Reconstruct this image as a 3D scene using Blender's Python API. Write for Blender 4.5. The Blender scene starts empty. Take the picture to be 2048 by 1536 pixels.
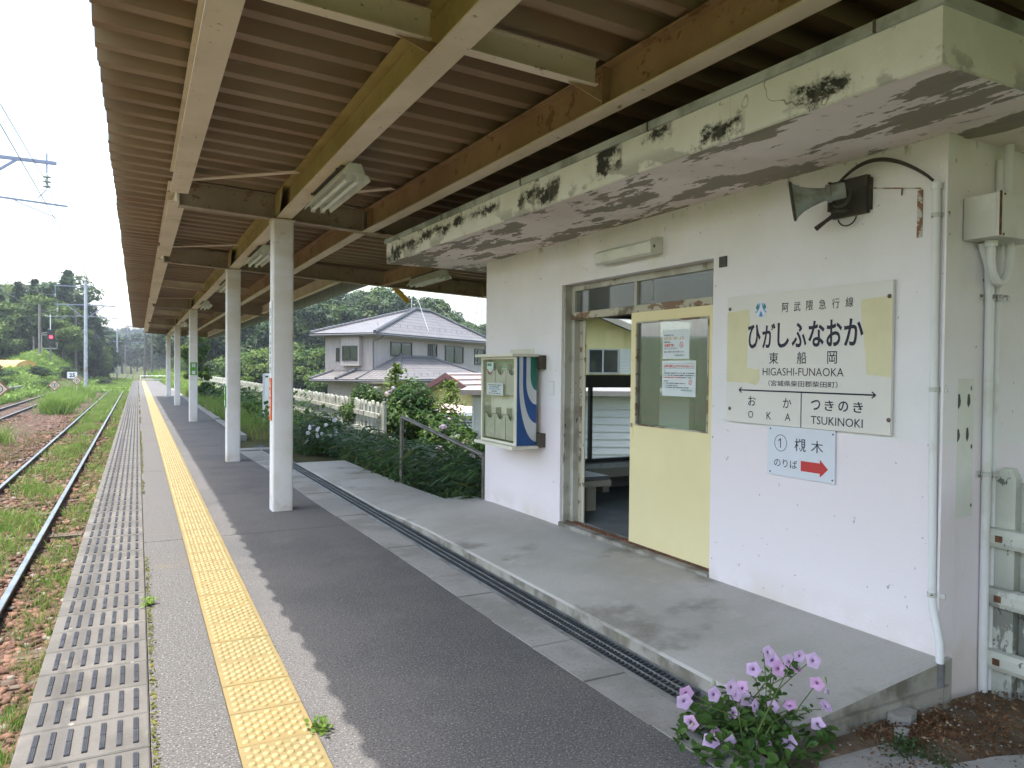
import bpy, math, random
import numpy as np
from mathutils import Vector, Matrix

random.seed(7)
RNG = np.random.default_rng(7)
SC = bpy.context.scene
COL = SC.collection
R = math.radians

# ------------------------------------------------------------------ camera
YAW, PITCH, ROLL, CAM_H = 0.4695, 0.02, 0.0097, 1.4785
cam = bpy.data.cameras.new('camera')
cam.sensor_width = 36.0
cam.lens = 25.95
cam.clip_start = 0.05
cam.clip_end = 4000
camo = bpy.data.objects.new('camera', cam)
COL.objects.link(camo)
fw = Vector((math.sin(YAW) * math.cos(PITCH), math.cos(YAW) * math.cos(PITCH), -math.sin(PITCH)))
rt = Vector((math.cos(YAW), -math.sin(YAW), 0))
up = rt.cross(fw)
r2 = math.cos(ROLL) * rt + math.sin(ROLL) * up
u2 = -math.sin(ROLL) * rt + math.cos(ROLL) * up
camo.matrix_world = Matrix((
    (r2.x, u2.x, -fw.x, 0), (r2.y, u2.y, -fw.y, 0), (r2.z, u2.z, -fw.z, CAM_H), (0, 0, 0, 1)))
SC.camera = camo

# ------------------------------------------------------------------ light
SUN_EL, SUN_STRENGTH, SKY_STRENGTH, EXPOSURE = 73.5, 2.0, 0.15, 1.90
world = bpy.data.worlds.new('World')
SC.world = world
world.use_nodes = True
wn = world.node_tree
sky = wn.nodes.new('ShaderNodeTexSky')
sky.sky_type = 'NISHITA'
sky.sun_disc = False
sky.sun_elevation = R(SUN_EL)
sky.sun_rotation = R(-90)
sky.altitude = 50
sky.air_density = 1.6
sky.dust_density = 4.2
sky.ozone_density = 0.9
bg = wn.nodes['Background']
bg.inputs['Strength'].default_value = SKY_STRENGTH
wn.links.new(sky.outputs['Color'], bg.inputs['Color'])
sun = bpy.data.lights.new('sun', 'SUN')
sun.energy = SUN_STRENGTH
sun.angle = R(0.5)
sun.color = (1.0, 0.955, 0.88)
suno = bpy.data.objects.new('sun', sun)
COL.objects.link(suno)
to_sun = Vector((-math.cos(R(SUN_EL)), 0.02, math.sin(R(SUN_EL)))).normalized()
suno.rotation_euler = to_sun.to_track_quat('Z', 'Y').to_euler()
suno.location = (-20, 10, 60)
SC.view_settings.view_transform = 'Standard'
SC.view_settings.look = 'None'
SC.view_settings.exposure = EXPOSURE
SC.view_settings.gamma = 1.0
SC.view_settings.use_curve_mapping = False
SC.cycles.use_denoising = True
SC.cycles.max_bounces = 8
SC.cycles.diffuse_bounces = 4
SC.cycles.transparent_max_bounces = 12
SC.cycles.caustics_reflective = False
SC.cycles.caustics_refractive = False

# ------------------------------------------------------------------ frames
# local frame of the waiting room: origin at the foot of its near corner, y along its front wall
BA = R(1.0)
BF = Matrix.Translation((3.30, 2.13, 0)) @ Matrix.Rotation(BA, 4, 'Z')
ID = Matrix.Identity(4)


# ------------------------------------------------------------------ mesh helpers
class MB:
    """collects shapes; build() links them as one mesh object"""

    def __init__(self):
        self.v, self.f, self.m = [], [], []

    def add(self, vs, fs, mi=0):
        o = len(self.v)
        self.v += [tuple(p) for p in vs]
        for f in fs:
            self.f.append(tuple(i + o for i in f))
            self.m.append(mi)
        return self

    def box(self, x0, x1, y0, y1, z0, z1, mi=0, bev=0.0):
        if bev > 0:
            return self.prism([(x0 + bev, y0), (x1 - bev, y0), (x1, y0 + bev), (x1, y1 - bev), (x1 - bev, y1),
                               (x0 + bev, y1), (x0, y1 - bev), (x0, y0 + bev)], z0, z1, mi)
        vs = [(x, y, z) for z in (z0, z1) for x, y in ((x0, y0), (x1, y0), (x1, y1), (x0, y1))]
        return self.add(vs, [(3, 2, 1, 0), (4, 5, 6, 7), (0, 1, 5, 4), (1, 2, 6, 5), (2, 3, 7, 6), (3, 0, 4, 7)], mi)

    def prism(self, pts, z0, z1, mi=0, axis='z'):
        n = len(pts)
        def P(a, b, c):
            return (a, b, c) if axis == 'z' else (c, a, b) if axis == 'x' else (a, c, b)
        vs = [P(a, b, z0) for a, b in pts] + [P(a, b, z1) for a, b in pts]
        fs = [tuple(reversed(range(n))), tuple(range(n, 2 * n))]
        fs += [(i, (i + 1) % n, (i + 1) % n + n, i + n) for i in range(n)]
        return self.add(vs, fs, mi)

    def bar(self, p, q, w, h, mi=0, upv=(0, 0, 1)):
        p, q = Vector(p), Vector(q)
        d = (q - p).normalized()
        u = Vector(upv)
        s = d.cross(u)
        if s.length < 1e-4:
            s = d.cross(Vector((1, 0, 0)))
        s.normalize()
        u = s.cross(d).normalized()
        vs = []
        for c in (p, q):
            for a, b in ((-1, -1), (1, -1), (1, 1), (-1, 1)):
                vs.append(c + s * (a * w / 2) + u * (b * h / 2))
        return self.add(vs, [(3, 2, 1, 0), (4, 5, 6, 7), (0, 1, 5, 4), (1, 2, 6, 5), (2, 3, 7, 6), (3, 0, 4, 7)], mi)

    def tube(self, pts, r, n=8, mi=0, cap=True):
        pts = [Vector(p) for p in pts]
        rs = r if isinstance(r, (list, tuple)) else [r] * len(pts)
        vs = []
        ref = None
        for i, p in enumerate(pts):
            d = (pts[min(i + 1, len(pts) - 1)] - pts[max(i - 1, 0)]).normalized()
            if ref is None:
                ref = d.cross(Vector((0, 0, 1)))
                if ref.length < 1e-3:
                    ref = d.cross(Vector((1, 0, 0)))
            s = (ref - d * ref.dot(d))
            if s.length < 1e-5:
                s = d.cross(Vector((0, 1, 0)))
            s.normalize()
            ref = s
            t = d.cross(s)
            for k in range(n):
                a = 2 * math.pi * k / n
                vs.append(p + (s * math.cos(a) + t * math.sin(a)) * rs[i])
        fs = []
        for i in range(len(pts) - 1):
            for k in range(n):
                a, b = i * n + k, i * n + (k + 1) % n
                fs.append((a, b, b + n, a + n))
        if cap:
            fs.append(tuple(reversed(range(n))))
            fs.append(tuple(range((len(pts) - 1) * n, len(pts) * n)))
        return self.add(vs, fs, mi)

    def lathe(self, prof, c=(0, 0, 0), n=16, mi=0, axis=(0, 0, 1)):
        """prof: (radius, height) pairs along axis from c"""
        a = Vector(axis).normalized()
        s = a.cross(Vector((0, 0, 1)))
        if s.length < 1e-3:
            s = Vector((1, 0, 0))
        s.normalize()
        t = a.cross(s)
        c = Vector(c)
        vs, fs = [], []
        for r, h in prof:
            for k in range(n):
                an = 2 * math.pi * k / n
                vs.append(c + a * h + (s * math.cos(an) + t * math.sin(an)) * r)
        for i in range(len(prof) - 1):
            for k in range(n):
                p, q = i * n + k, i * n + (k + 1) % n
                fs.append((p, q, q + n, p + n))
        return self.add(vs, fs, mi)

    def hbeam(self, p, q, w, h, tf=0.012, tw=0.010, mi=0):
        """H section; p, q are the centres of the underside"""
        p, q = Vector(p), Vector(q)
        self.bar(p + Vector((0, 0, tf / 2)), q + Vector((0, 0, tf / 2)), w, tf, mi)
        self.bar(p + Vector((0, 0, h - tf / 2)), q + Vector((0, 0, h - tf / 2)), w, tf, mi)
        self.bar(p + Vector((0, 0, h / 2)), q + Vector((0, 0, h / 2)), tw, h - 2 * tf, mi)
        return self

    def build(self, name, mats, parent=None, smooth=False, frame=None):
        me = bpy.data.meshes.new(name)
        me.from_pydata(self.v, [], self.f)
        if not isinstance(mats, (list, tuple)):
            mats = [mats]
        for mm in mats:
            me.materials.append(mm)
        if any(self.m):
            me.polygons.foreach_set('material_index', self.m)
        if smooth:
            me.polygons.foreach_set('use_smooth', [True] * len(me.polygons))
            if smooth != 'all':
                me.set_sharp_from_angle(angle=R(40))
        me.update()
        return link(name, me, parent, frame)


def link(name, data, parent=None, frame=None):
    o = bpy.data.objects.new(name, data)
    COL.objects.link(o)
    if parent is not None:
        o.parent = parent
    if frame is not None:
        o.matrix_local = frame
    return o


def empty(name, loc=(0, 0, 0), rz=0.0, frame=None):
    o = bpy.data.objects.new(name, None)
    COL.objects.link(o)
    o.empty_display_size = 0.2
    if frame is not None:
        o.matrix_world = frame
    else:
        o.location = loc
        o.rotation_euler = (0, 0, rz)
    return o


def tag(o, label=None, cat=None, group=None, kind=None):
    if label:
        o['label'] = label
    if cat:
        o['category'] = cat
    if group:
        o['group'] = group
    if kind:
        o['kind'] = kind
    return o


def kids(o):
    return [c for c in o.children]


def copy_tree(o, loc=None, rz=None, scale=None, label=None):
    tree = [(o, None)]
    new = o.copy()
    COL.objects.link(new)
    def rec(src, dst):
        for ch in list(src.children):
            c = ch.copy()
            COL.objects.link(c)
            c.parent = dst
            c.matrix_parent_inverse = ch.matrix_parent_inverse.copy()
            rec(ch, c)
    rec(o, new)
    if loc is not None:
        new.location = loc
    if rz is not None:
        new.rotation_euler = (0, 0, rz)
    if scale is not None:
        new.scale = (scale,) * 3 if not isinstance(scale, tuple) else scale
    if label:
        new['label'] = label
    return new


def np_mesh(name, verts, quads=None, tris=None, mat=None, smooth=False, colors=None):
    """fast mesh from numpy arrays"""
    me = bpy.data.meshes.new(name)
    verts = np.asarray(verts, np.float32)
    me.vertices.add(len(verts))
    me.vertices.foreach_set('co', verts.ravel())
    loops, starts, totals = [], [], []
    off = 0
    if quads is not None and len(quads):
        q = np.asarray(quads, np.int32)
        loops.append(q.ravel())
        starts.append(np.arange(len(q), dtype=np.int32) * 4)
        totals.append(np.full(len(q), 4, np.int32))
        off = len(q) * 4
    if tris is not None and len(tris):
        t = np.asarray(tris, np.int32)
        loops.append(t.ravel())
        starts.append(off + np.arange(len(t), dtype=np.int32) * 3)
        totals.append(np.full(len(t), 3, np.int32))
    loops = np.concatenate(loops)
    starts = np.concatenate(starts)
    totals = np.concatenate(totals)
    me.loops.add(len(loops))
    me.loops.foreach_set('vertex_index', loops)
    me.polygons.add(len(starts))
    me.polygons.foreach_set('loop_start', starts)
    me.polygons.foreach_set('loop_total', totals)
    if smooth:
        me.polygons.foreach_set('use_smooth', np.ones(len(starts), bool))
    me.update(calc_edges=True)
    me.validate()
    if mat is not None:
        for mm in (mat if isinstance(mat, (list, tuple)) else [mat]):
            me.materials.append(mm)
    return me


# ------------------------------------------------------------------ materials
class Mat:
    def __init__(self, name, col, rough=0.8, spec=0.3, metal=0.0, coord='pos'):
        self.m = bpy.data.materials.new(name)
        self.m.use_nodes = True
        self.t = self.m.node_tree
        self.b = self.t.nodes['Principled BSDF']
        self.b.inputs['Roughness'].default_value = rough
        self.b.inputs['Specular IOR Level'].default_value = spec
        self.b.inputs['Metallic'].default_value = metal
        rgb = self.N('ShaderNodeRGB')
        rgb.outputs[0].default_value = (*col, 1)
        self.c = rgb.outputs[0]
        self.h = None
        if coord == 'pos':
            self.p = self.N('ShaderNodeNewGeometry').outputs['Position']
        else:
            self.p = self.N('ShaderNodeTexCoord').outputs['Object']
        self.m.diffuse_color = (*col, 1)

    def N(self, t):
        return self.t.nodes.new(t)

    def L(self, a, b):
        self.t.links.new(a, b)

    def map(self, stretch=(1, 1, 1), off=(0, 0, 0), rot=(0, 0, 0)):
        n = self.N('ShaderNodeMapping')
        n.inputs['Scale'].default_value = stretch
        n.inputs['Location'].default_value = off
        n.inputs['Rotation'].default_value = rot
        self.L(self.p, n.inputs['Vector'])
        return n.outputs[0]

    def noise(self, scale, detail=4, rough=0.55, stretch=(1, 1, 1), off=(0, 0, 0), dist=0.0):
        n = self.N('ShaderNodeTexNoise')
        n.inputs['Scale'].default_value = scale
        n.inputs['Detail'].default_value = detail
        n.inputs['Roughness'].default_value = rough
        n.inputs['Distortion'].default_value = dist
        self.L(self.map(stretch, off), n.inputs['Vector'])
        return n.outputs['Fac']

    def voro(self, scale, feature='F1', stretch=(1, 1, 1), out='Distance'):
        n = self.N('ShaderNodeTexVoronoi')
        n.feature = feature
        n.inputs['Scale'].default_value = scale
        self.L(self.map(stretch), n.inputs['Vector'])
        return n.outputs[out]

    def ramp(self, s, lo, hi):
        n = self.N('ShaderNodeMapRange')
        n.inputs['From Min'].default_value = lo
        n.inputs['From Max'].default_value = hi
        n.interpolation_type = 'SMOOTHSTEP'
        self.L(s, n.inputs['Value'])
        return n.outputs[0]

    def math(self, op, a, b):
        n = self.N('ShaderNodeMath')
        n.operation = op
        for i, s in enumerate((a, b)):
            if isinstance(s, (int, float)):
                n.inputs[i].default_value = s
            else:
                self.L(s, n.inputs[i])
        return n.outputs[0]

    def axis(self, ax, lo, hi):
        n = self.N('ShaderNodeSeparateXYZ')
        self.L(self.p, n.inputs[0])
        return self.ramp(n.outputs['XYZ'.index(ax)], lo, hi)

    def over(self, col, mask, amt=1.0):
        n = self.N('ShaderNodeMix')
        n.data_type = 'RGBA'
        if amt != 1.0:
            mask = self.math('MULTIPLY', mask, amt)
        self.L(mask, n.inputs['Factor'])
        self.L(self.c, n.inputs['A'])
        n.inputs['B'].default_value = (*col, 1)
        self.c = n.outputs['Result']
        return self

    def blotch(self, col, scale, lo, hi, amt=1.0, stretch=(1, 1, 1), off=(0, 0, 0), ax=None, detail=5, rough=0.6, dist=0.0):
        s = self.ramp(self.noise(scale, detail, rough, stretch, off, dist), lo, hi)
        if ax:
            for a in (ax if isinstance(ax, list) else [ax]):
                s = self.math('MULTIPLY', s, self.axis(*a))
        return self.over(col, s, amt)

    def spots(self, col, scale, r, amt=1.0, stretch=(1, 1, 1), keep=0.5, ax=None):
        d = self.ramp(self.voro(scale, stretch=stretch), r, r * 0.5)
        k = self.N('ShaderNodeSeparateColor')
        self.L(self.voro(scale, stretch=stretch, out='Color'), k.inputs[0])
        s = self.math('MULTIPLY', d, self.ramp(k.outputs[0], keep, keep + 0.02))
        if ax:
            s = self.math('MULTIPLY', s, self.axis(*ax))
        return self.over(col, s, amt)

    def bump(self, s, dist, strength=1.0):
        n = self.N('ShaderNodeBump')
        n.inputs['Distance'].default_value = dist
        n.inputs['Strength'].default_value = strength
        self.L(s, n.inputs['Height'])
        if self.h is not None:
            self.L(self.h, n.inputs['Normal'])
        self.h = n.outputs[0]
        return self

    def nb(self, scale, dist, detail=4, strength=1.0, stretch=(1, 1, 1)):
        return self.bump(self.noise(scale, detail, 0.6, stretch), dist, strength)

    def rough_by(self, s, lo, hi):
        n = self.N('ShaderNodeMapRange')
        n.inputs['To Min'].default_value = lo
        n.inputs['To Max'].default_value = hi
        self.L(s, n.inputs['Value'])
        self.L(n.outputs[0], self.b.inputs['Roughness'])
        return self

    def box(self, rects, soft=.05):
        """mask: 1 inside any of the (y0, y1, z0, z1) rectangles, in the waiting-room frame"""
        s = self.N('ShaderNodeSeparateXYZ')
        self.L(self.map((1, 1, 1)), s.inputs[0])
        tot = None
        for y0, y1, z0, z1 in rects:
            m = None
            for so, a, b in ((s.outputs[1], y0 + 2.13, y1 + 2.13), (s.outputs[2], z0, z1)):
                w = soft if so is s.outputs[1] else soft * .6
                k = self.math('MULTIPLY', self.ramp(so, a - w, a + w), self.ramp(so, b + w, b - w))
                m = k if m is None else self.math('MULTIPLY', m, k)
            tot = m if tot is None else self.math('MAXIMUM', tot, m)
        return tot

    def objrand(self, col, amt):
        o = self.N('ShaderNodeObjectInfo')
        return self.over(col, self.ramp(o.outputs['Random'], .15, 1.0), amt)

    def done(self):
        self.L(self.c, self.b.inputs['Base Color'])
        if self.h is not None:
            self.L(self.h, self.b.inputs['Normal'])
        return self.m


def glass(name, tint=(0.9, 0.95, 0.93), alpha=0.12, wire=False):
    m = bpy.data.materials.new(name)
    m.use_nodes = True
    t = m.node_tree
    t.nodes.remove(t.nodes['Principled BSDF'])
    out = t.nodes['Material Output']
    tr = t.nodes.new('ShaderNodeBsdfTransparent')
    tr.inputs[0].default_value = (*tint, 1)
    gl = t.nodes.new('ShaderNodeBsdfGlossy')
    gl.inputs['Roughness'].default_value = 0.02
    gl.inputs['Color'].default_value = (0.95, 0.97, 1, 1)
    fr = t.nodes.new('ShaderNodeLayerWeight')
    fr.inputs['Blend'].default_value = 0.5
    pw = t.nodes.new('ShaderNodeMath')
    pw.operation = 'POWER'
    pw.inputs[1].default_value = 4.8
    t.links.new(fr.outputs['Facing'], pw.inputs[0])
    ad = t.nodes.new('ShaderNodeMath')
    ad.operation = 'MULTIPLY_ADD'
    ad.inputs[1].default_value = 0.9 - alpha
    ad.inputs[2].default_value = alpha
    t.links.new(pw.outputs[0], ad.inputs[0])
    mx = t.nodes.new('ShaderNodeMixShader')
    t.links.new(ad.outputs[0], mx.inputs[0])
    t.links.new(tr.outputs[0], mx.inputs[1])
    t.links.new(gl.outputs[0], mx.inputs[2])
    last = mx.outputs[0]
    if wire:  # wired glass: a diamond mesh inside the pane, and a dusty film
        tc = t.nodes.new('ShaderNodeTexCoord')
        sep = t.nodes.new('ShaderNodeSeparateXYZ')
        t.links.new(tc.outputs['Object'], sep.inputs[0])
        hsum = t.nodes.new('ShaderNodeMath')
        hsum.operation = 'ADD'
        t.links.new(sep.outputs[0], hsum.inputs[0])
        t.links.new(sep.outputs[1], hsum.inputs[1])
        def band(sign):
            a = t.nodes.new('ShaderNodeMath'); a.operation = 'MULTIPLY_ADD'
            t.links.new(sep.outputs[2], a.inputs[0]); a.inputs[1].default_value = sign
            t.links.new(hsum.outputs[0], a.inputs[2])
            b = t.nodes.new('ShaderNodeMath'); b.operation = 'PINGPONG'; b.inputs[1].default_value = 0.0125
            t.links.new(a.outputs[0], b.inputs[0])
            c = t.nodes.new('ShaderNodeMath'); c.operation = 'LESS_THAN'; c.inputs[1].default_value = 0.0009
            t.links.new(b.outputs[0], c.inputs[0])
            return c.outputs[0]
        mxm = t.nodes.new('ShaderNodeMath'); mxm.operation = 'MAXIMUM'
        t.links.new(band(1.0), mxm.inputs[0]); t.links.new(band(-1.0), mxm.inputs[1])
        amt = t.nodes.new('ShaderNodeMath'); amt.operation = 'MULTIPLY_ADD'
        t.links.new(mxm.outputs[0], amt.inputs[0]); amt.inputs[1].default_value = 0.38; amt.inputs[2].default_value = 0.05
        df = t.nodes.new('ShaderNodeBsdfDiffuse')
        df.inputs[0].default_value = (0.35, 0.37, 0.38, 1)
        m2 = t.nodes.new('ShaderNodeMixShader')
        t.links.new(amt.outputs[0], m2.inputs[0]); t.links.new(last, m2.inputs[1]); t.links.new(df.outputs[0], m2.inputs[2])
        last = m2.outputs[0]
    t.links.new(last, out.inputs[0])
    m.diffuse_color = (*tint, 0.4)
    return m


def leafmat(name, c1, c2, scale=0.6, trans=0.35, rough=0.55, c3=None):
    m = bpy.data.materials.new(name)
    m.use_nodes = True
    t = m.node_tree
    b = t.nodes['Principled BSDF']
    b.inputs['Roughness'].default_value = rough
    b.inputs['Specular IOR Level'].default_value = 0.25
    geo = t.nodes.new('ShaderNodeNewGeometry')
    oi = t.nodes.new('ShaderNodeObjectInfo')
    nz = t.nodes.new('ShaderNodeTexNoise')
    nz.inputs['Scale'].default_value = scale
    nz.inputs['Detail'].default_value = 3
    t.links.new(geo.outputs['Position'], nz.inputs['Vector'])
    mr = t.nodes.new('ShaderNodeMapRange')
    mr.inputs['From Min'].default_value = 0.35
    mr.inputs['From Max'].default_value = 0.65
    t.links.new(nz.outputs['Fac'], mr.inputs['Value'])
    ad = t.nodes.new('ShaderNodeMath'); ad.operation = 'MULTIPLY_ADD'
    t.links.new(oi.outputs['Random'], ad.inputs[0]); ad.inputs[1].default_value = 0.5
    sub = t.nodes.new('ShaderNodeMath'); sub.operation = 'MULTIPLY_ADD'
    t.links.new(geo.outputs['Random Per Island'], sub.inputs[0]); sub.inputs[1].default_value = 0.4; sub.inputs[2].default_value = -0.4
    t.links.new(sub.outputs[0], ad.inputs[2])
    s = t.nodes.new('ShaderNodeMath'); s.operation = 'ADD'; s.use_clamp = True
    t.links.new(mr.outputs[0], s.inputs[0]); t.links.new(ad.outputs[0], s.inputs[1])
    mx = t.nodes.new('ShaderNodeMix'); mx.data_type = 'RGBA'
    t.links.new(s.outputs[0], mx.inputs['Factor'])
    mx.inputs['A'].default_value = (*c1, 1); mx.inputs['B'].default_value = (*c2, 1)
    res = mx.outputs['Result']
    if c3:
        m3 = t.nodes.new('ShaderNodeMix'); m3.data_type = 'RGBA'
        g = t.nodes.new('ShaderNodeMath'); g.operation = 'GREATER_THAN'; g.inputs[1].default_value = 0.88
        t.links.new(geo.outputs['Random Per Island'], g.inputs[0])
        t.links.new(g.outputs[0], m3.inputs['Factor'])
        t.links.new(res, m3.inputs['A']); m3.inputs['B'].default_value = (*c3, 1)
        res = m3.outputs['Result']
    t.links.new(res, b.inputs['Base Color'])
    tl = t.nodes.new('ShaderNodeBsdfTranslucent')
    t.links.new(res, tl.inputs['Color'])
    ms = t.nodes.new('ShaderNodeMixShader')
    ms.inputs[0].default_value = trans
    t.links.new(b.outputs[0], ms.inputs[1]); t.links.new(tl.outputs[0], ms.inputs[2])
    t.links.new(ms.outputs[0], t.nodes['Material Output'].inputs[0])
    m.diffuse_color = (*c2, 1)
    return m


def simple(name, col, rough=0.6, spec=0.3, metal=0.0, var=0.0, scale=8):
    x = Mat(name, col, rough, spec, metal)
    if var:
        x.blotch(tuple(c * (1 - var) for c in col), scale, 0.4, 0.65)
    return x.done()
MT = {}
# platform
MT['asphalt'] = (Mat('asphalt', (0.128, 0.122, 0.119), 0.92, 0.2)
    .blotch((0.094, 0.094, 0.096), 0.9, 0.42, 0.62, 0.8).blotch((0.15, 0.146, 0.14), 2.2, 0.55, 0.72, 0.6)
    .blotch((0.30, 0.295, 0.29), 105, 0.55, 0.66, 0.8, detail=3).blotch((0.035, 0.035, 0.036), 90, 0.55, 0.66, 0.8, detail=3, off=(3, 1, 0))
    .blotch((0.08, 0.08, 0.08), 0.6, 0.60, 0.66, 0.35, dist=1.5).spots((0.5, 0.5, 0.48), 2.3, 0.022, 0.75, keep=0.72)
    .nb(230, 0.0022, 3, 0.9).nb(60, 0.002, 2, 0.5).nb(1.1, 0.02, 2, 0.4).done())
MT['asphalt_edge'] = (Mat('asphalt_edge', (0.108, 0.103, 0.100), 0.92, 0.2)  # same asphalt, its colour toned down where the strip lies in sun
    .blotch((0.108, 0.106, 0.103), 1.6, 0.42, 0.62, 0.8).blotch((0.30, 0.29, 0.28), 100, 0.55, 0.66, 0.85, detail=3)
    .blotch((0.035, 0.034, 0.032), 85, 0.55, 0.65, 0.8, detail=3, off=(3, 1, 0)).blotch((0.16, 0.13, 0.09), 1.3, 0.58, 0.75, 0.5)
    .spots((0.55, 0.55, 0.52), 3.1, 0.02, 0.7, keep=0.7)
    .nb(210, 0.003, 3, 0.9).nb(50, 0.002, 2, 0.5).done())
MT['slab'] = (Mat('slab_concrete', (0.135, 0.129, 0.120), 0.9, 0.25)
    .blotch((0.098, 0.094, 0.086), 2.4, 0.42, 0.62, 0.8).blotch((0.20, 0.19, 0.165), 5.5, 0.55, 0.70, 0.6, stretch=(1, .6, 1))
    .blotch((0.27, 0.235, 0.19), 2.2, 0.62, 0.70, 0.5).blotch((0.085, 0.08, 0.075), 120, 0.55, 0.7, 0.5, detail=2)
    .objrand((0.105, 0.10, 0.09), .45).spots((.36, .345, .31), 9, .12, .55, keep=.70).nb(120, 0.0012, 3).done())
MT['strip'] = (Mat('strip_concrete', (0.20, 0.195, 0.185), 0.9, 0.25)
    .blotch((0.15, 0.145, 0.14), 1.4, 0.42, 0.62, 0.8).nb(40, 0.004, 3).done())
MT['grip'] = (Mat('grip_rubber', (0.030, 0.033, 0.042), 0.6, 0.4).blotch((0.05, 0.053, 0.062), 9, 0.45, 0.65).done())
MT['yellow'] = (Mat('yellow_tile', (0.250, 0.188, 0.078), 0.75, 0.3)
    .blotch((0.215, 0.165, 0.078), 3.0, 0.42, 0.65, 0.8).blotch((0.27, 0.215, 0.11), 14, 0.52, 0.7, 0.7)
    .blotch((0.20, 0.16, 0.085), 1.7, 0.58, 0.75, 0.55).spots((0.10, 0.08, 0.05), 5, 0.05, 0.7, keep=0.82).objrand((0.20, 0.165, 0.085), .45).nb(150, 0.0008, 2).done())
MT['yellow_dome'] = (Mat('yellow_dome', (0.33, 0.27, 0.135), 0.6, .35).blotch((0.27, 0.215, 0.10), 9, .45, .65).done())
MT['concrete'] = (Mat('porch_concrete', (0.46, 0.445, 0.42), 0.85, 0.3)
    .blotch((0.375, 0.36, 0.325), 1.3, 0.40, 0.62, 0.85).blotch((0.53, 0.52, 0.505), 2.6, 0.55, 0.72, 0.6)
    .blotch((0.17, 0.16, 0.125), 1.0, 0.58, 0.68, 0.7, off=(7, 2, 0)).blotch((0.36, 0.345, 0.32), 60, 0.5, 0.7, 0.5, detail=3)
    .spots((0.4, 0.4, 0.39), 3.3, 0.03, 0.6, keep=0.8).nb(90, 0.0012, 3).nb(3, 0.012, 3, 0.5).done())
MT['concrete_side'] = (Mat('porch_side_concrete', (0.36, 0.34, 0.305), 0.9, 0.2)
    .blotch((0.13, 0.12, 0.09), 4, 0.42, 0.62, 0.8).blotch((0.25, 0.25, 0.14), 5, 0.60, 0.70, 0.5)
    .blotch((0.33, 0.31, 0.28), 9, 0.56, 0.7, 0.6, stretch=(1, 1, .35)).nb(45, 0.003, 4).done())
MT['block'] = (Mat('edging_block', (0.32, 0.312, 0.297), 0.9, 0.25)
    .blotch((0.235, 0.228, 0.21), 1.9, 0.42, 0.62, 0.9).blotch((0.35, 0.347, 0.335), 4.2, 0.56, 0.72, 0.6)
    .blotch((0.12, 0.11, 0.09), 70, 0.56, 0.7, 0.5, detail=3).nb(80, 0.0015, 3).done())
MT['dark_pit'] = simple('drain_dark', (0.03, 0.03, 0.03), 0.95)
MT['galv'] = (Mat('galvanised_steel', (0.30, 0.31, 0.31), 0.55, 0.4, 0.5).blotch((0.20, 0.21, 0.21), 6, 0.42, 0.62).nb(60, 0.0006).done())
MT['grate'] = (Mat('grating_steel', (0.085, 0.095, 0.105), 0.6, 0.4, 0.3).blotch((0.14, 0.145, 0.15), 5, 0.5, 0.7).done())
MT['joint'] = simple('joint_dirt', (0.05, 0.045, 0.035), 1.0)
# waiting room
def wall_mat(name, side=False):
    x = Mat(name, (0.83, 0.805, 0.84), 0.85, 0.2)
    x.blotch((0.77, 0.755, 0.77), 1.2, 0.42, 0.65, 0.8)
    # two coats of paint: the lower one pinker, its upper edge uneven
    n = x.math('MULTIPLY', x.noise(1.7, 1), 0.10)
    sep = x.N('ShaderNodeSeparateXYZ'); x.L(x.p, sep.inputs[0])
    x.over((0.84, 0.765, 0.815), x.ramp(x.math('ADD', sep.outputs[2], n), 1.195, 1.180), 0.85)
    x.blotch((0.66, 0.65, 0.50), 1.6, 0.34, 0.66, 0.45, ax=('Z', 2.0, 2.6), stretch=(1, 1, .6))
    x.blotch((0.70, 0.66, 0.52), 3.5, 0.55, 0.75, 0.35, stretch=(1, 1, .25), ax=('Z', 1.4, 2.4))
    x.blotch((0.62, 0.55, 0.42), 2.6, 0.35, 0.6, 0.45, ax=('Z', 0.36, 0.14))
    x.blotch((0.30, 0.27, 0.12), 14, 0.56, 0.66, 0.8, ax=('Z', 2.50, 2.58), stretch=(1, 1, .5))
    x.spots((0.22, 0.21, 0.20), 5.5, 0.055, 0.8, keep=0.80)
    x.spots((0.34, 0.30, 0.18), 30, 0.10, 0.6, keep=0.80, ax=('Z', 1.95, 2.5))
    x.blotch((0.22, 0.22, 0.22), 22, 0.70, 0.73, 0.7, detail=3)
    x.nb(75, 0.003, 3, 0.8).nb(7, 0.006, 2, 0.4)
    return x.done()
MT['wall'] = wall_mat('wall_paint')
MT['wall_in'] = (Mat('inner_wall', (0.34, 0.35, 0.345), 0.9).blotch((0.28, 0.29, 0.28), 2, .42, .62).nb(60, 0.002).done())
MT['soffit'] = (Mat('soffit_paint', (0.82, 0.74, 0.71), 0.9, 0.2)
    .blotch((0.68, 0.59, 0.55), 1.5, 0.42, 0.66, 0.8)
    .blotch((0.30, 0.265, 0.215), 1.9, 0.525, 0.538, 1.0, stretch=(1.9, 0.62, 1), off=(1.3, .55, 0), detail=7, rough=0.62)
    .blotch((0.27, 0.245, 0.205), 4.5, 0.60, 0.612, 1.0, stretch=(1.6, 0.6, 1), off=(4, 2, 0), detail=6, rough=0.65)
    .blotch((0.30, 0.22, 0.12), 12, 0.62, 0.67, 0.5).nb(40, 0.003).done())
_x = Mat('fascia_paint', (0.79, 0.79, 0.735), 0.88, 0.2)
_x.blotch((0.70, 0.70, 0.62), 2.1, 0.40, 0.62, 0.8).blotch((0.80, 0.80, 0.79), 1.4, 0.52, 0.7, 0.8, off=(5, 0, 0))
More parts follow.
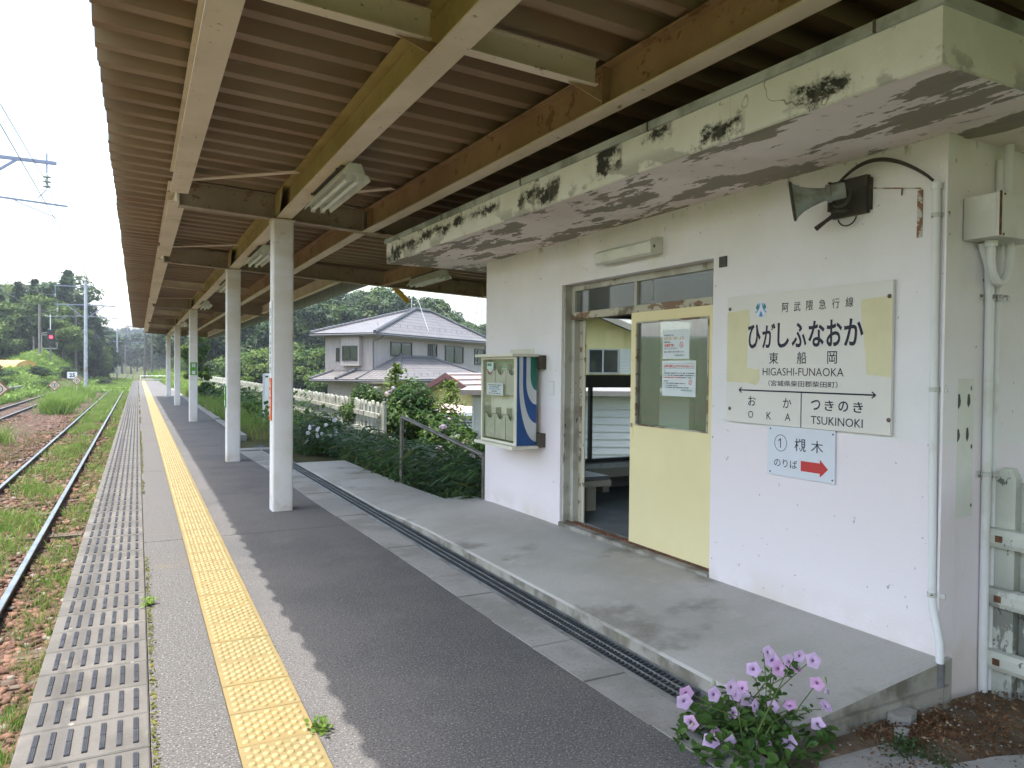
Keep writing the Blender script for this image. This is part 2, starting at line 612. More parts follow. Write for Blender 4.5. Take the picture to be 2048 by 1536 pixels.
_mk = _x.box([(.47, .74, 2.575, 2.69), (1.38, 1.66, 2.63, 2.80), (2.05, 2.62, 2.60, 2.735), (2.86, 3.55, 2.68, 2.75), (3.5, 4.6, 2.67, 2.755), (4.4, 5.3, 2.60, 2.74), (5.0, 5.5, 2.56, 2.66), (.95, 1.15, 2.72, 2.79), (-.1, .2, 2.58, 2.70)], .09)
_nz = _x.noise(6.0, 9, .76, stretch=(1, .85, 1.3), off=(0, .3, .35))
_x.over((0.20, 0.20, 0.17), _x.ramp(_x.math('ADD', _x.math('MULTIPLY', _mk, .22), _nz), .60, .70), .75)
_x.over((0.030, 0.030, 0.024), _x.ramp(_x.math('ADD', _x.math('MULTIPLY', _mk, .22), _nz), .685, .715), .95)
_st = _x.math('MULTIPLY', _mk, _x.ramp(_x.noise(14, 3, .5, stretch=(1, 1, .08)), .50, .62))
_x.over((0.13, 0.13, 0.10), _st, .6)
_x.blotch((0.06, 0.05, 0.03), 11, 0.59, 0.62, 0.9, stretch=(1, .6, 1.2), ax=('Z', 2.72, 2.79), detail=8, rough=0.75)
_x.blotch((0.40, 0.40, 0.36), 3.2, 0.53, 0.58, 0.8, stretch=(1, .8, 1.5), off=(2, 4, 0), ax=('Z', 2.70, 2.60), detail=7)
_w = _x.math('ABSOLUTE', _x.math('SUBTRACT', _x.noise(2.1, 3, 0.5, off=(3, 9, 1)), 0.5), 0)
_x.over((0.16, 0.13, 0.08), _x.math('MULTIPLY', _x.ramp(_w, 0.004, 0.001), _x.ramp(_x.noise(.9, 1, off=(6, 6, 2)), .52, .60)), 0.7)
MT['fascia'] = _x.nb(50, 0.003).nb(9, 0.006, 4, .5).done()
MT['flashing'] = (Mat('flashing_metal', (0.48, 0.51, 0.49), 0.6, 0.4, 0.1).blotch((0.25, 0.27, 0.24), 3, .45, .65).done())
MT['door_yellow'] = (Mat('door_yellow', (0.83, 0.735, 0.44), 0.62, 0.3).blotch((0.78, 0.685, 0.405), 1.2, 0.42, 0.62, 0.8).nb(140, 0.0006, 2).done())
MT['frame_old'] = (Mat('flaking_frame_paint', (0.50, 0.49, 0.44), 0.75, 0.3)
    .blotch((0.33, 0.31, 0.26), 5, 0.45, 0.62, 0.8).blotch((0.24, 0.15, 0.10), 11, 0.62, 0.66, 0.8, stretch=(1, 1, .45), detail=7)
    .blotch((0.06, 0.05, 0.04), 14, 0.63, 0.65, 0.9, stretch=(1, 1, .4), detail=7).nb(60, 0.002, 5).done())
MT['frame_rust'] = (Mat('rusty_frame_paint', (0.50, 0.47, 0.38), 0.8, 0.2)
    .blotch((0.22, 0.13, 0.085), 12, 0.52, 0.57, 0.9, stretch=(1, .5, 1), detail=8).blotch((0.10, 0.07, 0.05), 4, 0.54, 0.62, 0.8).nb(70, 0.002, 5).done())
MT['alu_dark'] = simple('bronze_aluminium', (0.045, 0.045, 0.04), 0.45, 0.5)
MT['alu'] = simple('aluminium', (0.30, 0.31, 0.32), 0.4, 0.5, 0.4)
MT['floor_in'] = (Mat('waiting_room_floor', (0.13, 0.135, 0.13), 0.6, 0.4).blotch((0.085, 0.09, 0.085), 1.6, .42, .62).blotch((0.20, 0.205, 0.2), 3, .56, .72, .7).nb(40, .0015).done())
MT['bench_wood'] = (Mat('bench_top', (0.24, 0.25, 0.26), 0.4, 0.4).blotch((0.18, 0.19, 0.2), 3, .4, .65, stretch=(.3, 3, 1)).done())
MT['bench_paint'] = (Mat('bench_paint', (0.52, 0.49, 0.40), 0.7).blotch((0.16, 0.12, 0.08), 9, .6, .63, .9).done())
MT['glass_wired'] = glass('wired_glass', (0.93, 0.95, 0.94), 0.04, wire=True)
MT['glass_door'] = glass('door_glass', (0.66, 0.71, 0.69), 0.20, wire=True)
MT['glass'] = glass('window_glass', (0.55, 0.6, 0.6), 0.10)
MT['glass_case'] = glass('case_glass', (0.96, 0.97, 0.95), 0.012)
MT['sign_cream'] = (Mat('sign_enamel', (0.74, 0.715, 0.68), 0.45, 0.4).blotch((0.71, 0.69, 0.66), 2, .4, .65).done())
MT['sign_patch'] = (Mat('sign_old_yellow', (0.70, 0.655, 0.43), 0.5, 0.35).blotch((0.66, 0.61, 0.40), 4, .42, .65).done())
MT['ink'] = simple('navy_ink', (0.022, 0.022, 0.045), 0.5)
MT['ink_fade'] = simple('faded_ink', (0.09, 0.10, 0.12), 0.6)
MT['sign_white'] = (Mat('sign_white', (0.70, 0.74, 0.84), 0.4, 0.4).blotch((0.68, 0.71, 0.80), 3, .4, .65).done())
MT['red'] = simple('sign_red', (0.55, 0.055, 0.055), 0.45)
MT['red_ink'] = simple('red_ink', (0.60, 0.10, 0.10), 0.6)
MT['orange_ink'] = simple('orange_ink', (0.55, 0.30, 0.06), 0.6)
MT['green_ink'] = simple('green_ink', (0.05, 0.22, 0.17), 0.6)
MT['paper'] = simple('paper', (0.70, 0.76, 0.80), 0.7, var=.06)
MT['emblem_green'] = simple('emblem_green', (0.05, 0.22, 0.20), 0.4)
MT['emblem_blue'] = simple('emblem_blue', (0.08, 0.25, 0.62), 0.4)
MT['white'] = simple('white_enamel', (0.78, 0.79, 0.80), 0.5, var=.05)
MT['screw'] = simple('screw_head', (0.17, 0.12, 0.10), 0.6, metal=.3)
MT['rack_cream'] = (Mat('rack_cream', (0.74, 0.72, 0.62), 0.6).blotch((0.66, 0.64, 0.54), 3, .45, .65).done())
MT['rack_back'] = (Mat('rack_back', (0.74, 0.71, 0.62), 0.6).blotch((0.66, 0.63, 0.55), 4, .45, .65).done())
MT['acrylic'] = simple('smoked_pocket', (0.50, 0.48, 0.42), 0.35, 0.5, var=.08)
MT['blue'] = simple('stripe_blue', (0.030, 0.095, 0.29), 0.45, var=.08)
MT['green'] = simple('stripe_green', (0.028, 0.18, 0.14), 0.45, var=.08)
MT['stripe_white'] = simple('stripe_white', (0.60, 0.63, 0.66), 0.45)
MT['mint'] = simple('mint_strip', (0.30, 0.52, 0.36), 0.6)
MT['bracket_dark'] = simple('dark_bracket', (0.09, 0.075, 0.06), 0.7, var=.2)
MT['horn'] = (Mat('horn_grey', (0.27, 0.30, 0.275), 0.6).blotch((0.15, 0.145, 0.11), 7, .5, .7).done())
MT['horn_dark'] = (Mat('horn_dark', (0.055, 0.05, 0.042), 0.6).blotch((0.12, 0.09, 0.06), 10, .55, .7).done())
MT['cable'] = simple('cable', (0.06, 0.045, 0.038), 0.6)
MT['pvc'] = (Mat('painted_pipe', (0.76, 0.77, 0.79), 0.55, .35).blotch((0.62, 0.62, 0.56), 6, .5, .7, .6).done())
MT['pvc_grey'] = (Mat('grey_pipe', (0.20, 0.21, 0.22), 0.6).blotch((0.14, 0.14, 0.14), 5, .45, .65).done())
MT['clip'] = (Mat('pipe_clip', (0.55, 0.56, 0.54), 0.5, .4).blotch((0.12, 0.09, 0.07), 30, .55, .6, .9).done())
MT['rust'] = (Mat('rusty_strip', (0.55, 0.53, 0.48), 0.8).blotch((0.24, 0.10, 0.055), 25, .46, .54, .95, detail=6).done())
MT['rust_solid'] = (Mat('rust', (0.115, 0.055, 0.035), 0.9).blotch((0.20, 0.10, 0.055), 30, .45, .6).done())
MT['box_paint'] = (Mat('box_paint', (0.70, 0.70, 0.66), 0.6).blotch((0.6, 0.59, 0.54), 4, .45, .65).done())
MT['lamp_body'] = (Mat('lamp_enamel', (0.66, 0.67, 0.60), 0.45, .4).blotch((0.56, 0.57, 0.49), 5, .45, .65).done())
MT['tube'] = simple('lamp_tube', (0.80, 0.82, 0.76), 0.3, .5)
MT['switch'] = simple('switch_mark', (0.68, 0.68, 0.70), .6)
MT['dark_plate'] = simple('dark_plate', (0.085, 0.08, 0.078), .6, var=.3, scale=40)
# fence
MT['fence'] = (Mat('fence_paint', (0.40, 0.40, 0.355), 0.9, .15)
    .blotch((0.30, 0.305, 0.26), 3, .42, .62, .8).blotch((0.10, 0.095, 0.08), 6, .54, .60, .85, stretch=(1, 1, .5), detail=8, rough=.7)
    .blotch((0.09, 0.08, 0.06), 30, .64, .67, .8, detail=4).nb(40, .003, 4).done())
MT['fence_near'] = (Mat('fence_paint_flaking', (0.60, 0.62, 0.56), 0.9, .15)
    .blotch((0.50, 0.52, 0.47), 3, .42, .62, .8).blotch((0.21, 0.215, 0.19), 5, .53, .555, .9, stretch=(1, 1, .55), detail=8, rough=.68, ax=('Z', .62, .30))
    .blotch((0.10, 0.10, 0.085), 16, .62, .645, .85, stretch=(1, 1, .6), detail=7)
    .blotch((0.22, 0.22, 0.20), 4, .35, .6, .7, ax=('Z', .15, -.1)).nb(45, .003, 4).done())
# canopy
def paint(name, c, c2, rust=.62, rs=6, amt=.8):
    return (Mat(name, c, 0.62, .3).blotch(c2, 1.6, .40, .64, .8).blotch((0.20, 0.095, 0.045), rs, rust, rust + .05, amt, detail=8, rough=.7)
            .blotch((0.10, 0.05, 0.03), 26, .66, .70, .7, detail=5).nb(60, .001, 4).done())
MT['column'] = (Mat('column_paint', (0.72, 0.71, 0.72), 0.6, .35)
    .blotch((0.60, 0.54, 0.44), 1.5, .34, .58, .75, ax=('Z', 0.9, 2.6), stretch=(.6, .6, 2))
    .blotch((0.62, 0.60, 0.56), 3, .45, .65, .6).blotch((0.30, 0.17, 0.07), 9, .62, .66, .7, ax=('Z', 2.5, 2.95), detail=6)
    .blotch((0.45, 0.36, 0.24), 5, .40, .62, .6, ax=('Z', .22, .0)).spots((.10, .07, .04), 9, .05, .8, keep=.82).nb(120, .0005).done())
MT['beam_cream'] = paint('beam_cream', (0.74, 0.63, 0.50), (0.62, 0.52, 0.38), .63)
MT['beam_yellow'] = paint('beam_yellow', (0.47, 0.37, 0.15), (0.35, 0.265, 0.09), .62, 5, .6)
MT['beam_brown'] = paint('beam_brown', (0.40, 0.265, 0.145), (0.30, 0.185, 0.10), .58, 5)
MT['beam_grey'] = paint('beam_dull', (0.40, 0.315, 0.23), (0.30, 0.225, 0.155), .57, 7)
MT['sheet'] = (Mat('roof_underside', (0.33, 0.235, 0.150), 0.6, .3).blotch((0.25, 0.165, 0.10), 1.1, .4, .62, .85, stretch=(.35, 1, 1))
    .blotch((0.30, 0.15, 0.075), 2.2, .56, .68, .5, stretch=(.3, 1.2, 1)).blotch((0.40, 0.34, 0.26), 4, .60, .72, .5, stretch=(.3, 2, 1)).done())
MT['sheet_top'] = simple('roof_top', (0.035, 0.12, 0.12), .5, .4)
MT['gutter'] = (Mat('gutter', (0.22, 0.25, 0.23), .55).blotch((0.16, 0.18, 0.16), 4, .45, .65).done())
# track
MT['rail_side'] = (Mat('rail_rust', (0.035, 0.024, 0.020), 0.85).blotch((0.075, 0.042, 0.03), 5, .45, .65).done())
MT['rail_top'] = (Mat('rail_head', (0.30, 0.32, 0.35), 0.33, .5, .8).blotch((0.22, 0.24, 0.26), 3, .45, .65).done())
MT['sleeper'] = (Mat('old_sleeper', (0.13, 0.105, 0.08), .95).blotch((0.08, 0.06, 0.045), 5, .42, .62, stretch=(.2, 2, 1)).nb(30, .01, 4, stretch=(.2, 2, 1)).done())
def ballast_mat(name):
    x = Mat(name, (0.105, 0.068, 0.050), .95, .15)
    d = x.N('ShaderNodeTexVoronoi'); d.inputs['Scale'].default_value = 15
    x.L(x.map(), d.inputs['Vector'])
    hs = x.N('ShaderNodeSeparateColor'); x.L(d.outputs['Color'], hs.inputs[0])
    x.over((0.165, 0.10, 0.072), x.ramp(hs.outputs[0], .4, .9)).over((0.085, 0.062, 0.05), x.ramp(hs.outputs[1], .6, .9))
    x.over((0.03, 0.022, 0.018), x.ramp(d.outputs['Distance'], .45, .75))
    x.blotch((0.115, 0.125, 0.05), .9, .58, .72, .5)
    x.bump(x.math('SUBTRACT', 1.0, d.outputs['Distance']), .05, 1.0)
    return x.done()
MT['ballast'] = ballast_mat('ballast_bed')
def stone_mat():
    x = Mat('ballast_stone', (0.115, 0.070, 0.052), .95, .15)
    g = x.N('ShaderNodeNewGeometry')
    x.over((0.19, 0.112, 0.08), x.ramp(g.outputs['Random Per Island'], .35, .8)).over((0.21, 0.18, 0.155), x.ramp(g.outputs['Random Per Island'], .94, .96))
    x.over((0.085, 0.058, 0.045), x.ramp(g.outputs['Random Per Island'], .25, .0))
    return x.nb(40, .004, 3).done()
MT['stone'] = stone_mat()
MT['earth'] = (Mat('earth', (0.18, 0.135, 0.095), 1.0, .1).blotch((0.24, 0.185, 0.135), 2.4, .45, .65).blotch((0.075, 0.07, 0.03), 1.1, .5, .7, .7)
    .blotch((0.20, 0.16, 0.12), 40, .58, .7, .7, detail=3).nb(60, .008, 4).nb(8, .02, 3).done())
MT['ground'] = (Mat('ground_soil', (0.075, 0.075, 0.035), 1.0, .1).blotch((0.055, 0.085, 0.022), .25, .40, .6, .9).blotch((0.13, 0.10, 0.065), .9, .58, .72, .7).nb(3, .08, 5).done())
MT['pavement'] = (Mat('yard_paving', (0.24, 0.235, 0.22), .95).blotch((.18, .175, .16), .8, .42, .62).nb(30, .004).done())
# leaves
MT['leaf_a'] = leafmat('leaf_broad', (0.022, 0.050, 0.014), (0.075, 0.125, 0.024), .35, .34)
MT['leaf_b'] = leafmat('leaf_bright', (0.04, 0.085, 0.016), (0.115, 0.175, 0.030), .4, .38)
MT['leaf_dark'] = leafmat('leaf_dark', (0.014, 0.036, 0.014), (0.045, 0.085, 0.026), .4, .28)
MT['leaf_cedar'] = leafmat('leaf_cedar', (0.012, 0.032, 0.014), (0.036, 0.070, 0.022), .5, .2, .7)
MT['leaf_far'] = leafmat('leaf_far', (0.022, 0.048, 0.018), (0.052, 0.09, 0.03), .05, .3)
MT['leaf_hyd'] = leafmat('leaf_hydrangea', (0.030, 0.075, 0.018), (0.085, 0.150, 0.028), 1.5, .38, .45)
MT['leaf_bamboo'] = leafmat('leaf_bamboo_grass', (0.036, 0.085, 0.034), (0.105, 0.19, 0.06), 1.5, .35, .5, c3=(.13, .14, .05))
MT['grass'] = leafmat('grass', (0.105, 0.19, 0.03), (0.22, 0.33, 0.07), 1.2, .4, .6, c3=(.26, .21, .10))
MT['grass_bright'] = leafmat('grass_bright', (0.105, 0.185, 0.030), (0.190, 0.29, 0.060), .5, .42, .6)
MT['grass_dry'] = leafmat('grass_dry', (0.10, 0.095, 0.035), (0.24, 0.175, 0.085), 2, .35, .7, c3=(.08, .14, .03))
MT['litter'] = leafmat('leaf_litter', (0.10, 0.045, 0.022), (0.22, 0.115, 0.055), 5, .1, .9, c3=(.30, .22, .13))
MT['moss'] = leafmat('moss', (0.09, 0.10, 0.02), (0.17, 0.16, 0.04), 6, .1, .9)
MT['petunia_leaf'] = leafmat('petunia_leaf', (0.034, 0.085, 0.018), (0.085, 0.165, 0.034), 14, .32, .5)
MT['petunia_stem'] = simple('petunia_stem', (0.10, 0.145, 0.04), .6)
MT['bud_pale'] = simple('petunia_bud', (0.45, 0.48, 0.30), .6)
def petal(name, c, c2):
    m = leafmat(name, c, c2, 40, .35, .6)
    return m
MT['petal'] = petal('petunia_petal', (0.72, 0.50, 0.84), (0.82, 0.62, 0.88))
MT['petal_pink'] = petal('petunia_petal_pink', (0.74, 0.43, 0.74), (0.80, 0.52, 0.82))
MT['petal_white'] = petal('white_petal', (0.70, 0.68, 0.78), (0.78, 0.77, 0.82))
MT['petal_throat'] = simple('petunia_throat', (0.30, 0.14, 0.32), .6)
MT['hyd_flower'] = leafmat('hydrangea_flower', (0.30, 0.25, 0.36), (0.55, 0.50, 0.52), 3, .3, .7, c3=(.14, .17, .42))
MT['hyd_pink'] = leafmat('hydrangea_flower_pink', (0.55, 0.40, 0.48), (0.62, 0.55, 0.52), 3, .3, .7)
MT['hyd_tan'] = leafmat('hydrangea_flower_faded', (0.52, 0.38, 0.17), (0.62, 0.48, 0.24), 3, .3, .7)
MT['bark'] = (Mat('bark', (0.085, 0.065, 0.048), .95).blotch((.14, .115, .09), 6, .45, .65, stretch=(1, 1, .2)).nb(12, .03, 4, stretch=(1, 1, .25)).done())
MT['wood_pole'] = (Mat('pole_concrete', (0.20, 0.185, 0.165), .9).blotch((.15, .135, .12), 3, .42, .62, stretch=(1, 1, .2)).done())
MT['pole_steel'] = (Mat('pole_steel', (0.42, 0.45, 0.50), .5, .4).blotch((0.30, 0.19, 0.12), 2.2, .46, .60, .85, ax=('Z', 3.2, 1.5)).blotch((.33, .35, .38), 3, .45, .65).done())
MT['steel_blue'] = simple('arm_steel', (0.27, 0.29, 0.40), .5, .4, .2, var=.15)
MT['porcelain'] = simple('porcelain', (0.40, 0.42, 0.40), .35, .5)
MT['wire'] = simple('wire', (0.23, 0.23, 0.25), .6)
# houses
MT['house_wall'] = (Mat('house_siding', (0.33, 0.295, 0.285), .85).blotch((.28, .25, .24), 3, .42, .62, stretch=(4, 4, .3)).nb(14, .01, 3, stretch=(3, 3, .3)).done())
MT['house_trim'] = simple('house_trim', (0.26, 0.245, 0.22), .7, var=.1)
MT['tile'] = (Mat('roof_tile', (0.19, 0.175, 0.185), .5, .5).blotch((.13, .12, .13), 2.2, .42, .62).done())
MT['tile_dark'] = simple('ridge_tile', (0.085, 0.085, 0.092), .5, .5, var=.2)
MT['sash'] = simple('dark_sash', (0.03, 0.033, 0.035), .5)
MT['curtain'] = simple('curtain', (0.20, 0.195, 0.18), .9, var=.2, scale=3)
MT['room_dark'] = simple('room_dark', (0.07, 0.06, 0.055), .9)
MT['yellow_wall'] = (Mat('yellow_siding', (0.56, 0.49, 0.24), .8).blotch((.51, .445, .22), 1, .42, .62).done())
MT['maroon'] = simple('maroon_board', (0.10, 0.045, 0.05), .6, var=.15)
MT['zinc'] = (Mat('faded_tin_roof', (0.26, 0.235, 0.235), .6).blotch((.50, .26, .13), 3, .55, .62, .9, stretch=(1, 1, 1)).blotch((.32, .17, .17), 2, .55, .65, .7, off=(4, 2, 1)).done())
MT['siding_white'] = (Mat('white_siding', (0.74, 0.75, 0.76), .7).blotch((.70, .71, .72), 2, .42, .62).done())
MT['cap_grey'] = simple('roof_cap', (0.30, 0.28, 0.28), .7, var=.1)
MT['pink_top'] = simple('faded_pink_lid', (0.52, 0.40, 0.36), .8, var=.1)
MT['box_white'] = simple('vent_white', (0.60, 0.62, 0.64), .6, var=.06)
MT['teal_panel'] = simple('teal_panel', (0.13, 0.18, 0.17), .7, var=.1)
MT['tarp'] = (Mat('orange_tarp', (0.62, 0.33, 0.10), .7).blotch((.66, .42, .16), 1, .42, .62).done())
MT['tarp_red'] = simple('red_tarp', (0.45, 0.09, 0.05), .7)
MT['boom'] = simple('yellow_boom', (0.72, 0.46, 0.08), .5)
MT['pylon'] = simple('pylon_steel', (0.40, 0.43, 0.46), .6)
MT['sign_border'] = simple('sign_border', (0.30, 0.09, 0.06), .6, var=.2)
MT['sign_face'] = simple('sign_face', (0.62, 0.55, 0.42), .6, var=.15, scale=20)
MT['green_sign'] = simple('green_sign', (0.10, 0.30, 0.05), .5)
MT['orange_plate'] = simple('orange_plate', (0.62, 0.14, 0.05), .5)
MT['rail_pipe'] = (Mat('handrail_steel', (0.20, 0.185, 0.175), .42, .5, .5).blotch((.13, .12, .11), 5, .45, .65).done())
MT['black'] = simple('black_housing', (0.02, 0.02, 0.022), .5)
_m = bpy.data.materials.new('signal_red'); _m.use_nodes = True
_b = _m.node_tree.nodes['Principled BSDF']
_b.inputs['Base Color'].default_value = (.5, .02, .03, 1)
_b.inputs['Emission Color'].default_value = (1, .03, .06, 1)
_b.inputs['Emission Strength'].default_value = 2.2
MT['signal_red'] = _m
# ------------------------------------------------------------------ terrain
def sstep(a, b, x):
    t = np.clip((x - a) / (b - a), 0, 1)
    return t * t * (3 - 2 * t)

def hash_noise(x, y, s):
    """cheap smooth value noise"""
    x, y = np.asarray(x, float) / s, np.asarray(y, float) / s
    xi, yi = np.floor(x), np.floor(y)
    fx, fy = x - xi, y - yi
    fx, fy = fx * fx * (3 - 2 * fx), fy * fy * (3 - 2 * fy)
    def h(a, b):
        v = np.sin(a * 127.1 + b * 311.7) * 43758.5453
        return v - np.floor(v)
    return (h(xi, yi) * (1 - fx) + h(xi + 1, yi) * fx) * (1 - fy) + (h(xi, yi + 1) * (1 - fx) + h(xi + 1, yi + 1) * fx) * fy

def ground_z(X, Y):
    X, Y = np.asarray(X, float), np.asarray(Y, float)
    rho = np.hypot(X, Y)
    az = np.degrees(np.arctan2(X, Y))
    z = np.full(X.shape, -1.06)
    # under and right of the platform
    z = np.where(X > -0.3, np.interp(X, [-0.3, 1.6], [-1.06, -0.09]), z)
    xs = np.interp(Y, [-50, 6.2, 7.4, 14.0, 16.5, 400], [6.4, 6.4, 3.05, 3.05, 4.75, 4.75])
    wid = np.interp(Y, [-50, 6.2, 7.4, 14.0, 16.5, 400], [2.0, 2.0, 3.0, 3.0, 3.5, 3.5])
    zr = -0.09 - 0.10 * sstep(2.2, 4.6, X) * (Y > 13) - 1.5 * sstep(0, 1, (X - xs) / wid)
    z = np.where(X > 1.6, zr, z)
    # left: weedy rise, then wooded hill
    z = np.where(X < -7.2, -1.06 + 0.9 * sstep(-7.2, -11.5, X) * sstep(24, 40, Y), z)
    z += 9.0 * sstep(102, 170, rho) * sstep(-3.0, -7.5, az)
    z += 3.4 * np.exp(-((X + 9.5) / 3.6) ** 2 - ((Y - 108) / 22.0) ** 2) * sstep(-3.2, -6.0, X)
    z += 1.8 * np.exp(-((X - 8) / 5.0) ** 2 - ((Y - 120) / 30.0) ** 2) * sstep(2.5, 5, X)
    # right: wooded hill behind the houses
    z += np.where(X > 3, 6.6 * sstep(78, 135, rho) * sstep(3.0, 9.0, az) * (1 - .55 * sstep(20, 26, az)), 0)
    z += 17 * sstep(260, 620, rho) * (0.7 + 0.6 * hash_noise(X, Y, 160))
    off = (np.abs(X) > 9) | (Y > 95)
    z += np.where(off, (hash_noise(X, Y, 6) - .5) * .35, (hash_noise(X, Y, 1.5) - .5) * .03)
    return z

def seq(*parts):
    return np.unique(np.round(np.concatenate([np.arange(a, b, s) for a, b, s in parts]), 4))

gx = seq((-520, -60, 20), (-60, -14, 3), (-14, 14, .45), (14, 60, 2.5), (60, 620, 20))
gy = seq((-60, -6, 6), (-6, 34, .6), (34, 100, 2.5), (100, 220, 6), (220, 900, 20))
GX, GY = np.meshgrid(gx, gy)
GZ = ground_z(GX, GY)
nx, ny = len(gx), len(gy)
idx = np.arange(nx * ny).reshape(ny, nx)
quads = np.stack([idx[:-1, :-1], idx[:-1, 1:], idx[1:, 1:], idx[1:, :-1]], -1).reshape(-1, 4)
o = link('ground', np_mesh('ground', np.stack([GX, GY, GZ], -1).reshape(-1, 3), quads, mat=MT['ground'], smooth=True))
tag(o, 'weedy earth ground under and around the whole station', kind='structure')

# ------------------------------------------------------------------ platform
plat = empty('platform')
tag(plat, 'station platform of dark asphalt with concrete edge slabs and yellow tactile tiles', kind='structure')
SLX0, SLX1 = -0.420, 0.043          # edge slab
TLX0, TLX1 = 0.345, 0.645           # tactile tile
PEND = 82.0
def asx(y):                          # right-hand limit of the asphalt
    return float(np.interp(y, [-6, 2.0, 4.5, 9, 13.6, 15.5, 16.4, 26, 80], [1.93, 1.925, 1.86, 1.72, 1.60, 1.72, 1.88, 1.93, 1.86]))
MB().box(SLX0 + .02, 1.5, -6, PEND - .02, -1.0, -0.075).build('platform_body', MT['concrete_side'], plat)
MB().box(SLX0 + .05, 1.58, -6, PEND - .05, -0.074, -0.022).build('joint_bed', MT['joint'], plat)
cuts = [-6, 6.86, 11.45, 16.05, 20.7, 25.3, 29.9, 34.5, 40, 48, 60, PEND]
for a, b in zip(cuts[:-1], cuts[1:]):
    m = MB()
    m.box(SLX1 + .004, TLX0 - .002, a + .006, b - .006, -0.06, 0)
    m.build('asphalt_bay', MT['asphalt_edge'], plat)
    ys = [a + .005] + [y for y in (2.0, 4.5, 9, 13.6, 15.5, 16.4, 26) if a + .3 < y < b - .3] + [b - .005]
    pts = [(TLX1 + .002, ys[0])] + [(asx(y), y) for y in ys] + [(TLX1 + .002, ys[-1])]
    MB().prism(pts, -0.06, 0).build('asphalt_bay', MT['asphalt'], plat)

# edge slabs, each with seven rubber grip bars
PITCH_S = 0.3115
def slab_bm():
    m = MB()
    g = .003
    m.prism([(SLX0, g), (SLX1, g), (SLX1, PITCH_S - g), (SLX0, PITCH_S - g)], -0.075, -0.004)
    e = .006
    m.add([(SLX0, g, -.004), (SLX1, g, -.004), (SLX1, PITCH_S - g, -.004), (SLX0, PITCH_S - g, -.004),
           (SLX0 + e, g + e, .001), (SLX1 - e, g + e, .001), (SLX1 - e, PITCH_S - g - e, .001), (SLX0 + e, PITCH_S - g - e, .001)],
          [(0, 1, 5, 4), (1, 2, 6, 5), (2, 3, 7, 6), (3, 0, 4, 7), (4, 5, 6, 7)])
    return m
def bar_bm():
    m = MB()
    for k in range(3):
        x = -.0085 + k * .0062
        m.box(x, x + .0046, .034, .142, 0.0, .0062)
        m.box(x, x + .0046, .147, .255, 0.0, .0062)
    m.box(-.0098, .0098, .032, .257, -.002, .0035)
    return m
tmp = slab_bm().build('edge_slab', MT['slab'], plat)
slab_me = tmp.data
tmpb = bar_bm().build('grip_bar', MT['grip'], tmp)
bar_me = tmpb.data
bpy.data.objects.remove(tmpb); bpy.data.objects.remove(tmp)
bx = [SLX0 + .062 + k * .0585 for k in range(7)]
Y0S = 1.30
k = 0
far_bars = MB()
y = Y0S
while y < PEND - .3:
    s = link('edge_slab', slab_me, plat)
    s.location = (0, y, (hash_noise(y, 0, .3) - .5) * .004)
    if k < 34:
        for x in bx:
            b = link('grip_bar', bar_me, s)
            b.location = (x, .012, .002)
    else:
        for x in bx:
            far_bars.box(x - .0098, x + .0098, y + .044, y + .269, 0.0, .008)
    k += 1
    y += PITCH_S
o = far_bars.build('grip_bar', MT['grip'], plat)
o['kind'] = 'stuff'

# tactile tiles with staggered domes
def tile_bm():
    m = MB()
    g = .0012
    m.box(TLX0 + g, TLX1 - g, g, .3 - g, -.05, .004)
    def dome(cx, cy):
        n = 8
        prof = [(.0155, .0035), (.0135, .0085), (.0075, .0108)]
        vs = [(cx + r * math.cos(2 * math.pi * i / n), cy + r * math.sin(2 * math.pi * i / n), h) for r, h in prof for i in range(n)]
        fs = [(j * n + i, j * n + (i + 1) % n, (j + 1) * n + (i + 1) % n, (j + 1) * n + i) for j in range(2) for i in range(n)]
        fs.append(tuple(range(2 * n, 3 * n)))
        m.add(vs, fs, 1)
    for i in range(5):
        for j in range(5):
            dome(TLX0 + .034 + i * .058, .034 + j * .058)
    for i in range(4):
        for j in range(4):
            dome(TLX0 + .063 + i * .058, .063 + j * .058)
    return m
tmp = tile_bm().build('tactile_tile', [MT['yellow'], MT['yellow_dome']], plat)
tile_me = tmp.data
tile_me.polygons.foreach_set('use_smooth', [len(p.vertices) == 4 and max(tile_me.vertices[i].co.z for i in p.vertices) > .0042 for p in tile_me.polygons])
bpy.data.objects.remove(tmp)
y = 2.993 - .3 * 5
while y < PEND - .3:
    s = link('tactile_tile', tile_me, plat)
    s.location = (0, y, (hash_noise(y, 5, .3) - .5) * .003)
    y += .3

# kerb beyond the drain
for i in range(40):
    a = 16.4 + i * .9
    MB().box(1.905, 2.06, a + .004, a + .896, -.12, .035 + .012 * math.sin(i * 2.3), bev=.012).build('kerb_stone', MT['block'], plat)

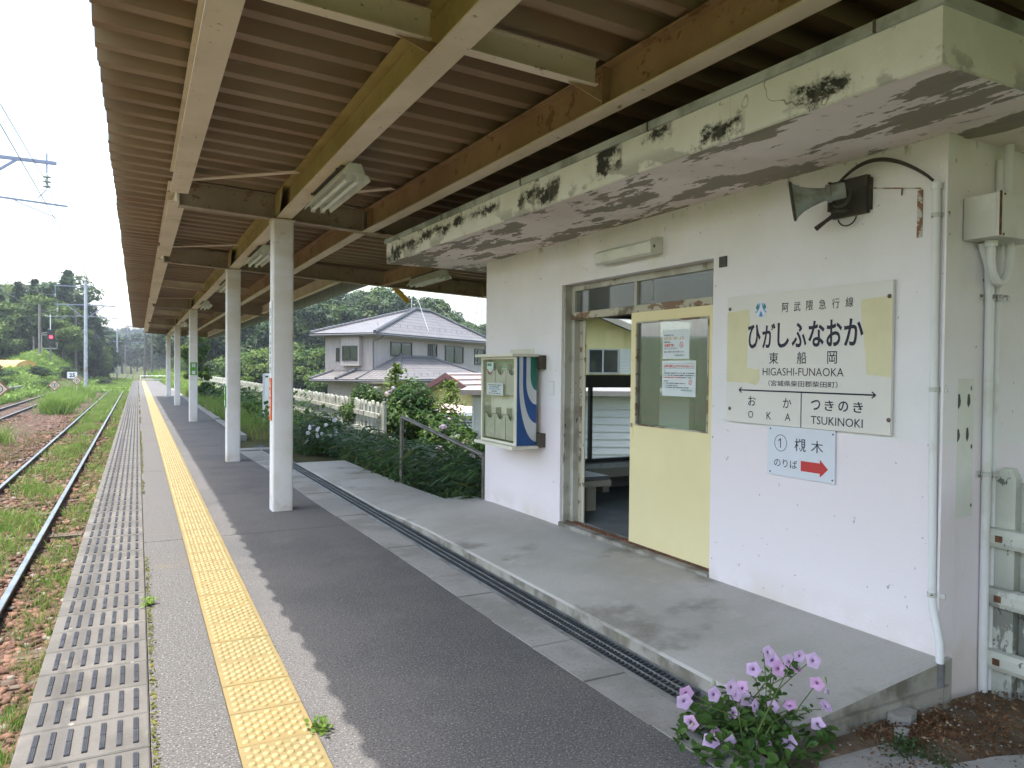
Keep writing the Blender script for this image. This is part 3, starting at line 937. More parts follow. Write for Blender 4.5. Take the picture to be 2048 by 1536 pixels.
# ------------------------------------------------------------------ drain, edging blocks, porch (waiting-room frame)
porch = empty('porch', frame=BF)
tag(porch, 'raised concrete porch in front of the waiting room with its sloping path', kind='structure')
PX0 = -0.955
def porch_z(x, y):
    zf = float(np.interp(y, [-.1, 4.2, 5.3, 10], [.070, .058, .012, .004]))
    zw = float(np.interp(y, [-.1, 4.8, 5.4, 7, 10], [.168, .125, .085, .02, .006]))
    t = min(max((x - PX0) / (0 - PX0), 0), 1.3)
    return zf + (zw - zf) * t
def sheet(name, xs, ys, zf, mat, parent, z_bot=-.25, frame=None, edge=.012):
    """slab with a curved top, a rounded arris and vertical sides"""
    m = MB()
    nxs, nys = len(xs), len(ys)
    vs = []
    for j, yy in enumerate(ys):
        for i, xx in enumerate(xs):
            dz = -edge if i in (0, nxs - 1) or j in (0, nys - 1) else 0
            vs.append((xx, yy, zf(xx, yy) + dz))
    fs = [(j * nxs + i, j * nxs + i + 1, (j + 1) * nxs + i + 1, (j + 1) * nxs + i) for j in range(nys - 1) for i in range(nxs - 1)]
    m.add(vs, fs)
    ring = [i for i in range(nxs)] + [j * nxs + nxs - 1 for j in range(1, nys)] + [(nys - 1) * nxs + i for i in range(nxs - 2, -1, -1)] + [j * nxs for j in range(nys - 2, 0, -1)]
    rv = [vs[i] for i in ring] + [(vs[i][0], vs[i][1], z_bot) for i in ring]
    n = len(ring)
    m.add(rv, [(i + n, (i + 1) % n + n, (i + 1) % n, i) for i in range(n)], 1)
    return m.build(name, [mat, MT['concrete_side']], parent, smooth=True)
ed = .012
sheet('porch_slab', [PX0, PX0 + ed, -.7, -.45, -.2, -ed, .06], [-.035, -.035 + ed, .8, 1.6, 2.4, 3.2, 4.0, 4.6, 5.1, 5.292, 5.30], porch_z, MT['concrete'], porch)
sheet('path_slab', [PX0 - .01, PX0 + ed - .01, -.6, -.21, -.2], [5.306, 5.318, 6.5, 8, 9.48, 9.49], lambda x, y: porch_z(x, y) * .75 + .004, MT['concrete'], porch)
MB().box(-.80, .02, -.055, -.034, -.3, .05).build('porch_footing', MT['concrete_side'], porch)

drain = empty('drain_channel', frame=BF)
tag(drain, 'narrow drain with steel gratings along the foot of the concrete porch', 'drain')
m = MB()
m.box(-1.131, -.965, .02, 11.6, -.30, -.26)
m.box(-1.135, -1.131, .02, 11.6, -.30, -.022)
m.box(-.966, -.9635, .02, 11.6, -.30, -.022)
m.build('channel', MT['dark_pit'], drain)
m = MB()
m.box(-1.160, -1.1335, .03, 11.6, -.10, .006)
m.box(-.9745, -.957, .03, 11.6, -.10, .001)
m.build('angle_frame', MT['galv'], drain)
def grate_bm():
    m = MB()
    L = .985
    for x in (-1.131, -.9805):
        m.box(x, x + .004, 0, L, -.02, .004)
    n = 30
    for i in range(n):
        yy = .008 + i * (L - .026) / (n - 1)
        m.box(-1.127, -.9805, yy, yy + .009, -.03, .0015)
    return m
gm = grate_bm().build('drain_grate', [MT['grate']], drain)
gme = gm.data
lm = MB()
for x in (-1.083, -1.033):
    lm.box(x, x + .005, 0, .985, -.006, .0045)
lo = lm.build('bearing_bar', MT['galv'], gm)
for i in range(12):
    g = gm if i == 0 else link('drain_grate', gme, drain)
    g.location = (0, .50 + i * .99 - (1 if i == -1 else 0), 0)
    if i:
        link('bearing_bar', lo.data, g)
# edging blocks
edging = empty('edging', frame=BF)
tag(edging, 'row of flat concrete edging blocks between the asphalt and the drain', 'edging blocks')
yb = -.62
i = 0
while yb < 11.4:
    ln = .482 + .012 * math.sin(i * 3.1)
    x0a = np.interp(yb, [0, 2, 7, 12], [-1.372, -1.412, -1.462, -1.52])
    x0b = np.interp(yb + ln, [0, 2, 7, 12], [-1.372, -1.412, -1.462, -1.52])
    j = .012 * math.sin(i * 5.7)
    ob = MB().prism([(x0a + j, yb + .005), (-1.163, yb + .004), (-1.163, yb + ln - .004), (x0b + j, yb + ln - .005)], -.12, .004 + .003 * math.sin(i * 2.2)).build('edging_block', MT['block'], edging)
    yb += ln
    i += 1
# drain end cross piece and flagstones beside it
MB().box(-1.60, -.95, 11.62, 11.95, -.12, .006).build('end_stone', MT['block'], edging)

# ------------------------------------------------------------------ tracks
bed_x = seq((-7.6, -.42, .24))
bed_y = seq((1.5, 30, .25), (30, 140, 1.2))
BX, BY = np.meshgrid(bed_x, bed_y)
BZ = -.955 + (hash_noise(BX, BY, .35) - .5) * .05 + (hash_noise(BX, BY, 1.7) - .5) * .06
BZ += np.where((BX < -2.75) & (BX > -4.9), .05 * np.sin((BX + 2.75) / -2.15 * np.pi), 0)
BZ = np.where(BX < -7.2, BZ - .12, BZ)
idx = np.arange(BX.size).reshape(BX.shape)
quads = np.stack([idx[:-1, :-1], idx[:-1, 1:], idx[1:, 1:], idx[1:, :-1]], -1).reshape(-1, 4)
o = link('track_bed', np_mesh('track_bed', np.stack([BX, BY, BZ], -1).reshape(-1, 3), quads, mat=MT['ballast'], smooth=True))
tag(o, 'bed of reddish brown ballast between the platform and the far weeds', kind='structure')

def rail_prof():
    return [(-.055, -.15), (.055, -.15), (.055, -.138), (.009, -.122), (.009, -.040), (.0325, -.032), (.0325, -.006), (.026, 0),
            (-.026, 0), (-.0325, -.006), (-.0325, -.032), (-.009, -.040), (-.009, -.122), (-.055, -.138)]
def rail_obj(path, parent):
    prof = rail_prof()
    n = len(prof)
    vs = [(x + px, y, z + pz) for x, y, z in path for px, pz in prof]
    m = MB()
    for i in range(len(path) - 1):
        for k in range(n):
            a, b = i * n + k, i * n + (k + 1) % n
            m.f.append((a, b, b + n, a + n)); m.m.append(1 if k in (6, 7, 8) else 0)
    m.v = vs
    return m.build('rail', [MT['rail_side'], MT['rail_top']], parent)
def track(xc, label, y0, y1, sl0, sl1, step, bend=None):
    t = empty('railway_track', (xc, y0, -.97))
    tag(t, label, 'railway track', 'railway tracks beside the platform')
    ysq = [y0 + (y1 - y0) * i / 48 for i in range(49)]
    for sx in (-.565, .565):
        rail_obj([(sx + (bend(y) if bend else 0), y - y0, .15) for y in ysq], t)
    sm = MB().box(-1.05, 1.05, -.10, .10, -.12, .0).build('sleeper', MT['sleeper'], t)
    me = sm.data
    y = sl0
    first = True
    while y < sl1:
        s = sm if first else link('sleeper', me, t)
        first = False
        s.location = ((bend(y) if bend else 0) + .03 * math.sin(y * 7), y - y0, .014 + .012 * math.sin(y * 3.7))
        s.rotation_euler = (0, 0, .02 * math.sin(y * 5))
        y += step
    return t
# rails: heads at z = -0.82
track(-1.735, 'railway track with shiny rails and grass between them, nearest the platform', 1.5, 220, 4.2, 62, .62)
track(-5.78, 'second railway track, partly overgrown, on the far side of the car-stop markers', 12, 150, 26, 62, .62,
      bend=lambda y: 2.6 * float(sstep(60, 130, y)))

# loose stones on the bed
def stones(n, x0, x1, y0, y1, s0, s1, avoid=True):
    X = RNG.uniform(x0, x1, n); Y = y0 + (y1 - y0) * RNG.random(n) ** 1.4
    if avoid:
        ok = (np.abs(X + 1.17) > .055) & (np.abs(X + 2.30) > .055)
        X, Y = X[ok], Y[ok]
    n = len(X)
    base = np.array([(x, y, z) for z in (-1, 1) for x, y in ((-1, -1), (1, -1), (1, 1), (-1, 1))], float)
    s = RNG.uniform(s0, s1, n)
    V = base[None] * RNG.uniform(.45, 1.0, (n, 8, 3))
    V[..., 2] *= .7
    a = RNG.uniform(0, 6.28, n); t = RNG.uniform(-.6, .6, n)
    ca, sa, ct, st = np.cos(a)[:, None], np.sin(a)[:, None], np.cos(t)[:, None], np.sin(t)[:, None]
    y_ = V[..., 1] * ct - V[..., 2] * st; z_ = V[..., 1] * st + V[..., 2] * ct
    x_ = V[..., 0]
    V = np.stack([x_ * ca - y_ * sa, x_ * sa + y_ * ca, z_], -1) * s[:, None, None]
    Z = -.955 + (hash_noise(X, Y, .35) - .5) * .05 + (hash_noise(X, Y, 1.7) - .5) * .06 + s * .35
    V += np.stack([X, Y, Z], -1)[:, None]
    f = np.array([(3, 2, 1, 0), (4, 5, 6, 7), (0, 1, 5, 4), (1, 2, 6, 5), (2, 3, 7, 6), (3, 0, 4, 7)])
    F = f[None] + (np.arange(n) * 8)[:, None, None]
    return V.reshape(-1, 3), F.reshape(-1, 4)
sv, sf, off = [], [], 0
for a in ((7000, -2.9, -.44, 2.6, 10, .018, .038), (6500, -4.9, -.44, 7, 19, .022, .045), (6500, -6.8, -.44, 15, 42, .03, .06)):
    v, f = stones(*a)
    sv.append(v); sf.append(f + off); off += len(v)
o = link('ballast_stones', np_mesh('ballast_stones', np.concatenate(sv), np.concatenate(sf), mat=MT['stone']))
tag(o, 'loose reddish brown ballast stones lying over the track bed', 'ballast', kind='stuff')
# ------------------------------------------------------------------ canopy
can = empty('platform_canopy', (1.33, 7.9, 0))
tag(can, 'long platform canopy of corrugated sheets on rusty cream beams and white columns', 'canopy')
CO = Matrix.Translation((-1.33, -7.9, 0))       # parts are written in world coordinates
def cz(x, dz=0.0):                               # underside of the crossbeams, falling away from the track
    return 3.047 - .048 * x + dz
def cbuild(m, name, mat, smooth=False):
    return m.build(name, mat, can, smooth, CO)
HB = .25
colY = [7.79, 12.16, 21.40, 30.35, 39.35]
for yy in colY:
    m = MB()
    x0, x1, y0, y1, b = 1.226, 1.431, yy, yy + .21, .022
    pts = []
    for cx, cy, a0 in ((x1 - b, y0 + b, -90), (x1 - b, y1 - b, 0), (x0 + b, y1 - b, 90), (x0 + b, y0 + b, 180)):
        for q in range(5):
            a = R(a0 + q * 22.5)
            pts.append((cx + b * math.cos(a), cy + b * math.sin(a)))
    m.prism(pts, -.03, cz(1.33) - .0)
    col = cbuild(m, 'column', MT['column'], smooth=True)
    MB().box(x0 - .012, x1 + .012, y0 - .012, y1 + .012, cz(1.33) - .014, cz(1.33) + .0005).build('cap_plate', MT['beam_cream'], col)
    # crossbeam over the column
    xr = 6.6 if yy < 13 else 3.42
    yc = yy + .105
    m = MB()
    m.hbeam((.36, yc, cz(.36)), (xr, yc, cz(xr)), .125, HB)
    for xs in (1.33, 1.24, 2.17):
        m.box(xs - .005, xs + .005, yc - .06, yc + .06, cz(xs) + .014, cz(xs) + HB - .014)
    m.box(.352, .364, yc - .075, yc + .075, cz(.36) - .004, cz(.36) + HB + .004)
    cb = cbuild(m, 'crossbeam', MT['beam_grey'])
    for xs in ((1.95,) if yy > 8 else (1.95,)) + ((3.2, 4.9) if yy == 12.16 else ()):
        sp = MB().box(xs - .14, xs + .14, yc - .018, yc - .006, cz(xs) + .03, cz(xs) + .22)
        for dx in (-.1, -.04, .04, .1):
            for dz in (.06, .12, .18):
                sp.lathe([(.012, 0), (.012, .012), (.0, .014)], (xs + dx, yc - .018, cz(xs) + dz), 6, axis=(0, -1, 0))
        sp.build('splice_plate', MT['beam_grey'], cb)
# light cross purlins between the crossbeams
for yy in (3.43, 16.85, 25.9, 34.9):
    for xa, xb in ((.44, 1.27), (1.40, 2.23)):
        m = MB().hbeam((xa, yy, cz(xa) + .085), (xb, yy, cz(xb) + .085), .075, .14, .008, .007)
        cbuild(m, 'cross_purlin', MT['beam_cream'])
        g = MB().prism([(xb + .04, cz(xb) + .015), (xb + .04, cz(xb) + .085), (xb - .17, cz(xb) + .085)], yy - .005, yy + .005, axis='y')
        cbuild(g, 'gusset', MT['beam_brown'])
# longitudinal beams, one length per bay
lines = [3.43, 7.895, 12.265, 16.85, 21.505, 25.9, 30.455, 34.9, 39.455]
spans = [(-5.5, 7.83), (7.96, 12.20), (12.33, 21.44), (21.57, 30.39), (30.52, 39.40)]
for i, (a, b) in enumerate(spans):
    # left purlin
    x = .345
    m = MB().hbeam((x, a if i else a, cz(x) + .055), (x, b - (.28 if i == 0 else .22), cz(x) + .055), .155, .20)
    cbuild(m, 'edge_purlin', MT['beam_cream'])
    # centre beam: broad pale underside, yellowed web
    x = 1.335
    m = MB()
    p, q = Vector((x, a, cz(x) + .0)), Vector((x, b, cz(x) + .0))
    tf = .012
    m.bar(p + Vector((0, 0, tf / 2 + .012)), q + Vector((0, 0, tf / 2 + .012)), .148, tf, 0)
    m.bar(p + Vector((0, 0, HB - tf / 2 + .02)), q + Vector((0, 0, HB - tf / 2 + .02)), .148, tf, 1)
    m.bar(p + Vector((0, 0, HB / 2 + .012)), q + Vector((0, 0, HB / 2 + .012)), .010, HB - tf, 1)
    cbuild(m, 'centre_beam', [MT['beam_cream'], MT['beam_yellow']])
    for yy, sg in ((a + .12, 1), (b - .12, -1)):
        if yy < 0:
            continue
        g = MB().prism([(yy - .16 * sg, cz(x) + .03), (yy + .10 * sg, cz(x) + .03), (yy + .30 * sg, cz(x) + HB), (yy - .16 * sg, cz(x) + HB)], x - .085, x - .076, axis='x')
        cbuild(g, 'gusset', MT['beam_yellow'])
    # right beam
    xa, xb = (2.46, 2.205) if i == 0 else (2.16, 2.14) if i == 1 else (2.16, 2.16)
    aa = a if i else .2
    m = MB()
    for z0, h, w, mi in ((0, .012, .115, 0), (HB - .03, .012, .115, 1), (.012, HB - .042, .010, 1)):
        m.bar((xa, aa, cz(2.25) - .005 + z0 + h / 2), (xb, b - .03, cz(2.25) - .005 + z0 + h / 2), w, h, mi)
    cbuild(m, 'right_beam', [MT['beam_cream'], MT['beam_brown']])
    if i == 0:
        for yy, xx in ((3.43, 2.345), (7.60, 2.21)):
            m = MB().box(xx - .055, xx - .006, yy + .02, yy + .03, cz(2.25) + .01, cz(2.25) + HB - .03)
            cbuild(m, 'stiffener', MT['beam_brown'])
    if i > 1:
        m = MB().hbeam((3.1, a, cz(3.1) + .055), (3.1, b, cz(3.1) + .055), .1, .2)
        cbuild(m, 'right_purlin', MT['beam_cream'])
m = MB().hbeam((3.9, 2.0, cz(3.9) - .0), (3.72, 12.2, cz(3.75)), .115, .22)
cbuild(m, 'right_beam', MT['beam_brown'])
m = MB().hbeam((5.6, 7.0, cz(5.6) + .0), (5.6, 12.2, cz(5.6)), .115, .22)
cbuild(m, 'right_beam', MT['beam_brown'])
# flat bracing in the plane of the roof
for i, (a, b) in enumerate([(7.6, 3.7), (7.6, 3.7), (12.0, 8.2), (21.2, 17.0), (30.1, 26.2)]):
    xs = ((.42, 1.25), (1.42, 2.12))[i == 1]
    m = MB().bar((xs[0], a, cz(xs[0]) + .20), (xs[1], a - .95, cz(xs[1]) + .20), .07, .008)
    cbuild(m, 'brace', MT['beam_cream'])
# corrugated sheets
RP = .296
def sheet_panel(x0, x1, y0, n, mat, mi):
    prof = [(0, .0), (.088, .0), (.122, .088), (.262, .088)]
    pts = []
    for k in range(n):
        pts += [(y0 + k * RP + a, h) for a, h in prof]
    pts.append((y0 + n * RP, 0))
    m = MB()
    def Z(x, h):
        return cz(x) + HB + .012 + h
    N = len(pts)
    xs = [x0, x1]
    vs = [(x, y, Z(x, h)) for x in xs for y, h in pts] + [(x, y, Z(x, h) + .004) for x in xs for y, h in pts]
    fs, ms = [], []
    for i in range(N - 1):
        m.f.append((i, i + 1, N + i + 1, N + i)); m.m.append(0)
        m.f.append((2 * N + i, 3 * N + i, 3 * N + i + 1, 2 * N + i + 1)); m.m.append(1)
        m.f.append((i, 2 * N + i, 2 * N + i + 1, i + 1)); m.m.append(1)
        m.f.append((N + i, N + i + 1, 3 * N + i + 1, 3 * N + i)); m.m.append(1)
    m.v = vs
    return m
y = -5.5
i = 0
while y < 39.55:
    x1 = 6.9 if y < 12.3 else 3.46
    pan = sheet_panel(-.213 + .006 * math.sin(i * 2.1), x1, y, 3, None, 0)
    cbuild(pan, 'roof_sheet', [MT['sheet'], MT['sheet_top']])
    y += 3 * RP
    i += 1
YEND = y
# eaves gutter on the low side and end trim
m = MB()
gx0, gz = 3.44, cz(3.46) + .14
for a, b in ((12.45, YEND),):
    m.prism([(gx0, gz - .10), (gx0 + .02, gz - .12), (gx0 + .12, gz - .12), (gx0 + .14, gz - .10), (gx0 + .14, gz + .06), (gx0 + .13, gz + .06), (gx0 + .125, gz - .1), (gx0 + .012, gz - .1), (gx0 + .012, gz + .10), (gx0, gz + .10)], a, b, axis='y')
cbuild(m, 'gutter', MT['gutter'])
m = MB()
m.bar((-.215, YEND + .01, cz(-.2) + HB + .06), (3.46, YEND + .01, cz(3.46) + HB + .06), .012, .13)
cbuild(m, 'end_trim', MT['gutter'])
m = MB().bar((3.47, 12.40, cz(3.47) + HB + .04), (6.9, 12.40, cz(6.9) + HB + .04), .012, .14)
cbuild(m, 'end_trim', MT['beam_grey'])

# fluorescent fittings under the centre beam
def fixture():
    t = empty('canopy_light')
    L = 1.30
    m = MB()
    m.prism([(-.045, .0), (.045, .0), (.075, -.075), (-.075, -.075)], .0, L, axis='y')
    m.build('lamp_body', MT['lamp_body'], t)
    hood = MB()
    n = 8
    pr = []
    for k in range(n + 1):
        a = R(200 + 140 * k / n)
        pr.append((.135 * math.cos(a) * 1.0, -.085 + .05 * (1 + math.sin(a)) * -1 - .0))
    prof = [(-.118, -.118), (-.100, -.082), (-.06, -.076), (.06, -.076), (.100, -.082), (.118, -.118)]
    vs = [(x, y, z) for y in (0.01, L - .01) for x, z in prof] + [(x, y, z + .004) for y in (0.01, L - .01) for x, z in prof]
    k = len(prof)
    fs = [(i, i + 1, k + i + 1, k + i) for i in range(k - 1)] + [(2 * k + i, 3 * k + i, 3 * k + i + 1, 2 * k + i + 1) for i in range(k - 1)]
    fs += [(i, 2 * k + i, 2 * k + i + 1, i + 1) for i in range(k - 1)] + [(k + i, k + i + 1, 3 * k + i + 1, 3 * k + i) for i in range(k - 1)]
    hood.add(vs, fs)
    hood.build('hood', MT['lamp_body'], t)
    for x in (-.042, .042):
        b = MB().tube([(x, .05, -.105), (x, L - .05, -.105)], .0165, 10)
        tb = b.build('lamp_tube', MT['tube'], t, smooth=True)
        s = MB()
        s.box(x - .018, x + .018, .02, .055, -.128, -.076)
        s.box(x - .018, x + .018, L - .055, L - .02, -.128, -.076)
        s.build('socket', MT['lamp_body'], tb)
    st = MB()
    for y in (.22, L - .18):
        st.box(-.085, .085, y, y + .02, .0, .006)
        for sx in (-1, 1):
            st.box(sx * .085 - .004, sx * .085 + .004, y, y + .02, -.004, .05)
    st.box(-.08, .08, .1, L - .1, .0005, .003)
    st.build('mounting_strap', MT['bracket_dark'], t)
    return t
zL = cz(1.4) + .008
fx = fixture()
fx.location = (1.435, 5.42, zL)
tag(fx, 'twin fluorescent fitting under the centre beam, nearest the camera before the first column', 'light fitting', 'fluorescent fittings under the canopy')
for (x, y, z, lb) in ((1.43, 9.55, zL, 'twin fluorescent fitting under the centre beam between the first and second columns'),
                      (1.43, 13.6, zL, 'twin fluorescent fitting under the centre beam just past the second column'),
                      (1.43, 18.4, zL, 'twin fluorescent fitting under the centre beam just short of the third column'),
                      (1.43, 22.9, zL, 'twin fluorescent fitting under the centre beam just past the column with the green sign'),
                      (1.43, 27.5, zL, 'twin fluorescent fitting under the centre beam just short of the fourth column'),
                      (1.43, 32.2, zL, 'twin fluorescent fitting under the centre beam past the fourth column'),
                      (1.43, 36.5, zL, 'farthest twin fluorescent fitting, just short of the last column'),
                      (3.80, 9.6, cz(3.8) - .012, 'fluorescent fitting under the outer beam left of the waiting room wall'),
                      (5.62, 10.3, cz(5.6) - .012, 'fluorescent fitting half hidden behind the top corner of the waiting room')):
    copy_tree(fx, (x, y, z), label=lb)
# ------------------------------------------------------------------ waiting room
wr = empty('waiting_room', frame=BF)
tag(wr, 'small concrete waiting room with flaking white walls and a flat overhanging roof', 'station building')
ZS = 2.573                                     # soffit
DY0, DY1, DZ0, DZ1 = 1.50, 3.332, .145, 2.199  # doorway
T = .16
W = 4.812                                      # length of the front wall
D = 3.1                                        # depth
m = MB()
m.box(0, T, 0, DY0, -.25, ZS)
m.box(0, T, DY1, W, -.25, ZS)
m.box(0, T, DY0, DY1, DZ1, ZS)
m.box(0, T, DY0, DY1, -.25, DZ0 - .003)
m.build('front_wall', MT['wall'], wr)
m = MB().box(T, D, 0, T, -.25, ZS)
m.box(-.012, .10, -.012, .0, -.25, ZS - .001)           # plaster arris at the corner
m.build('side_wall', MT['wall'], wr)
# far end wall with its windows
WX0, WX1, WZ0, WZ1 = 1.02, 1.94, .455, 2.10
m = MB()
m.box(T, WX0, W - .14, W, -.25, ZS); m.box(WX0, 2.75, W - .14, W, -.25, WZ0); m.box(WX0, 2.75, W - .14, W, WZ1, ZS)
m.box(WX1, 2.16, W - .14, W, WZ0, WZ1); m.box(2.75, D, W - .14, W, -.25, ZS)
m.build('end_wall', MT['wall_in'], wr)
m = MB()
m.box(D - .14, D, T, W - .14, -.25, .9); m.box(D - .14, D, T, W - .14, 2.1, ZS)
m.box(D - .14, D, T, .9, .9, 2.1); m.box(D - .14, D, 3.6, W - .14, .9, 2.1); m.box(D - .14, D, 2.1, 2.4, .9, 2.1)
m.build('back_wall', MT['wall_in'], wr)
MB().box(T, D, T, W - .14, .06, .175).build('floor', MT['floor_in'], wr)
for x in np.arange(.2, .2, 1):
    pass
# windows
def window(x0, x1, z0, z1, yb, mid, name_pane='pane', split=None):
    f = MB()
    w = .04
    f.box(x0, x0 + w, yb - .05, yb + .02, z0, z1); f.box(x1 - w, x1, yb - .05, yb + .02, z0, z1)
    f.box(x0 + w, x1 - w, yb - .05, yb + .02, z0, z0 + w); f.box(x0 + w, x1 - w, yb - .05, yb + .02, z1 - w, z1)
    f.box(x0 + w, x1 - w, yb - .06, yb + .03, mid[0], mid[1])
    if split:
        f.box(split, split + .035, yb - .045, yb + .0, z0 + w, mid[0])
    fo = f.build('window', MT['alu_dark'], wr)
    MB().box(x0 + w, x1 - w, yb - .018, yb - .012, z0 + w, mid[0]).build('pane', MT['glass_wired'], fo)
    MB().box(x0 + w, x1 - w, yb - .018, yb - .012, mid[1], z1 - w).build('pane', MT['glass_wired'], fo)
    return fo
fo = window(WX0, WX1, WZ0, WZ1, W - .05, (1.285, 1.425), split=1.235)
MB().box(1.085, 1.105, W - .13, W - .08, .5, 2.05).build('stile', MT['alu_dark'], fo)
window(2.16, 2.75, WZ0, WZ1, W - .05, (1.285, 1.425))
for yy0, yy1 in ((.9, 2.1), (2.4, 3.6)):
    f = MB()
    f.box(D - .10, D - .04, yy0, yy1, .9, .94); f.box(D - .10, D - .04, yy0, yy1, 2.06, 2.1)
    for y_ in (yy0, (yy0 + yy1) / 2 - .02, yy1 - .04):
        f.box(D - .10, D - .04, y_, y_ + .04, .94, 2.06)
    fo = f.build('window', MT['alu'], wr)
    MB().box(D - .072, D - .068, yy0 + .04, yy1 - .04, .94, 2.06).build('pane', MT['glass_wired'], fo)
# flat roof: slab with soffit, fascia and flashing (it flares a little towards the far end)
xn, xf, yn, yf = -.765, -.868, -.448, 5.44
XB = D + .5
def roof_ring(z, ins=0.0):
    return [(xn + ins, yn + ins, z), (XB - ins, yn + ins, z), (XB - ins, yf - ins, z), (xf + ins, yf - ins, z)]
m = MB()
m.add(roof_ring(ZS), [(3, 2, 1, 0)])
ro = m.build('roof_soffit', MT['soffit'], wr)
# drip step: the outer rim of the soffit hangs a little lower and is rounded
m = MB()
zt = 2.785
m.add(roof_ring(ZS + .012) + roof_ring(zt), [(i, (i + 1) % 4, (i + 1) % 4 + 4, i + 4) for i in range(4)])
m.add(roof_ring(ZS + .012) + roof_ring(ZS, .012), [(i + 4, (i + 1) % 4 + 4, (i + 1) % 4, i) for i in range(4)])
m.add(roof_ring(zt + .02), [(0, 1, 2, 3)])
m.build('roof_fascia', MT['fascia'], wr)
fl = MB()
o_ = .018
R1 = [(xn - o_, yn - o_), (XB + o_, yn - o_), (XB + o_, yf + o_), (xf - o_, yf + o_)]
R0 = [(xn + .05, yn + .05), (XB - .05, yn + .05), (XB - .05, yf - .05), (xf + .05, yf - .05)]
vs = [(x, y, zt - .002) for x, y in R1] + [(x, y, zt + .042) for x, y in R1] + [(x, y, zt + .05) for x, y in R0] + [(x, y, zt - .002) for x, y in R0]
fs = []
for b in (0, 4, 8):
    fs += [(b + i, b + (i + 1) % 4, b + 4 + (i + 1) % 4, b + 4 + i) for i in range(4)]
fs += [(i, i + 12, (i + 1) % 4 + 12, (i + 1) % 4) for i in range(4)]
fl.add(vs, fs)
fl.build('flashing', MT['flashing'], wr)
for yj in (-.2, 1.15, 2.55, 3.95):
    xj = np.interp(yj, [yn, yf], [xn, xf]) - .0195
    MB().box(xj - .002, xj + .01, yj, yj + .012, zt - .004, zt + .045).build('flashing_seam', MT['bracket_dark'], wr)
# lower plaster band under the soffit by the side wall
# door frame, set back in the opening
FX = .085
fr = MB()
fr.box(FX, FX + .055, DY1 - .075, DY1 - .002, DZ0, DZ1 - .002)
fr.box(FX, FX + .055, DY0 + .002, DY0 + .06, DZ0, DZ1 - .002)
fr.box(FX, FX + .055, DY0 + .06, DY1 - .075, DZ1 - .05, DZ1 - .002)
fr.box(.02, FX, DY1 - .028, DY1 - .003, DZ0, DZ1 - .004)
fo = fr.build('door_frame', MT['frame_old'], wr)
MB().box(FX - .035, FX + .05, DY0 + .06, DY1 - .075, 1.905, 1.962).build('transom_bar', MT['frame_rust'], fo)
MB().box(FX + .002, FX + .045, 2.405, 2.436, 1.962, DZ1 - .05).build('mullion', MT['frame_old'], fo)
MB().box(FX + .02, FX + .026, DY0 + .06, 2.405, 1.962, DZ1 - .05).build('transom_pane', MT['glass_wired'], fo)
MB().box(FX + .02, FX + .026, 2.436, DY1 - .075, 1.962, DZ1 - .05).build('transom_pane', MT['glass_wired'], fo)
# old inner jamb with bare rust
MB().box(FX + .055, .165, DY1 - .11, DY1 - .04, DZ0 + .03, 1.90).build('door_jamb', MT['frame_rust'], fo)
MB().box(FX + .056, .15, DY1 - .16, DY1 - .115, DZ0 + .03, 1.90).build('jamb_lining', MT['bench_paint'], fo)
# sill with its rusty rail
m = MB()
m.box(-.015, .17, DY0 + .002, DY1 - .002, .06, .172)
so = m.build('door_sill', MT['concrete_side'], wr)
r_ = MB().box(.052, .064, DY0 + .004, DY1 - .006, .172, .184)
r_.box(.095, .105, DY0 + .004, DY1 - .006, .172, .182)
r_.build('door_rail', MT['rust_solid'], so)
# sliding door
sd = MB()
d0, d1 = .045, .080
sd.box(d0, d1, 1.548, 2.41, .193, 1.072)
sd.box(d0, d1, 1.548, 1.578, 1.072, 1.908)
sd.box(d0, d1, 2.348, 2.41, 1.072, 1.908)
sd.box(d0, d1, 1.578, 2.348, 1.838, 1.908)
do = sd.build('sliding_door', MT['door_yellow'], wr)
bd = MB()
for y0_, y1_, z0_, z1_ in ((1.578, 2.348, 1.072, 1.082), (1.578, 2.348, 1.828, 1.838), (1.578, 1.588, 1.082, 1.828), (2.338, 2.348, 1.082, 1.828)):
    bd.box(d0 - .006, d0 + .012, y0_, y1_, z0_, z1_)
bd.build('glazing_bead', MT['frame_rust'], do)
MB().box(d0 + .014, d0 + .019, 1.588, 2.338, 1.082, 1.828).build('door_pane', MT['glass_door'], do)
MB().box(d0 - .004, d0, 2.372, 2.398, .975, 1.105).build('finger_pull', MT['door_yellow'], do)
MB().box(d0 - .012, d0 - .004, 2.378, 2.392, 1.055, 1.085).build('latch', MT['frame_old'], do)
MB().box(d0 - .002, d1 - .004, 1.55, 2.408, .184, .193).build('door_shoe', MT['rust_solid'], do)

# small marks on the wall that have relief
MB().box(-.008, 0, 1.380, 1.444, 2.131, 2.198).build('blank_plate', MT['dark_plate'], wr)
m = MB()
m.box(-.005, 0, 3.440, 3.447, 1.255, 1.378); m.box(-.005, 0, 3.447, 3.526, 1.371, 1.378); m.box(-.005, 0, 3.447, 3.526, 1.255, 1.260)
m.build('plate_trace', MT['switch'], wr)
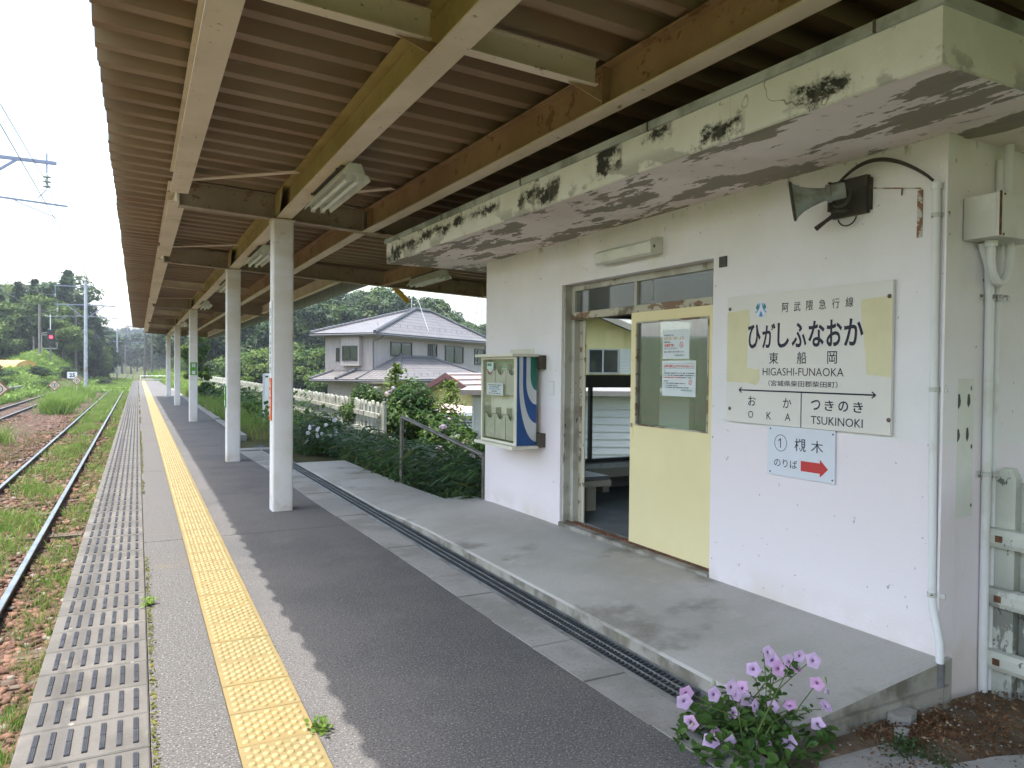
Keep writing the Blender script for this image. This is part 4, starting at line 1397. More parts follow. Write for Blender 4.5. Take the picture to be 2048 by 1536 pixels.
# bench inside
be = empty('waiting_bench', frame=BF @ Matrix.Translation((.4, 4.0, .175)))
tag(be, 'painted bench with a grey top inside the waiting room doorway', 'bench')
MB().box(-.20, .22, -.52, .62, .300, .335).build('bench_top', MT['bench_wood'], be)
MB().box(-.19, .235, -.535, .62, .245, .298).build('bench_apron', MT['bench_paint'], be)
for y_ in (-.40, .45):
    MB().box(.06, .16, y_, y_ + .10, 0, .245).build('leg', MT['bench_paint'], be)
b2 = empty('end_bench', frame=BF @ Matrix.Translation((1.7, 4.45, .175)))
tag(b2, 'low pale bench running under the window at the far end of the waiting room', 'bench')
MB().box(-.75, 1.0, -.14, .20, .175, .275).build('bench_top', MT['bench_paint'], b2)
for x_ in (-.5, .7):
    MB().box(x_, x_ + .08, -.05, .15, 0, .175).build('leg', MT['bench_paint'], b2)
# something dark hangs behind the transom
nb = MB().box(.30, .32, 2.49, 2.72, 2.02, 2.30).build('hanging_board', MT['horn_dark'], None, frame=BF)
tag(nb, 'dark board hanging inside behind the left transom pane', 'board')
MB().box(T, D - .14, T, W - .14, ZS - .01, ZS - .002).build('ceiling', MT['wall_in'], wr)

# ------------------------------------------------------------------ lettering
def text_mesh(s, bold=0.0):
    cu = bpy.data.curves.new('lettering', 'FONT')
    cu.body = s
    cu.size = 1.0
    cu.resolution_u = 3
    cu.offset = bold
    ob = bpy.data.objects.new('lettering', cu)
    COL.objects.link(ob)
    dg = bpy.context.evaluated_depsgraph_get()
    me = bpy.data.meshes.new_from_object(ob.evaluated_get(dg))
    bpy.data.objects.remove(ob)
    return me
def letter(s, yl, yr, zb, zt, x, mat, parent, bold=0.0, spread=False, yaxis=True):
    """flat print: fit string s into the box yl (left) .. yr (right), zb .. zt on the plane x, read from -x"""
    def put(me, a, b):
        n = len(me.vertices)
        if n == 0:
            return
        co = np.zeros(n * 3); me.vertices.foreach_get('co', co); co = co.reshape(-1, 3)
        lo, hi = co.min(0), co.max(0)
        u = (co[:, 0] - lo[0]) / max(hi[0] - lo[0], 1e-6)
        v = (co[:, 1] - lo[1]) / max(hi[1] - lo[1], 1e-6)
        out = np.stack([np.full(n, x), a + (b - a) * u, zb + (zt - zb) * v], -1)
        me.vertices.foreach_set('co', out.ravel())
        me.materials.clear(); me.materials.append(mat)
        me.update()
        link('lettering', me, parent)
    if spread:
        n = len(s)
        w = (yl - yr) / (n + (n - 1) * spread)
        for i, ch in enumerate(s):
            a = yl - i * w * (1 + spread)
            put(text_mesh(ch, bold), a, a - w)
    else:
        put(text_mesh(s, bold), yl, yr)
def smudge(yl, yr, z, h, x, mat, parent, seed=0):
    """a line of print too small to read: a row of tiny blocks"""
    m = MB()
    rr = random.Random(seed)
    y = yl
    while y > yr + h * .4:
        w = h * rr.uniform(.5, .95)
        z0, z1 = z - h / 2 * rr.uniform(.6, 1), z + h / 2 * rr.uniform(.6, 1)
        m.add([(x, y, z0), (x, max(y - w, yr), z0), (x, max(y - w, yr), z1), (x, y, z1)], [(0, 1, 2, 3)])
        y -= w + h * rr.choice((.2, .25, .3, 1.0))
    return m.build('fine_print', mat, parent)

# station name board
nbd = empty('station_name_board', frame=BF)
tag(nbd, 'large cream station name board with ひがしふなおか on the wall right of the door', 'sign')
MB().box(-.024, -.006, .240, 1.345, 1.172, 1.933).build('board', MT['sign_cream'], nbd)
PXX = -.0243
def poly(pts, x, mat, parent, name):
    return MB().add([(x, a, b) for a, b in pts], [tuple(range(len(pts)))]).build(name, mat, parent)
poly([(1.344, 1.841), (1.168, 1.849), (1.159, 1.772), (1.175, 1.71), (1.178, 1.5), (1.081, 1.49), (1.078, 1.43), (1.106, 1.399), (1.176, 1.413), (1.344, 1.416)], PXX, MT['sign_patch'], nbd, 'faded_patch')
poly([(.413, 1.849), (.241, 1.855), (.241, 1.456), (.375, 1.469), (.388, 1.617), (.411, 1.769)], PXX, MT['sign_patch'], nbd, 'faded_patch')
LX = -.0252
K = MT['ink']
letter('阿武隈急行線', .919, .458, 1.815, 1.868, LX, K, nbd, .002, spread=.85)
hs = 'ひがしふなおか'
hx = [(1.173, 1.075), (1.062, .965), (.950, .866), (.848, .747), (.735, .630), (.618, .522), (.510, .396)]
for ch, (a, b) in zip(hs, hx):
    letter(ch, a, b, 1.615, 1.757 if ch not in 'ふ' else 1.752, LX, K, nbd, .022)
for ch, a, b in (('東', 1.008, .941), ('船', .809, .745), ('岡', .610, .550)):
    letter(ch, a, b, 1.523, 1.590, LX, K, nbd, .004)
letter('HIGASHI-FUNAOKA', 1.054, .508, 1.457, 1.501, LX, K, nbd, -.004)
letter('（宮城県柴田郡柴田町）', 1.010, .543, 1.396, 1.430, LX, K, nbd, .004)
letter('お', 1.164, 1.105, 1.276, 1.333, LX, K, nbd, .004); letter('か', .902, .843, 1.275, 1.331, LX, K, nbd, .004)
for ch, a, b in (('O', 1.162, 1.123), ('K', 1.020, .985), ('A', .886, .846)):
    letter(ch, a, b, 1.203, 1.245, LX, K, nbd)
for ch, a, b in (('つ', .709, .650), ('き', .621, .565), ('の', .536, .477), ('き', .447, .391)):
    letter(ch, a, b, 1.274, 1.329, LX, K, nbd, .012)
letter('TSUKINOKI', .708, .391, 1.198, 1.242, LX, K, nbd)
m = MB()
def stroke(m, a, b, w, x):
    (y0, z0), (y1, z1) = a, b
    d = math.hypot(y1 - y0, z1 - z0); n = (-(z1 - z0) / d * w / 2, (y1 - y0) / d * w / 2)
    m.add([(x, y0 + n[0], z0 + n[1]), (x, y1 + n[0], z1 + n[1]), (x, y1 - n[0], z1 - n[1]), (x, y0 - n[0], z0 - n[1])], [(0, 1, 2, 3)])
stroke(m, (1.236, 1.367), (.324, 1.367), .0085, LX)
for yy, s in ((1.239, -1), (.321, 1)):
    for t in (1, -1):
        stroke(m, (yy, 1.367), (yy + s * .022, 1.367 + t * .016), .0065, LX - .0003)
stroke(m, (.775, 1.364), (.775, 1.1725), .0055, LX - .0002)
m.build('arrow_line', K, nbd)
def ell(cy, cz_, ry, rz, x, mat, parent, name, a0=0, a1=360, n=40, inner=0.0):
    m = MB()
    pts = []
    for i in range(n + 1):
        a = R(a0 + (a1 - a0) * i / n)
        pts.append((cy + ry * math.cos(a), cz_ + rz * math.sin(a)))
    if inner:
        p2 = [(cy + (y - cy) * inner, cz_ + (z - cz_) * inner) for y, z in pts]
        vs = [(x, a, b) for a, b in pts] + [(x, a, b) for a, b in p2]
        k = n + 1
        m.add(vs, [(i, i + 1, k + i + 1, k + i) for i in range(n)])
    else:
        m.add([(x, a, b) for a, b in pts[:-1]], [tuple(range(n))])
    return m.build(name, mat, parent)
em = ell(1.075, 1.844, .046, .046, LX, MT['sign_white'], nbd, 'emblem')
for s in (1, -1):        # two green lobes above, blue swooshes and drop below
    pts = [(1.075 + s * .040 * math.cos(R(a)), 1.846 + .040 * math.sin(R(a))) for a in range(10, 66, 8)]
    pts += [(1.075 + s * .016, 1.860), (1.075 + s * .018, 1.845), (1.075 + s * .026, 1.838)]
    poly(pts, LX - .0004, MT['emblem_green'], em, 'emblem_lobe')
    for o1, o2 in ((.0, .007),):
        pp, qq = [], []
        for i in range(9):
            t = i / 8
            y = 1.075 + s * (.006 + .030 * t ** 1.6); z = 1.880 - .058 * t ** .75
            pp.append((y, z)); qq.append((y + s * .0065, z + .004 * t))
        poly(pp + qq[::-1], LX - .0005, MT['emblem_blue'], em, 'emblem_stripe')
poly([(1.075, 1.836), (1.066, 1.820), (1.060, 1.803), (1.075, 1.799), (1.090, 1.803), (1.084, 1.820)], LX - .0004, MT['emblem_blue'], em, 'emblem_drop')
for a, b in ((1.324, 1.860), (.257, 1.853), (1.315, 1.251), (.249, 1.248)):
    MB().lathe([(.011, 0), (.011, .003), (.007, .007), (0, .008)], (-.024, a, b), 10, axis=(-1, 0, 0)).build('screw', MT['screw'], nbd, smooth=True)
# platform sign
ps = empty('platform_direction_sign', frame=BF)
tag(ps, 'small white platform sign with 槻木 and a red arrow below the name board', 'sign')
MB().box(-.012, -.004, .562, 1.021, .887, 1.170).build('board', MT['sign_white'], ps)
LX2 = -.0128
ell(.924, 1.073, .045, .048, LX2, K, ps, 'ring', inner=.93)
m = MB(); stroke(m, (.925, 1.046), (.925, 1.099), .0062, LX2); stroke(m, (.926, 1.097), (.940, 1.085), .0055, LX2 - .0002); m.build('lettering', K, ps)
letter('槻', .825, .750, 1.038, 1.109, LX2, K, ps, .003)
letter('木', .714, .636, 1.041, 1.107, LX2, K, ps, .0)
letter('のりば', .970, .805, .937, .984, LX2, K, ps, .0)
poly([(.781, .987), (.655, .987), (.655, 1.007), (.602, .959), (.654, .911), (.654, .931), (.781, .931)], LX2, MT['red'], ps, 'red_arrow')
for a, b in ((1.0, 1.151), (.575, 1.15), (.998, .903), (.574, .906)):
    MB().lathe([(.005, 0), (.005, .002), (0, .004)], (-.012, a, b), 8, axis=(-1, 0, 0)).build('screw', MT['screw'], ps)

# notices behind the door glass
n1 = empty('smoking_notice', frame=BF)
tag(n1, 'upper notice on the door glass with an orange date and red 全面禁煙', 'notice')
XP = .0585
XT = XP - .0009
MB().box(XP, XP + .001, 1.786, 2.062, 1.562, 1.765).build('paper', MT['paper'], n1)
letter('阿武隈急行では', 2.045, 1.945, 1.720, 1.733, XT, MT['ink_fade'], n1, .02)
letter('6月1日（金）より', 2.043, 1.840, 1.692, 1.716, XT, MT['orange_ink'], n1, .02)
letter('駅構内等を', 2.044, 1.975, 1.672, 1.685, XT, MT['ink_fade'], n1, .02)
letter('全面禁煙', 2.044, 1.950, 1.645, 1.668, XT, MT['red_ink'], n1, .03)
letter('と', 1.948, 1.930, 1.648, 1.664, XT, MT['ink_fade'], n1, .01)
letter('させていただきます。', 2.044, 1.905, 1.628, 1.641, XT, MT['ink_fade'], n1, .01)
letter('皆様のご理解とご協力をお願いします。', 2.044, 1.835, 1.605, 1.617, XT, MT['ink_fade'], n1, .01)
letter('阿武隈急行株式会社', 1.930, 1.835, 1.580, 1.591, XT, MT['green_ink'], n1, .01)
ell(1.862, 1.657, .020, .020, XT, MT['red_ink'], n1, 'no_smoking_ring', inner=.78)
m = MB(); stroke(m, (1.876, 1.671), (1.848, 1.643), .004, XT - .0003); stroke(m, (1.872, 1.655), (1.852, 1.655), .004, XT - .0002)
m.build('no_smoking_bar', MT['red_ink'], n1)
n2 = empty('policy_notice', frame=BF)
tag(n2, 'lower notice on the door glass with a red heading and several lines of print', 'notice')
MB().box(XP, XP + .001, 1.716, 2.062, 1.303, 1.549).build('paper', MT['paper'], n2)
letter('受動喫煙防止に対する', 2.045, 1.850, 1.500, 1.520, XT, MT['red_ink'], n2, .02)
letter('取り組みについて', 1.846, 1.730, 1.500, 1.519, XT, MT['red_ink'], n2, .015)
m = MB(); stroke(m, (2.045, 1.527), (1.728, 1.527), .0016, XT); stroke(m, (2.045, 1.494), (1.728, 1.494), .0016, XT)
m.build('rule', MT['ink_fade'], n2)
smudge(2.04, 2.015, 1.478, .009, XT, MT['ink_fade'], n2, 1)
smudge(2.04, 1.73, 1.462, .010, XT, MT['ink_fade'], n2, 2)
smudge(2.045, 1.73, 1.447, .010, XT, MT['ink_fade'], n2, 3)
smudge(2.045, 1.86, 1.432, .010, XT, MT['red_ink'], n2, 4)
smudge(1.855, 1.745, 1.432, .009, XT, MT['ink_fade'], n2, 5)
smudge(2.04, 2.0, 1.407, .009, XT, MT['ink_fade'], n2, 6)
for i, (z, e) in enumerate(((1.392, 1.815), (1.377, 1.90), (1.363, 1.785))):
    smudge(2.02, e, z, .009, XT, MT['ink_fade'], n2, 10 + i)
    letter('123'[i], 2.042, 2.037, z - .005, z + .005, XT, MT['ink_fade'], n2)
letter('阿武隈急行株式会社', 1.860, 1.750, 1.340, 1.352, XT, MT['green_ink'], n2, .01)
ell(1.768, 1.402, .016, .018, XT, MT['red_ink'], n2, 'no_smoking_ring', inner=.76)
m = MB(); stroke(m, (1.760, 1.414), (1.776, 1.390), .0035, XT - .0003); m.build('no_smoking_bar', MT['red_ink'], n2)
# lamp over the door
lb = empty('door_lamp', frame=BF)
tag(lb, 'pale boxed lamp on the wall above the waiting room door', 'lamp')
MB().prism([(-.002, 2.302), (-.075, 2.285), (-.098, 2.300), (-.105, 2.372), (-.055, 2.400), (-.002, 2.405)], 2.03, 2.70, axis='y').build('lamp_cover', MT['lamp_body'], lb)
MB().prism([(-.002, 2.298), (-.080, 2.281), (-.106, 2.296), (-.112, 2.376), (-.06, 2.405), (-.002, 2.41)], 2.0, 2.028, axis='y').build('end_cap', MT['lamp_body'], lb)
MB().box(-.085, -.075, 1.994, 1.9995, 2.33, 2.35).build('latch', MT['bracket_dark'], lb)

# leaflet rack
rk = empty('leaflet_rack', frame=BF)
tag(rk, 'cream leaflet rack on the wall with blue, white and green stripes on its side', 'information rack')
ra, rb, rz0, rz1 = 3.655, 4.37, .80, 1.592
xb, xf_ = -.055, -.262
m = MB()
m.box(xf_, xb, rb - .018, rb, rz0, rz1)
m.box(xf_, xb, ra, ra + .014, rz0, rz1)
m.box(xb - .012, xb, ra + .014, rb - .018, rz0, rz1)
m.build('case', MT['rack_cream'], rk)
m = MB()
m.box(xf_ - .055, xb + .005, ra - .035, rb + .035, rz1, rz1 + .024)
m.box(xf_ - .055, xb + .005, ra - .035, rb + .035, rz0 - .028, rz0 - .002)
m.build('lip', MT['rack_cream'], rk)
m = MB()
for y0_, y1_ in ((ra + .014, ra + .034), (rb - .036, rb - .018)):
    m.box(xf_ - .004, xf_ + .014, y0_, y1_, rz0, rz1)
m.box(xf_ - .004, xf_ + .014, ra + .034, rb - .036, rz1 - .022, rz1); m.box(xf_ - .004, xf_ + .014, ra + .034, rb - .036, rz0, rz0 + .022)
m.build('front_frame', MT['rack_cream'], rk)
xk = xf_ + .105
MB().box(xk - .016, xk - .0125, ra + .02, rb - .02, rz0 + .02, rz1 - .02).build('back_panel', MT['rack_back'], rk)
cw = (rb - ra - .06) / 3
for row, zb in ((0, 1.245), (1, .835)):
    for c in range(3):
        y1_ = rb - .03 - c * cw
        y0_ = y1_ - cw + .012
        # pocket with a finger notch in its upper edge
        zt_ = zb + .225
        ym = (y0_ + y1_) / 2
        pts = [(y1_, zb), (y1_, zt_), (ym + .055, zt_), (ym + .035, zt_ - .035), (ym, zt_ - .048), (ym - .035, zt_ - .035), (ym - .055, zt_), (y0_, zt_), (y0_, zb)]
        pk = MB().prism(pts, xk - .075, xk - .071, axis='x')
        pk.box(xk - .0705, xk - .0165, y1_ - .004, y1_, zb, zt_ + .06)
        pk.box(xk - .0705, xk - .0165, y0_ + .004, y1_ - .004, zb, zb + .01)
        pk.build('pocket', MT['acrylic'], rk)
        e = MB()
        for (a, b) in zip(pts[1:7], pts[2:8]):
            e.bar((xk - .0745, a[0], a[1] + .002), (xk - .0745, b[0], b[1] + .002), .006, .004)
        e.build('pocket_edge', MT['ink_fade'], rk)
MB().box(xk - .0205, xk - .017, rb - .095 - .44, rb - .105, 1.485, 1.552).build('title_strip', MT['mint'], rk)
letter('情報ボックス', rb - .13, rb - .51, 1.495, 1.543, xk - .0212, MT['red_ink'], rk, .0, spread=.45)
lf = MB().box(xk - .069, xk - .062, rb - .185, rb - .045, 1.26, 1.545)
lo_ = lf.build('leaflet', MT['paper'], None, frame=BF)
tag(lo_, 'narrow timetable leaflet with coloured bars in the top left pocket of the rack', 'leaflet')
for z, mt in ((1.520, 'green_ink'), (1.44, 'red_ink'), (1.385, 'sign_patch'), (1.33, 'emblem_blue'), (1.278, 'red_ink')):
    MB().box(xk - .0705, xk - .0695, rb - .15, rb - .06, z - .012, z + .012).build('coloured_bar', MT[mt], lo_)
nt = MB().box(xk - .094, xk - .092, rb - .44, rb - .10, 1.235, 1.35).build('rack_notice', MT['sign_white'], None, frame=BF)
tag(nt, 'white notice with blue print fixed across the upper rack pockets', 'notice')
for i, (z, a, b) in enumerate(((1.33, .14, .41), (1.312, .16, .36), (1.293, .15, .38), (1.272, .2, .32), (1.252, .15, .38))):
    smudge(rb - a, rb - b, z, .012, xk - .0945, MT['emblem_blue'] if i == 2 else MT['ink_fade'], nt, 30 + i)
lf2 = MB().box(xk - .068, xk - .062, ra + .05, ra + .155, .85, 1.03).build('leaflet', MT['sign_white'], None, frame=BF @ Matrix.Rotation(R(0), 4, 'X'))
tag(lf2, 'plain pale leaflet leaning in the lower right pocket of the rack', 'leaflet')
# striped side panel facing the platform end
sp = MB().box(xf_ + .004, xb - .004, ra - .006, ra - .0005, rz0 + .002, rz1 - .002).build('side_panel', MT['stripe_white'], rk)
def side(pts, mat, name):
    MB().add([(xf_ + .004 + u * (xb - xf_ - .008), ra - .0068, rz0 + .002 + v * (rz1 - rz0 - .004)) for u, v in pts], [tuple(range(len(pts)))]).build(name, mat, sp)
def curve(u0, u1, v0, n=14, p=2.0):      # vertical from the top, sweeping right below v0
    pts = []
    for i in range(n + 1):
        t = i / n
        a = t * math.pi / 2
        pts.append((u0 + (u1 - u0) * (1 - math.cos(a)), v0 * (1 - math.sin(a)) if False else v0 - v0 * 0 - (v0) * math.sin(a)))
    return pts
def sweep(u0, vend, vstart):
    """edge that falls straight at u0 and bends to reach u = 1 at height vend"""
    pts = [(u0, 1.0)]
    for i in range(15):
        t = i / 14
        pts.append((u0 + (1 - u0) * t ** 1.0 * 1.0 if False else u0 + (1 - u0) * (1 - math.cos(t * math.pi / 2)) ** 1.0, vstart + (vend - vstart) * math.sin(t * math.pi / 2)))
    return pts
e1 = sweep(.11, .04, .72); e2 = sweep(.30, .25, .72); e3 = sweep(.47, .46, .72); e4 = sweep(.68, .62, .80)
side([(0, 1.0)] + e1 + [(1, 0), (0, 0)], MT['blue'], 'blue_field')
side(e2 + e3[::-1], MT['blue'], 'blue_stripe')
side(e4 + [(1.0, 1.0)], MT['green'], 'green_field')
m = MB()
for z0_, z1_ in ((1.48, 1.605), (.785, .91)):
    m.box(-.055, -.001, ra - .075, ra + .05, z0_, z1_)
m.build('wall_bracket', MT['bracket_dark'], rk)
MB().box(-.0045, -.0005, 3.81, 4.27, 1.622, 1.668).build('patch_plate', MT['rack_cream'], wr)
MB().box(xf_ - .001, xf_ + .002, ra + .034, rb - .036, rz0 + .022, rz1 - .022).build('front_pane', MT['glass_case'], rk)

# loudspeaker
sp_ = empty('loudspeaker', frame=BF)
tag(sp_, 'grey horn loudspeaker on a dark bracket high on the wall near the corner', 'loudspeaker')
axis = Vector((-.62, .77, -.15)).normalized()
c0 = Vector((-.19, .492, 2.378))
prof = [(.030, -.02), (.034, .02), (.040, .05), (.050, .085), (.064, .12), (.084, .150), (.096, .160), (.099, .168), (.094, .169), (.082, .152), (.060, .122), (.046, .09), (.03, .04), (.012, .02)]
m = MB().lathe(prof, c0, 28, axis=axis)
m.build('horn', MT['horn'], sp_, smooth='all')
MB().lathe([(.094, .158), (.102, .162), (.103, .171), (.094, .174)], c0, 28, axis=axis).build('horn_rim', MT['horn_dark'], sp_, smooth='all')
MB().lathe([(0, -.085), (.036, -.083), (.041, -.072), (.041, -.018), (.046, -.014), (.046, .004), (.032, .010)], c0, 20, axis=axis).build('driver', MT['horn'], sp_, smooth=True)
m = MB()
m.box(-.030, -.002, .39, .60, 2.285, 2.475)
m.box(-.020, -.002, .375, .39, 2.30, 2.46)
m.build('wall_plate', MT['horn_dark'], sp_)
m = MB()
m.bar((-.02, .52, 2.40), (-.15, .53, 2.41), .045, .008)
m.bar((-.15, .50, 2.29), (-.15, .50, 2.44), .008, .05)
m.bar((-.02, .50, 2.31), (-.15, .50, 2.30), .05, .008)
m.lathe([(.05, 0), (.058, .004), (.058, .014), (.045, .016)], (-.125, .47, 2.365), 16, axis=(-1, -.3, 0))
m.tube([(-.05, .56, 2.30), (-.07, .60, 2.27), (-.09, .645, 2.235)], [.012, .010, .014], 6)
m.build('bracket', MT['horn_dark'], sp_)
m = MB()
pts = [(-.03, .50 + .055 * math.cos(a), 2.285 + .05 * math.sin(a)) for a in np.linspace(3.3, 6.1, 12)]
m.tube(pts, .004, 6)
m.build('drip_loop', MT['cable'], sp_)
m = MB()
m.tube([(-.02, .39 - .025 * math.sin(a), 2.44 + .02 * math.cos(a)) for a in np.linspace(0, 4.2, 10)], .004, 6)
m.build('drip_loop', MT['cable'], sp_)
cb = empty('speaker_cable', frame=BF)
tag(cb, 'dark twin cable arching from the loudspeaker to the top of the white conduit', 'cable')
for o_ in (0, .008):
    pts = []
    for t in np.linspace(0, 1, 22):
        a = math.pi * (1 - t)
        pts.append((-.035 - .03 * math.sin(a), .30 + .245 * math.cos(a) * -1 * -1 * 1.0 if False else .575 - t * .532, 2.44 - t * .075 + (.115 + o_) * math.sin(math.pi * t) ** .85))
    MB().tube(pts, .0065, 7).build('cable_strand', MT['cable'], cb, smooth='all')
rs = empty('rusty_strip', frame=BF)
tag(rs, 'thin rusty right-angled metal strip on the wall beside the loudspeaker', 'metal strip')
MB().box(-.006, -.001, .112, .137, 2.12, 2.342).build('vertical_leg', MT['rust'], rs)
MB().bar((-.004, .41, 2.412), (-.004, .124, 2.350), .012, .005).build('horizontal_leg', MT['rust'], rs)
MB().bar((-.006, .215, 2.368), (-.012, .212, 2.335), .006, .004).build('wire_tail', MT['cable'], rs)

# conduit on the front wall
cd = empty('wall_conduit', frame=BF)
tag(cd, 'white painted conduit pipe running down the front wall beside the corner', 'pipe')
pts = [(-.021, .034, 2.345), (-.021, .030, 1.6), (-.021, .022, .9), (-.021, .016, .46), (-.022, .010, .40), (-.026, -.012, .32), (-.030, -.030, .25), (-.031, -.034, .20), (-.031, -.034, .155)]
MB().tube(pts, .0175, 14).build('pipe', MT['pvc'], cd, smooth=True)
MB().tube([(-.031, -.034, .155), (-.031, -.034, -.06)], .0215, 14).build('lower_sleeve', MT['pvc_grey'], cd, smooth=True)
MB().lathe([(.0185, 0), (.022, .0), (.022, .03), (.014, .034)], (-.021, .034, 2.325), 14).build('pipe_cap', MT['pvc'], cd, smooth=True)
for z, y in ((2.206, .033), (1.404, .027), (.455, .016)):
    m = MB()
    m.lathe([(.0185, -.011), (.021, -.011), (.021, .011), (.0185, .011)], (-.021, y, z), 14)
    m.box(-.006, -.001, y - .052, y - .016, z - .011, z + .011)
    m.box(-.006, -.001, y + .016, y + .03, z - .011, z + .011)
    m.build('pipe_clip', MT['clip'], cd)

# side wall: junction box, pipes
jb = empty('junction_box', frame=BF)
tag(jb, 'white metal junction box with a rusty edge on the side wall', 'junction box')
MB().box(.125, .46, -.152, -.002, 2.098, 2.292, bev=.004).build('box_body', MT['box_paint'], jb)
MB().box(.122, .463, -.166, -.153, 2.096, 2.296).build('lid', MT['box_paint'], jb)
MB().box(.1195, .134, -.170, -.1665, 2.100, 2.296).build('rusty_edge', MT['rust_solid'], jb)
for x, z in ((.16, 2.285), (.155, 2.105), (.44, 2.28), (.44, 2.11)):
    MB().lathe([(.006, 0), (.006, .003), (0, .005)], (x, -.166, z), 8, axis=(0, -1, 0)).build('screw', MT['screw'], jb)
m = MB().tube([(.40, -.05, 2.294), (.40, -.05, 2.57)], .021, 12)
m.build('upper_pipe', MT['pvc'], jb, smooth=True)
m = MB()
pts = [(.30 + .075 * math.cos(a), -.075, 2.02 + .115 * math.sin(a)) for a in np.linspace(math.pi, 2 * math.pi, 14)]
m.tube([(.225, -.075, 2.10)] + pts + [(.375, -.075, 2.10)], .0185, 12)
m.build('hose_loop', MT['pvc'], jb, smooth=True)
MB().lathe([(.024, 0), (.027, .002), (.027, .03), (.024, .032)], (.225, -.075, 2.066), 12).build('hose_gland', MT['pvc'], jb, smooth=True)
sc = empty('side_conduit', frame=BF)
tag(sc, 'pair of white pipes clipped down the side wall below the junction box', 'pipe')
MB().tube([(.235, -.028, 2.096), (.30, -.026, 1.98), (.315, -.024, 1.8), (.325, -.024, .1), (.33, -.024, -.05)], .020, 12).build('pipe', MT['pvc'], sc, smooth=True)
MB().tube([(.382, -.022, 2.5), (.378, -.020, .1), (.378, -.020, -.05)], .017, 12).build('pipe', MT['pvc'], sc, smooth=True)
for z in (1.842, 1.0):
    m = MB().lathe([(.0205, -.012), (.0235, -.012), (.0235, .012), (.0205, .012)], (.317, -.024, z), 12)
    m.box(.275, .298, -.008, -.001, z - .014, z + .014)
    m.box(.335, .44, -.048, -.043, z - .014, z + .014)
    m.build('pipe_clip', MT['clip'], sc)
# scars of a removed plate on the side wall
m = MB()
m.box(.055, .245, -.0012, -.0004, .80, 1.455)
m.build('plate_scar', simple('scar_paint', (.74, .745, .70), .85, var=.05), wr)
for x, z, rx, rz in ((.124, 1.35, .016, .035), (.202, 1.353, .013, .032), (.122, 1.19, .016, .03), (.196, 1.193, .012, .033), (.09, 1.122, .009, .018), (.231, 1.133, .007, .012), (.088, .842, .006, .009), (.237, .853, .006, .009), (.10, 1.41, .007, .014), (.22, 1.41, .005, .012)):
    MB().add([(x + rx * math.cos(R(a)) * (1 + .15 * math.sin(a)), -.0022, z + rz * math.sin(R(a)) * (1 + .12 * math.cos(a * 2))) for a in range(0, 360, 30)], [tuple(range(12))]).build('bolt_scar', MT['dark_plate'], wr)

# near fence: runs on along the back of the platform from the side wall
nf = empty('near_fence', frame=BF)
tag(nf, 'flaking white concrete fence with three rails meeting the side wall, at the right edge', 'fence')
def picket(w, t, h, x, y, mat, parent, z0=-.35, name='picket'):
    """w along y, t along x, front face at x"""
    pts = [(y - w / 2, z0), (y + w / 2, z0), (y + w / 2, h - .045), (y + w * .25, h), (y - w * .25, h), (y - w / 2, h - .045)]
    return MB().prism(pts, x, x + t, axis='x').build(name, mat, parent)
for i in range(9):
    picket(.088, .05, 1.03 - .01 * (i % 2), .378, -.082 - i * .155, MT['fence_near'], nf)
MB().box(.43, .46, -1.5, -.03, -.35, .96).build('back_panel', MT['fence_near'], nf)
for z in (.697, .412, .112):
    r_ = MB()
    r_.prism([(.377, z - .048), (.340, z - .043), (.328, z - .02), (.328, z + .02), (.340, z + .043), (.377, z + .048)], -1.5, -.022, axis='y')
    ro_ = r_.build('rail', MT['fence_near'], nf)
    MB().box(.322, .327, -.098, -.068, z - .014, z + .016).build('bolt_plate', MT['rust_solid'], ro_)
    m = MB()
    for dz in (-.026, .026):
        m.tube([(.355, -.03, z + dz), (.352, -.004, z + dz + .003)], .005, 6)
    m.build('bare_rod', MT['rust_solid'], ro_)
# ------------------------------------------------------------------ back fence and things beside the platform
bf = empty('back_fence', (4.6, 15.1, -.2))
tag(bf, 'long white concrete picket fence with peeling paint behind the platform', 'fence')
FO = Matrix.Translation((-4.6, -15.1, .2))
def fx_(y):
    return 4.6 + .004 * (y - 15) + .03 * math.sin(y * .3)
pk = []
y = 15.12
i = 0
pmes = {}
while y < 72 and i < 290:
    close = y > 16.6
    w = .135
    key = i % 3
    h = .93 + .02 * (i % 3)
    if key not in pmes:
        pts = [(-w / 2, -.45), (w / 2, -.45), (w / 2, h - .09), (w * .3, h - .03), (w * .12, h), (-w * .12, h), (-w * .3, h - .03), (-w / 2, h - .09)]
        t_ = MB().prism(pts, 0, .055, axis='x').build('picket', MT['fence'], bf)
        pmes[key] = t_.data
        bpy.data.objects.remove(t_)
    o = link('picket', pmes[key], bf)
    o.location = (fx_(y) - 4.6, y - 15.1, .01 * math.sin(i * 3.3))
    o.rotation_euler = (R(1.2) * math.sin(i * 2.7), 0, R(3) * math.sin(i * 1.9))
    y += (.34 if y < 15.6 else .30) if not close else .172
    i += 1
for z in (.30, .66):
    m = MB()
    ys = [15.16 + k * 2.0 for k in range(29)]
    for a, b in zip(ys[:-1], ys[1:]):
        m.bar((fx_(a) - 4.6 - .03, a - 15.1, z), (fx_(b) - 4.6 - .03, b - 15.1 - .01, z + .01 * math.sin(a)), .05, .10)
    m.build('rail', MT['fence'], bf)
MB().box(-.02, .05, -.16, .0, -.5, .97, bev=.012).build('end_post', MT['fence'], bf)
m = MB()
m.lathe([(.045, 0), (.045, .03), (.02, .035)], (-.065, .02, .67), 10, axis=(-1, -.2, 0)); m.build('bolt_head', MT['fence'], bf)

